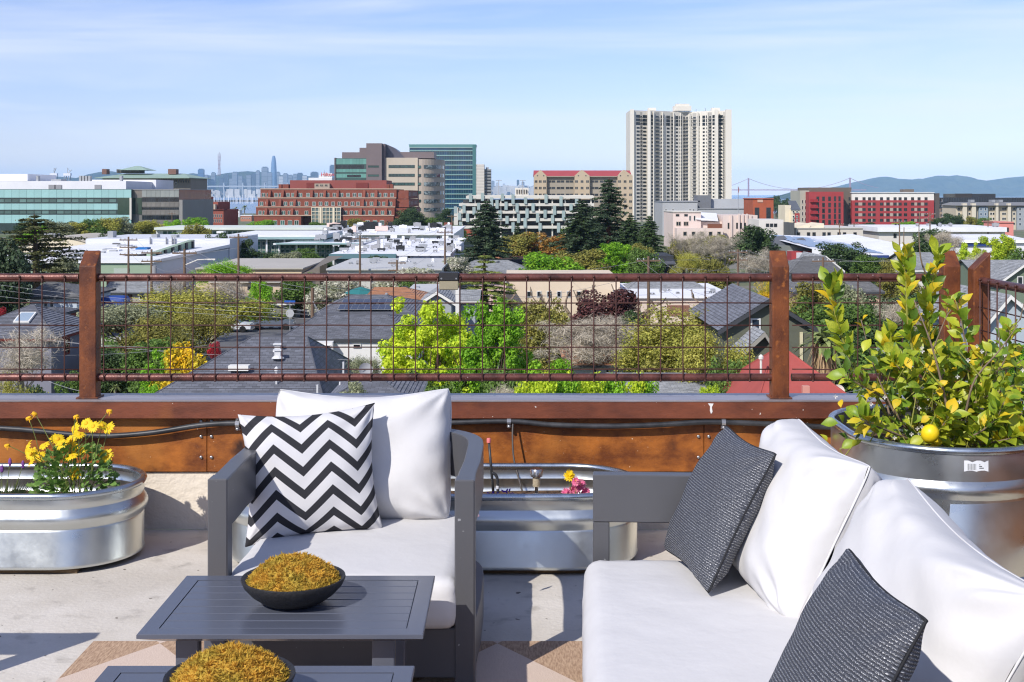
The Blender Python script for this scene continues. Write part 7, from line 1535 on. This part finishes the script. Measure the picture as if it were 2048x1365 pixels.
        for k in range(46):
            a = rr.uniform(0, 6.283); el = rr.uniform(-.2, 1.3); L_ = rr.uniform(.9, 1.35); d = Vector((math.cos(a) * math.cos(el), math.sin(a) * math.cos(el), math.sin(el))); p0 = Vector((0, 0, 4)); pr_ = [p0 + d * L_ * t + Vector((0, 0, -.55 * t * t * L_)) for t in (0, .35, .7, 1)]; sd = Vector((-math.sin(a), math.cos(a), 0)); w = (.03, .09, .08, .005)
            vs = [];
            for p, q in zip(pr_, w): vs += [p - sd * q, p + sd * q]
            c.add(vs, [(0, 1, 3, 2), (2, 3, 5, 4), (4, 5, 7, 6)])
        PR[kind] = (b.mesh('trunk', BK['grey']), c.mesh('crown', FOL['palm']), 5.2, 2.5)
    elif base == 'far_palm':
        rr = random.Random(s); b = MB(); b.tube([(0, 0, -.3), (0, 0, 8)], [.4, .3], 6); c = MB()
        for k in range(22):
            a = rr.uniform(0, 6.283); el = rr.uniform(-.4, 1.2); d = Vector((math.cos(a) * math.cos(el), math.sin(a) * math.cos(el), math.sin(el))); sd = Vector((-math.sin(a), math.cos(a), 0)) * .45; p0 = Vector((0, 0, 8)); c.add([p0, p0 + d * 1.8 - sd, p0 + d * 3.4 - Vector((0, 0, 1.1)), p0 + d * 1.8 + sd], [(0, 1, 2, 3)])
        PR[kind] = (b.mesh('trunk', BK['grey']), c.mesh('crown', FOL['palm']), 10.5, 6.4)
    return PR[kind]
def calib(kind):
    tr_, cr_, h0, w0 = proto(kind)[:4]
    if len(PR[kind]) == 4:
        me = cr_ or tr_; co = np.empty(len(me.vertices) * 3, dtype=np.float32); me.vertices.foreach_get('co', co); co = co.reshape(-1, 3)
        q = np.percentile(co[:, 0], [2.5, 97.5]); PR[kind] = (tr_, cr_, float(np.percentile(co[:, 2], 99.6)), float(q[1] - q[0]), 1)
    return PR[kind][:4]
def tree(kind, fol, px, top, wpx, Y, label, name='tree', group=None, sink=None, rot=None):
    tr_, cr_, h0, w0 = calib(kind); zt = WZ(top, Y); z0 = zg(Y); ht = max(zt - z0, 1.0)
    if sink is not None: z0 = zt - sink; ht = sink     # shrub on raised ground or a roof
    t = thing(name, label, 'tree' if name.endswith(('tree', 'palm')) else 'shrub', (WX(px, Y), Y, z0), rot if rot is not None else (px * 1.7) % 6.28, group)
    sx = wpx * Y / F / w0; t.scale = (sx, sx, ht / h0)
    put('trunk', tr_, t)
    if cr_:
        o = put('crown', cr_, t); ratio = (ht / h0) / sx
        if ratio > 1.5: k = 1.5 / ratio; o.scale = (1, 1, k); o.location = (0, 0, h0 * (1 - k))      # tall narrow trees keep a natural crown on a longer stem
        o.material_slots[0].link = 'OBJECT'; o.material_slots[0].material = FOL[fol or 'twig']
    return t
T = tree
# conifers
T('conifer:0', 'conifer', 975, 404, 92, 205, 'dark spruce standing before the parking garage', 'conifer_tree')
T('conifer:2', 'conifer', 1165, 403, 104, 196, 'dark ragged conifer just left of the tallest redwood', 'conifer_tree')
T('conifer:1', 'conifer', 1216, 361, 92, 222, 'tallest redwood in front of the red roofed office', 'conifer_tree')
T('conifer:3', 'dark', 1262, 432, 66, 214, 'bushy dark conifer at the foot of the redwood', 'conifer_tree')
T('conifer:0', 'dark', 1300, 434, 62, 206, 'broad dark conifer below the white apartment tower', 'conifer_tree')
T('pine:0', 'pine', 74, 433, 150, 150, 'open layered pine rising beside the barrel roof', 'pine_tree')
T('round:1', 'conifer', -10, 462, 130, 118, 'dense dark evergreen at the edge behind the railing', 'evergreen_tree')
T('deodar:0', 'deodar', 972, 512, 128, 116, 'pale green cedar with drooping tiers behind the railing', 'cedar_tree')
T('conifer:2', 'conifer', 1035, 448, 30, 230, 'thin young conifer right of the spruce', 'conifer_tree')
# lime maples and the big trees behind the mesh
T('maple:0', 'lime', 850, 606, 182, 66, 'bright lime yellow maple behind the white house', 'maple_tree')
T('maple:1', 'green', 985, 610, 152, 65, 'fresh green maple beside the lime yellow one', 'maple_tree')
T('sparse:0', 'yellow', 352, 576, 215, 104, 'thin yellow green tree by the street', 'leafing_tree')
T('sparse:1', 'greyg', 262, 606, 190, 96, 'grey green budding tree behind the railing post', 'leafing_tree')
T('sparse:3', 'olive', 402, 612, 130, 98, 'olive green budding tree right of the thin yellow green one', 'leafing_tree'); T('sparse:2', 'olive', 300, 640, 170, 88, 'olive tinged tree in front of the street trees', 'leafing_tree')
T('bare:0', None, 428, 552, 120, 118, 'leafless grey tree near the street lamp', 'bare_tree')
T('bare:1', None, 1186, 630, 200, 88, 'wide leafless grey tree before the orange bungalow', 'bare_tree')
T('bare:4', None, 1176, 660, 130, 86, 'smaller leafless tree tangled under the wide grey one', 'bare_tree')
T('round:2', 'olive', 1092, 602, 92, 95, 'olive brown tree between maple and bare tree', 'tree')
T('round:0', 'purple', 1216, 580, 140, 102, 'dark purple plum tree before the beige wall', 'plum_tree')
T('sparse:3', 'yellow', 1384, 618, 250, 78, 'broad yellow green tree beside the olive house', 'leafing_tree')
T('sparse:0', 'yellow', 1330, 650, 150, 78, 'lower yellow green tree joined to the broad one', 'leafing_tree')
T('sparse:2', 'yellow', 1446, 664, 130, 63, 'olive budding tree below the dark gable', 'leafing_tree')
T('round:3', 'dark', 1260, 625, 56, 96, 'dark green shrubby tree behind the plum', 'tree')
T('willow:0', 'orange', 1082, 467, 92, 222, 'orange twigged willow beside the spruce', 'willow_tree')
T('maple:1', 'green', 1232, 488, 96, 178, 'fresh green tree below the dark conifers', 'tree')
T('round:1', 'olive', 1290, 490, 60, 186, 'olive tree beside the fresh green one', 'tree')
T('round:0', 'dark', 1500, 453, 96, 216, 'round dark green tree before the art deco hall', 'tree')
T('bare:2', None, 1384, 462, 66, 206, 'leafless pale tree in front of the hall terrace', 'bare_tree')
T('bare:3', None, 1442, 470, 84, 196, 'taller leafless tree next to the round green one', 'bare_tree')
T('sparse:1', 'yellow', 1372, 506, 50, 168, 'yellow leafed tree by the black house', 'tree')
T('round:2', 'olive', 1425, 520, 60, 160, 'olive shrub tree above the rail', 'tree')
T('bare:0', None, 1520, 500, 70, 160, 'leafless tree beside the railing post top', 'bare_tree')
T('sparse:3', 'gold', 1540, 560, 60, 120, 'golden leafed tree half behind the railing post', 'tree')
# street trees far left
for k, (px, tp, w, f_) in enumerate(((118, 443, 60, 'greyg'), (150, 446, 56, 'yellow'), (182, 440, 64, 'mid'), (214, 437, 62, 'yellow'), (246, 436, 58, 'greyg'), (276, 444, 56, 'yellow'), (302, 442, 48, 'yellow'))): T('round:%d' % (k % 4), f_, px, tp, w, 322 + k * 3, ORD[k] + ' leafy street tree from the layered pine in the row before the teal laboratory', 'tree', 'street trees before the teal laboratory')
T('round:3', 'green', 388, 436, 48, 380, 'bright green round tree by the stepped brick office', 'tree')
T('round:1', 'green', 520, 441, 60, 400, 'green tree at the corner of the brick terraces', 'tree')
T('round:2', 'olive', 712, 438, 40, 430, 'rusty olive tree before the brick terraces', 'tree')
T('round:0', 'dark', 826, 417, 60, 440, 'dark green tree under the curved grey wing', 'tree'); T('round:3', 'dark', 808, 434, 50, 425, 'dark spreading tree beside the brick side wing', 'tree'); T('round:2', 'mid', 862, 436, 44, 440, 'small green tree by the garage ramp', 'tree'); T('round:1', 'mid', 640, 445, 44, 440, 'low green tree by the glass atrium', 'tree'); T('round:1', 'dark', 889, 418, 30, 560, 'dark tree at the foot of the teal tower', 'tree')
T('round:0', 'dark', 528, 503, 62, 226, 'dark shrubby tree before the studio glass', 'tree'); T('round:1', 'greyg', 572, 505, 60, 214, 'pale grey green tree before the studio', 'tree'); T('round:3', 'mid', 606, 498, 50, 220, 'green tree between the studio columns', 'tree'); T('round:2', 'dark', 642, 516, 40, 200, 'dark bush at the workshop corner', 'tree'); T('round:1', 'dark', 752, 512, 56, 200, 'dark green tree before the teal workshop wall', 'tree'); T('round:0', 'dark', 485, 480, 44, 225, 'dark tree beside the white warehouse end', 'tree'); T('round:3', 'olive', 470, 532, 60, 165, 'olive bush by the tan warehouse', 'tree'); T('sparse:0', 'green', 430, 522, 90, 160, 'thin green tree before the tan warehouse', 'tree')
T('round:1', 'greyg', 135, 515, 60, 162, 'grey green tree before the sage warehouse front', 'tree')
T('round:0', 'mid', 604, 550, 84, 142, 'green tree behind the pole at the street', 'tree'); T('round:2', 'blossom', 672, 556, 96, 136, 'white blossoming tree by the street', 'tree'); T('round:3', 'blossom', 908, 515, 70, 186, 'white blossoming tree by the blue trimmed house', 'tree'); T('round:1', 'blossom', 815, 536, 110, 160, 'wide white blossom hedge above the rail', 'tree'); T('round:0', 'mid', 830, 556, 70, 140, 'green tree behind the orange roof', 'tree'); T('round:2', 'green', 520, 560, 44, 130, 'fresh green tree under the rail', 'tree'); T('round:1', 'mid', 470, 600, 90, 136, 'green hedge tree along the street', 'tree'); T('round:3', 'mid', 545, 628, 60, 134, 'low green hedge at the junction', 'shrub'); T('round:0', 'dark', 500, 590, 40, 146, 'dark green tree by the ranch house', 'tree')
T('round:1', 'gold', 385, 694, 118, 68, 'mound of yellow flowering broom', 'flowering_shrub'); T('bush:1', 'red', 428, 685, 24, 76, 'small red flowering shrub by the charcoal roof', 'flowering_shrub'); T('bush:2', 'green', 325, 700, 70, 70, 'green shrub left of the yellow broom', 'shrub'); T('round:3', 'mid', 320, 680, 110, 80, 'green tree under the street trees', 'tree'); T('round:1', 'dark', 230, 700, 90, 84, 'dark shaded tree behind the railing post', 'tree')
T('bare:2', None, 44, 662, 190, 72, 'leafless tan tree in front of the dark hip roof', 'bare_tree'); T('sparse:3', 'yellow', 22, 756, 100, 58, 'yellow green shrub low at the corner', 'shrub'); T('bush:1', 'mid', 150, 742, 60, 66, 'green shrub by the lavender wall', 'shrub'); T('bush:3', 'dark', 60, 780, 90, 62, 'dark shrub at the house corner', 'shrub'); T('bush:0', 'green', 300, 770, 60, 62, 'green shrub in the shaded yard', 'shrub'); T('round:0', 'red', 6, 618, 36, 100, 'dark red shrub at the edge by the evergreen', 'shrub')
for k, (px, tp, w, f_) in enumerate(((1072, 748, 100, 'lime'), (1118, 754, 90, 'green'), (1160, 750, 84, 'lime'), (1204, 752, 86, 'green'), (1250, 754, 92, 'lime'), (1284, 758, 70, 'green'))): T('round:%d' % (k % 4), f_, px, tp, w, 50 + k * .8, ORD[k] + ' bright hedge tree counted from the maples towards the grey roof', 'tree', 'hedge row before the grey roof')
T('round:2', 'mid', 930, 730, 120, 66, 'green undergrowth tree below the maples', 'tree'); T('round:0', 'mid', 860, 748, 110, 62, 'green tree under the lime maple', 'tree'); T('round:3', 'mid', 1010, 744, 100, 60, 'darker green tree before the hedge row', 'tree'); T('round:1', 'lime', 1055, 722, 60, 68, 'lime shrub beside the fresh maple', 'shrub'); T('round:3', 'green', 1122, 720, 70, 70, 'lime green shrub before the orange bungalow', 'shrub'); T('bush:2', 'greyg', 705, 762, 66, 51, 'grey green creeper bush at the charcoal eave', 'shrub'); T('bare:3', None, 1010, 768, 80, 52, 'pale leafless shrub in the hedge', 'bare_tree'); T('bush:0', 'lime', 1420, 772, 40, 51, 'small lime bush before the red roof', 'shrub'); T('sparse:1', 'greyg', 730, 715, 60, 58, 'thin budding tree at the dish', 'tree')
T('round:2', 'mid', 1452, 722, 90, 60, 'green tree mass under the budding tree', 'tree'); T('round:0', 'olive', 1350, 715, 140, 74, 'olive tree mass below the yellow green crown', 'tree')
rr = random.Random(14); SEEN = {}
for k in range(30):
    Y = rr.uniform(140, 420); px = rr.choice([rr.uniform(40, 460), rr.uniform(900, 1300), rr.uniform(1250, 2040)]); ht = rr.uniform(4, 7); t_ = 388 + F * (H - zg(Y) - ht) / Y
    if t_ < 420: continue
    fo_, fn_ = rr.choice([('mid', 'mid green'), ('dark', 'dark green'), ('olive', 'olive'), ('green', 'fresh green')]); nb_ = min((o for o in S.objects if o.type == 'EMPTY' and o.get('category') in ('building', 'warehouse', 'house', 'shed', 'garage', 'tower')), key=lambda o: (o.location.x - WX(px, Y)) ** 2 + (o.location.y - Y) ** 2)
    lb_ = 'small %s tree near the %s' % (fn_, ' '.join(nb_['label'].split()[:7])); SEEN[lb_] = SEEN.get(lb_, 0) + 1
    T('round:%d' % (k % 4), fo_, px, t_, rr.uniform(4, 8) * F / Y, Y, lb_ if SEEN[lb_] == 1 else ORD[SEEN[lb_] - 1] + ' ' + lb_, 'tree', 'small trees among the far roofs')
g = np.random.default_rng(4); n = 2600; gy = g.uniform(52, 150, n); gx = g.uniform(-.42, .42, n) * gy; ok = ~(((gy > 119) & (gy < 134)) | ((gx > -30) & (gx < -19) & (gy > 90))); bl = [(x, y, -11.7 + .5 * r_, .5 + r_) for x, y, r_ in zip(gx[ok], gy[ok], g.uniform(.1, .7, ok.sum()))]
g2_ = np.random.default_rng(9); ww_ = g2_.uniform(140, 420, 900); bl2 = [(-.40 * y - 6 - abs(x), y, zg(y) + 1.6 * r_, 1.2 + 2.2 * r_) for x, y, r_ in zip(g2_.normal(0, 40, 900), ww_, g2_.random(900))]; me = leaf_mesh('woods', bl2, 26000, .5, shell=.4, seed=3); me.materials.clear(); me.materials.append(FOL['mid']); o = put('woods', me); stuff(o, 'far-off green tree mass off to the side of the warehouses')
me = leaf_mesh('undergrowth', bl, 60000, .16, shell=.3, seed=2, flat=.3); me.materials.clear(); me.materials.append(FOL['mid']); o = put('undergrowth', me); stuff(o, 'tangled green garden undergrowth between the houses')
# pollards before the beige wall
for px, tp, w, lab in ((1082, 573, 40, 'pollarded tree at the small windows'), (1150, 570, 56, 'pollarded tree with curved limbs before the beige wall'), (1288, 574, 60, 'forked pollard before the cream garage'), (1418, 578, 60, 'thick pollard right of the garage door'), (1010, 575, 40, 'small pollard by the pink wall')): T('pollard:%d' % (px % 4), None, px, tp, w, 122, lab, 'bare_tree')
# right side
for px, tp, w, Y, f_, kd, lab in ((1618, 566, 100, 112, 'olive', 'round:0', 'olive tree behind the railing post'), (1700, 566, 90, 104, 'greyg', 'round:1', 'grey green round tree over the right rail'), (1640, 600, 130, 96, 'mid', 'round:2', 'green tree mass right of the railing post'), (1720, 615, 150, 90, 'mid', 'round:3', 'green tree mass behind the lemon leaves'), (1800, 590, 120, 98, 'dark', 'round:0', 'dark tree behind the lemon tree'), (1775, 640, 120, 84, 'dark', 'round:1', 'dark shaded tree low behind the lemon tree'), (1700, 690, 140, 76, 'mid', 'round:2', 'green garden tree behind the palm'), (1880, 650, 150, 80, 'mid', 'round:3', 'green tree behind the side post'), (2010, 690, 130, 64, 'green', 'round:0', 'fresh green tree below the side mesh'), (1960, 720, 110, 60, 'mid', 'round:1', 'green tree low beside the side railing'), (1750, 745, 120, 60, 'mid', 'round:3', 'green shrub mass under the lemon branches'), (1690, 487, 92, 196, 'dark', 'round:2', 'round dark tree beside the solar warehouse'), (1745, 512, 70, 186, 'mid', 'round:1', 'green tree below the solar roof'), (1790, 516, 56, 182, 'olive', 'round:0', 'olive brown tree near the lemon tip'), (1858, 460, 64, 222, 'dark', 'round:3', 'dark tree behind the lemon tree tip'), (1938, 488, 50, 176, 'lime', 'maple:0', 'lime tree between the two end posts'), (1990, 474, 84, 172, 'lime', 'maple:1', 'lime green tree before the blue stripe shed'), (2040, 500, 60, 168, 'mid', 'round:2', 'green tree at the far edge'), (1728, 446, 44, 390, 'dark', 'round:1', 'dark tree before the long red block'), (1782, 456, 44, 330, 'olive', 'round:3', 'olive tree before the white depot'), (1905, 428, 40, 520, 'dark', 'round:0', 'dark tree beside the beige apartments'), (1958, 436, 40, 480, 'mid', 'round:2', 'green tree before the beige apartments'), (1880, 436, 44, 500, 'dark', 'round:1', 'dark tree at the end of the red block'), (1552, 392, 16, 900, 'dark', 'round:2', 'tiny dark tree above the orange brick block'), (1566, 400, 22, 800, 'dark', 'round:3', 'dark far tree beside the yellow house'), (1580, 398, 18, 850, 'dark', 'round:0', 'second dark far tree near the yellow house'), (2020, 545, 60, 140, 'mid', 'round:1', 'green tree before the sage house'), (1800, 545, 70, 150, 'olive', 'round:2', 'olive tree behind the right rail'), (2046, 610, 40, 80, 'mid', 'round:3', 'green tree by the skylight house')): T(kd, f_, px, tp, w, Y, lab, 'tree')
T('bare:1', None, 1884, 462, 60, 210, 'leafless tree by the dark one behind the lemon tip', 'bare_tree'); T('bare:3', None, 1790, 600, 100, 88, 'leafless branches behind the lemon leaves', 'bare_tree'); T('bare:2', None, 1945, 505, 60, 150, 'leafless tree between the end posts', 'bare_tree')
T('palm:0', 'palm', 1648, 655, 100, 62, 'shaggy palm with straw coloured skirt beside the red roof', 'palm')
dr = [o for o in S.objects if o.name.startswith('palm') and o.type == 'EMPTY'][-1]
sk = MB(); rr = random.Random(6)
for k in range(300):
    a = rr.uniform(0, 6.28); z = rr.uniform(2.2, 4.0); r_ = .18 + .5 * (z - 2.2) / 1.8; p = Vector((math.cos(a) * r_ * .5, math.sin(a) * r_ * .5, z)); e = p + Vector((math.cos(a) * .3, math.sin(a) * .3, -rr.uniform(.5, 1.0))); s_ = Vector((-math.sin(a), math.cos(a), 0)) * .025; sk.add([p - s_, p + s_, e], [(0, 1, 2)])
stuff(sk.build('frond_skirt', FOL['straw'], dr))
for k, (px, tp) in enumerate(((441, 413), (455, 416), (471, 414), (489, 411))): T('far_palm:%d' % (px % 3), 'palm', px, tp, 14, 1250, ORD[k] + ' small shore palm counted from the stepped brick office', 'palm', 'palms on the shore')
T('palm:1', 'palm', 230, 768, 26, 64, 'spiky dry yucca in the shaded yard', 'yucca_palm', sink=1.6); T('palm:2', 'palm', 2022, 612, 34, 78, 'small palm before the blue grey house', 'palm')

# ================================================================== utility poles and wires
woodp = M('pole timber', (112, 92, 76), .95, var=.2, scale=2, stretch=(6, 6, .5)); insm = C_('insulator', (176, 176, 176), .4)
def pole(px, top, Y, label, arms=(1,), w=1.1, lampdir=0, box=False):
    zt = WZ(top, Y); z0 = zg(Y); t = thing('utility_pole', label, 'pole', (WX(px, Y), Y, z0), 0, 'timber utility poles'); hh = zt - z0
    b = MB(); b.tube([(0, 0, -.3), (0, 0, hh)], [.17, .11], 8); b.build('pole', woodp, t, True, angle=50)
    for k in range(len(arms)):
        z = hh - .4 - k * .9; b = MB(); b.box(-w, -.06, z - .07, w, .06, z + .07); a = b.build('crossarm', woodp, t)
        for q in (-.9, -.4, .4, .9): b = MB(); b.lathe([(0, .07), (.05, .07), (.06, .15), (.03, .22), (0, .24)], 7, c=(q * w, 0, z)); b.build('insulator', insm, a)
    if box: b = MB(); b.lathe([(0, 0), (.25, 0), (.25, .8), (0, .85)], 10, c=(.32, 0, hh - 2.6)); b.build('transformer', greym, t)
    if lampdir: b = MB(); b.tube([(0, 0, hh - 1.5), (lampdir * 1.2, 0, hh - 1.0), (lampdir * 2.2, 0, hh - .95)], .05, 6); b.box(min(lampdir * 2.1, lampdir * 2.8), -.12, hh - 1.02, max(lampdir * 2.1, lampdir * 2.8), .12, hh - .9); b.build('lamp_arm', GW, t)
    return Vector((WX(px, Y), Y, zt))
pp = {}
for px, tp, Y, lab, arms, bx in ((257, 474, 160, 'pole with stacked crossarms before the sage warehouse', (1, 1, 1), 0), (303, 499, 140, 'pole carrying a transformer by the blue white wall', (1, 1), 1), (369, 498, 118, 'pole beside the street lamp behind the mesh', (1,), 0), (477, 468, 150, 'leaning braced pole by the dark tree', (1,), 0), (625, 576, 84, 'grey pole with stay wires between the charcoal roofs', (), 0), (720, 472, 168, 'slim pole before the workshop roofs', (1,), 0), (794, 520, 160, 'short pole with double crossarm over the flat store', (1, 1), 0), (890, 459, 180, 'pole at the lavender white annex', (1,), 0), (904, 430, 300, 'distant pole near the brick arcade', (1,), 0), (344, 425, 400, 'far pole before the grey glass office', (1,), 0), (1297, 513, 118, 'tall pole in front of the cream garage', (1,), 0), (1476, 498, 150, 'pole with crossarm right of the round tree', (1, 1), 0), (1470, 594, 84, 'lamp pole before the olive house', (1,), 1), (1646, 515, 130, 'pole over the grey twin roof', (1,), 0), (1799, 440, 240, 'pole behind the lemon tree tip', (1,), 0), (1860, 425, 260, 'slender pole beside the red block end', (1, 1), 0), (1679, 446, 300, 'pole before the sawtooth warehouse', (1,), 0), (1708, 446, 310, 'second pole before the sawtooth warehouse', (1,), 0), (1976, 440, 300, 'pole by the beige apartments', (1,), 0), (1894, 500, 130, 'brown pole between end post and lemon tree', (1,), 0)):
    pp[px] = pole(px, tp, Y, lab, arms, lampdir={369: 1, 303: 0}.get(px, 0), box=bool(bx))
wirem = C_('overhead wire', (150, 150, 154), .5)
PN = {257: 'stacked-arm', 303: 'transformer', 369: 'street lamp', 477: 'braced', 625: 'stay-wire', 720: 'workshop', 794: 'flat store', 890: 'annex', 1297: 'cream garage', 1476: 'round tree', 1470: 'olive house', 1646: 'twin roof', 1679: 'sawtooth', 1708: 'second sawtooth', 1799: 'lemon tip', 1860: 'red block', 1894: 'brown'}
def wire(p, q, label, sag=.5, r=.012):
    p, q = Vector(p), Vector(q); pts = [p.lerp(q, k / 12) - Vector((0, 0, sag * 4 * (k / 12) * (1 - k / 12))) for k in range(13)]; t = MB(); t.tube([v - p for v in pts], r, 4); tag(t.build('power_line', wirem, None, loc=p), label, 'wire', 'overhead wires')
for (a, c) in ((257, 303), (303, 369), (369, 625), (477, 720), (720, 890), (794, 890), (477, 257), (1297, 1476), (1297, 1470), (1476, 1646), (1646, 1894), (1679, 1708), (1799, 1860)):
    for nm, dx, dz in (('upper left', -.9, -.15), ('upper right', .9, -.15), ('lower', 0, -1.6)): wire(pp[a] + Vector((dx, 0, dz)), pp[c] + Vector((dx, 0, dz)), nm + ' overhead wire from the %s pole to the %s pole' % (PN[a], PN[c]), .6)
for x0, y0, Y0, x1, y1, Y1, lb_ in ((-60, 562, 112, 640, 622, 84, 'topmost pale wire crossing the mesh before the pale blue house'), (-60, 572, 112, 640, 630, 84, 'second pale wire crossing the mesh before the pale blue house'), (-60, 586, 108, 700, 640, 84, 'third pale wire ending over the charcoal roofs'), (-60, 650, 80, 330, 695, 72, 'short wire passing the skylight of the dark hip roof'), (-60, 660, 80, 700, 720, 64, 'long low wire sloping down across the yard to the charcoal roof'), (-60, 706, 72, 420, 690, 78, 'low wire rising over the leafless tan tree'), (60, 745, 66, 260, 790, 56, 'lowest short wire dropping to the bottom rail by the post'), (640, 575, 84, 1300, 590, 118, 'long wire crossing the orange tiled roof'), (640, 602, 84, 1010, 560, 140, 'wire crossing before the grey gable'), (1660, 792, 54, 1860, 760, 62, 'pale service wire over the palm and red roof'), (1430, 792, 52, 1760, 770, 58, 'service wire along the gutter of the red roof'), (1297, 530, 118, 1900, 560, 128, 'long wire crossing the right rail span'), (1060, 545, 150, 1297, 520, 118, 'wire just above the rail before the conifers'), (1297, 545, 118, 1010, 600, 100, 'wire crossing before the cream garage')):
    wire(P(x0, y0, Y0), P(x1, y1, Y1), lb_, .35)
for nm, dx in (('first', 0), ('second', 10), ('third', 18)): wire(pp[625] - Vector((0, 0, .8)), P(660 + dx, 690, 78), nm + ' slanting stay wire of the grey pole between the charcoal roofs', .05, .01)

# street lamp, sign, cars
t = thing('street_lamp', 'pale cobra-head street lamp over the shaded yard trees', 'lamp', P(204, 700, 96)); b = MB(); zt = WZ(640, 96) - t.location.z; b.tube([(0, 0, -1), (0, 0, zt), (.9, 0, zt + .25), (1.2, 0, zt + .25)], .05, 6); b.build('mast', GW, t); b = MB(); b.bbox(1.1, -.14, zt + .18, 1.8, .14, zt + .3, .03); b.build('lamp_head', GW, t)
t = thing('street_sign', 'blue street name sign on a post at the junction', 'sign', (WX(580, 126), 126, -12)); b = MB(); b.tube([(0, 0, 0), (0, 0, WZ(604, 126) + 12)], .05, 6); b.build('post', metalm, t); b = MB(); zt = WZ(604, 126) + 12; b.bbox(-.55, -.02, zt - .2, .5, .02, zt + .12, .01); b.build('name_plate', C_('street sign blue', (36, 92, 176), .5), t); b = MB(); b.lathe([(0, -.01), (.42, -.01), (.42, .01), (0, .01)], 8); o = b.build('stop_plate', C_('sign back grey', (176, 178, 180), .5), t); o.location = (0, -.05, WZ(627, 126) + 12); o.rotation_euler = (R(90), 0, 0)
carg = C_('car glass', (28, 32, 38), .08, spec=.8); tyre = C_('tyre rubber', (24, 24, 25), .8)
def car(x, y, rz, col, label, z=-11.98):
    t = thing('parked_car', label, 'car', (x, y, z), rz, 'cars in the streets and yards'); pm = C_('car paint %d %d %d' % col, col, .3, .03, .5, spec=.6)
    b = MB(); prof = [(-2.15, .32), (2.15, .32), (2.2, .6), (2.1, .82), (1.25, .92), (-1.6, .95), (-2.15, .85), (-2.22, .55)]; b.prismy(prof, -.86, .86); o = b.build('body', pm, t)
    b = MB(); b.prismy([(-1.55, .96), (1.15, .93), (.55, 1.38), (-1.0, 1.42)], -.72, .72); b.build('window', carg, t); b = MB(); b.prismy([(-1.0, 1.425), (.5, 1.39), (.35, 1.45), (-.85, 1.47)], -.7, .7); b.build('roof', pm, t)
    for sx in (-1.35, 1.4):
        for sy in (-.8, .8): b = MB(); b.lathe([(0, -.1), (.2, -.1), (.32, -.09), (.32, .09), (.2, .1), (0, .1)], 16); o = b.build('wheel', tyre, t); o.location = (sx, sy, .32); o.rotation_euler = (R(90), 0, 0)
    for sy in (-.6, .6): b = MB(); b.box(2.12, sy - .16, .6, 2.21, sy + .16, .74); b.build('headlight', C_('headlight', (220, 220, 215), .2), t)
car(WX(458, 127), 127.5, 0, (206, 208, 210), 'white car parked at the junction beside the charcoal roof'); car(WX(545, 130), 130, R(3), (96, 104, 116), 'grey car on the street beyond the junction'); car(WX(262, 74), 74, R(70), (196, 198, 202), 'pale car in the shaded yard beside the railing post')
t = thing('tarp_cover', 'blue tarp draped over a vehicle by the taupe house', 'tarp', (WX(231, 128), 128, -12)); b = soft_box(2.6, 1.8, 1.5, .4, .1, 12, 12, 5, 4, .02); b.build('sheet', C_('blue tarp', (32, 66, 140), .6), t, True); t.location.z = WZ(624, 128)
b = MB(); b.box(-1, -.6, -6, 1, .6, -.02); b.build('load', dkm, t)
t = thing('patio_umbrella', 'teal patio umbrella beside the orange roof', 'umbrella', (WX(722, 122), 122, -12)); zt = WZ(574, 122) + 12; b = MB(); b.tube([(0, 0, 0), (0, 0, zt)], .04, 6); b.build('pole', metalm, t); b = MB(); b.lathe([(1.6, zt - .6), (.8, zt - .22), (0, zt)], 8); b.build('canopy', C_('teal canvas', (44, 116, 116), .8), t)

# ================================================================== air
hz = bpy.data.materials.new('haze'); hz.use_nodes = True; t = hz.node_tree; t.nodes.remove(t.nodes['Principled BSDF']); pv_ = t.nodes.new('ShaderNodeVolumePrincipled'); pv_.inputs['Color'].default_value = (.44, .72, 1.0, 1); pv_.inputs['Density'].default_value = 4.0e-5; pv_.inputs['Anisotropy'].default_value = -0.35
t.links.new(pv_.outputs[0], t.nodes['Material Output'].inputs['Volume'])
b = MB(); b.box(-17000, -2000, -31, 17000, 25000, 420); o = b.build('haze', hz); o['kind'] = 'stuff'
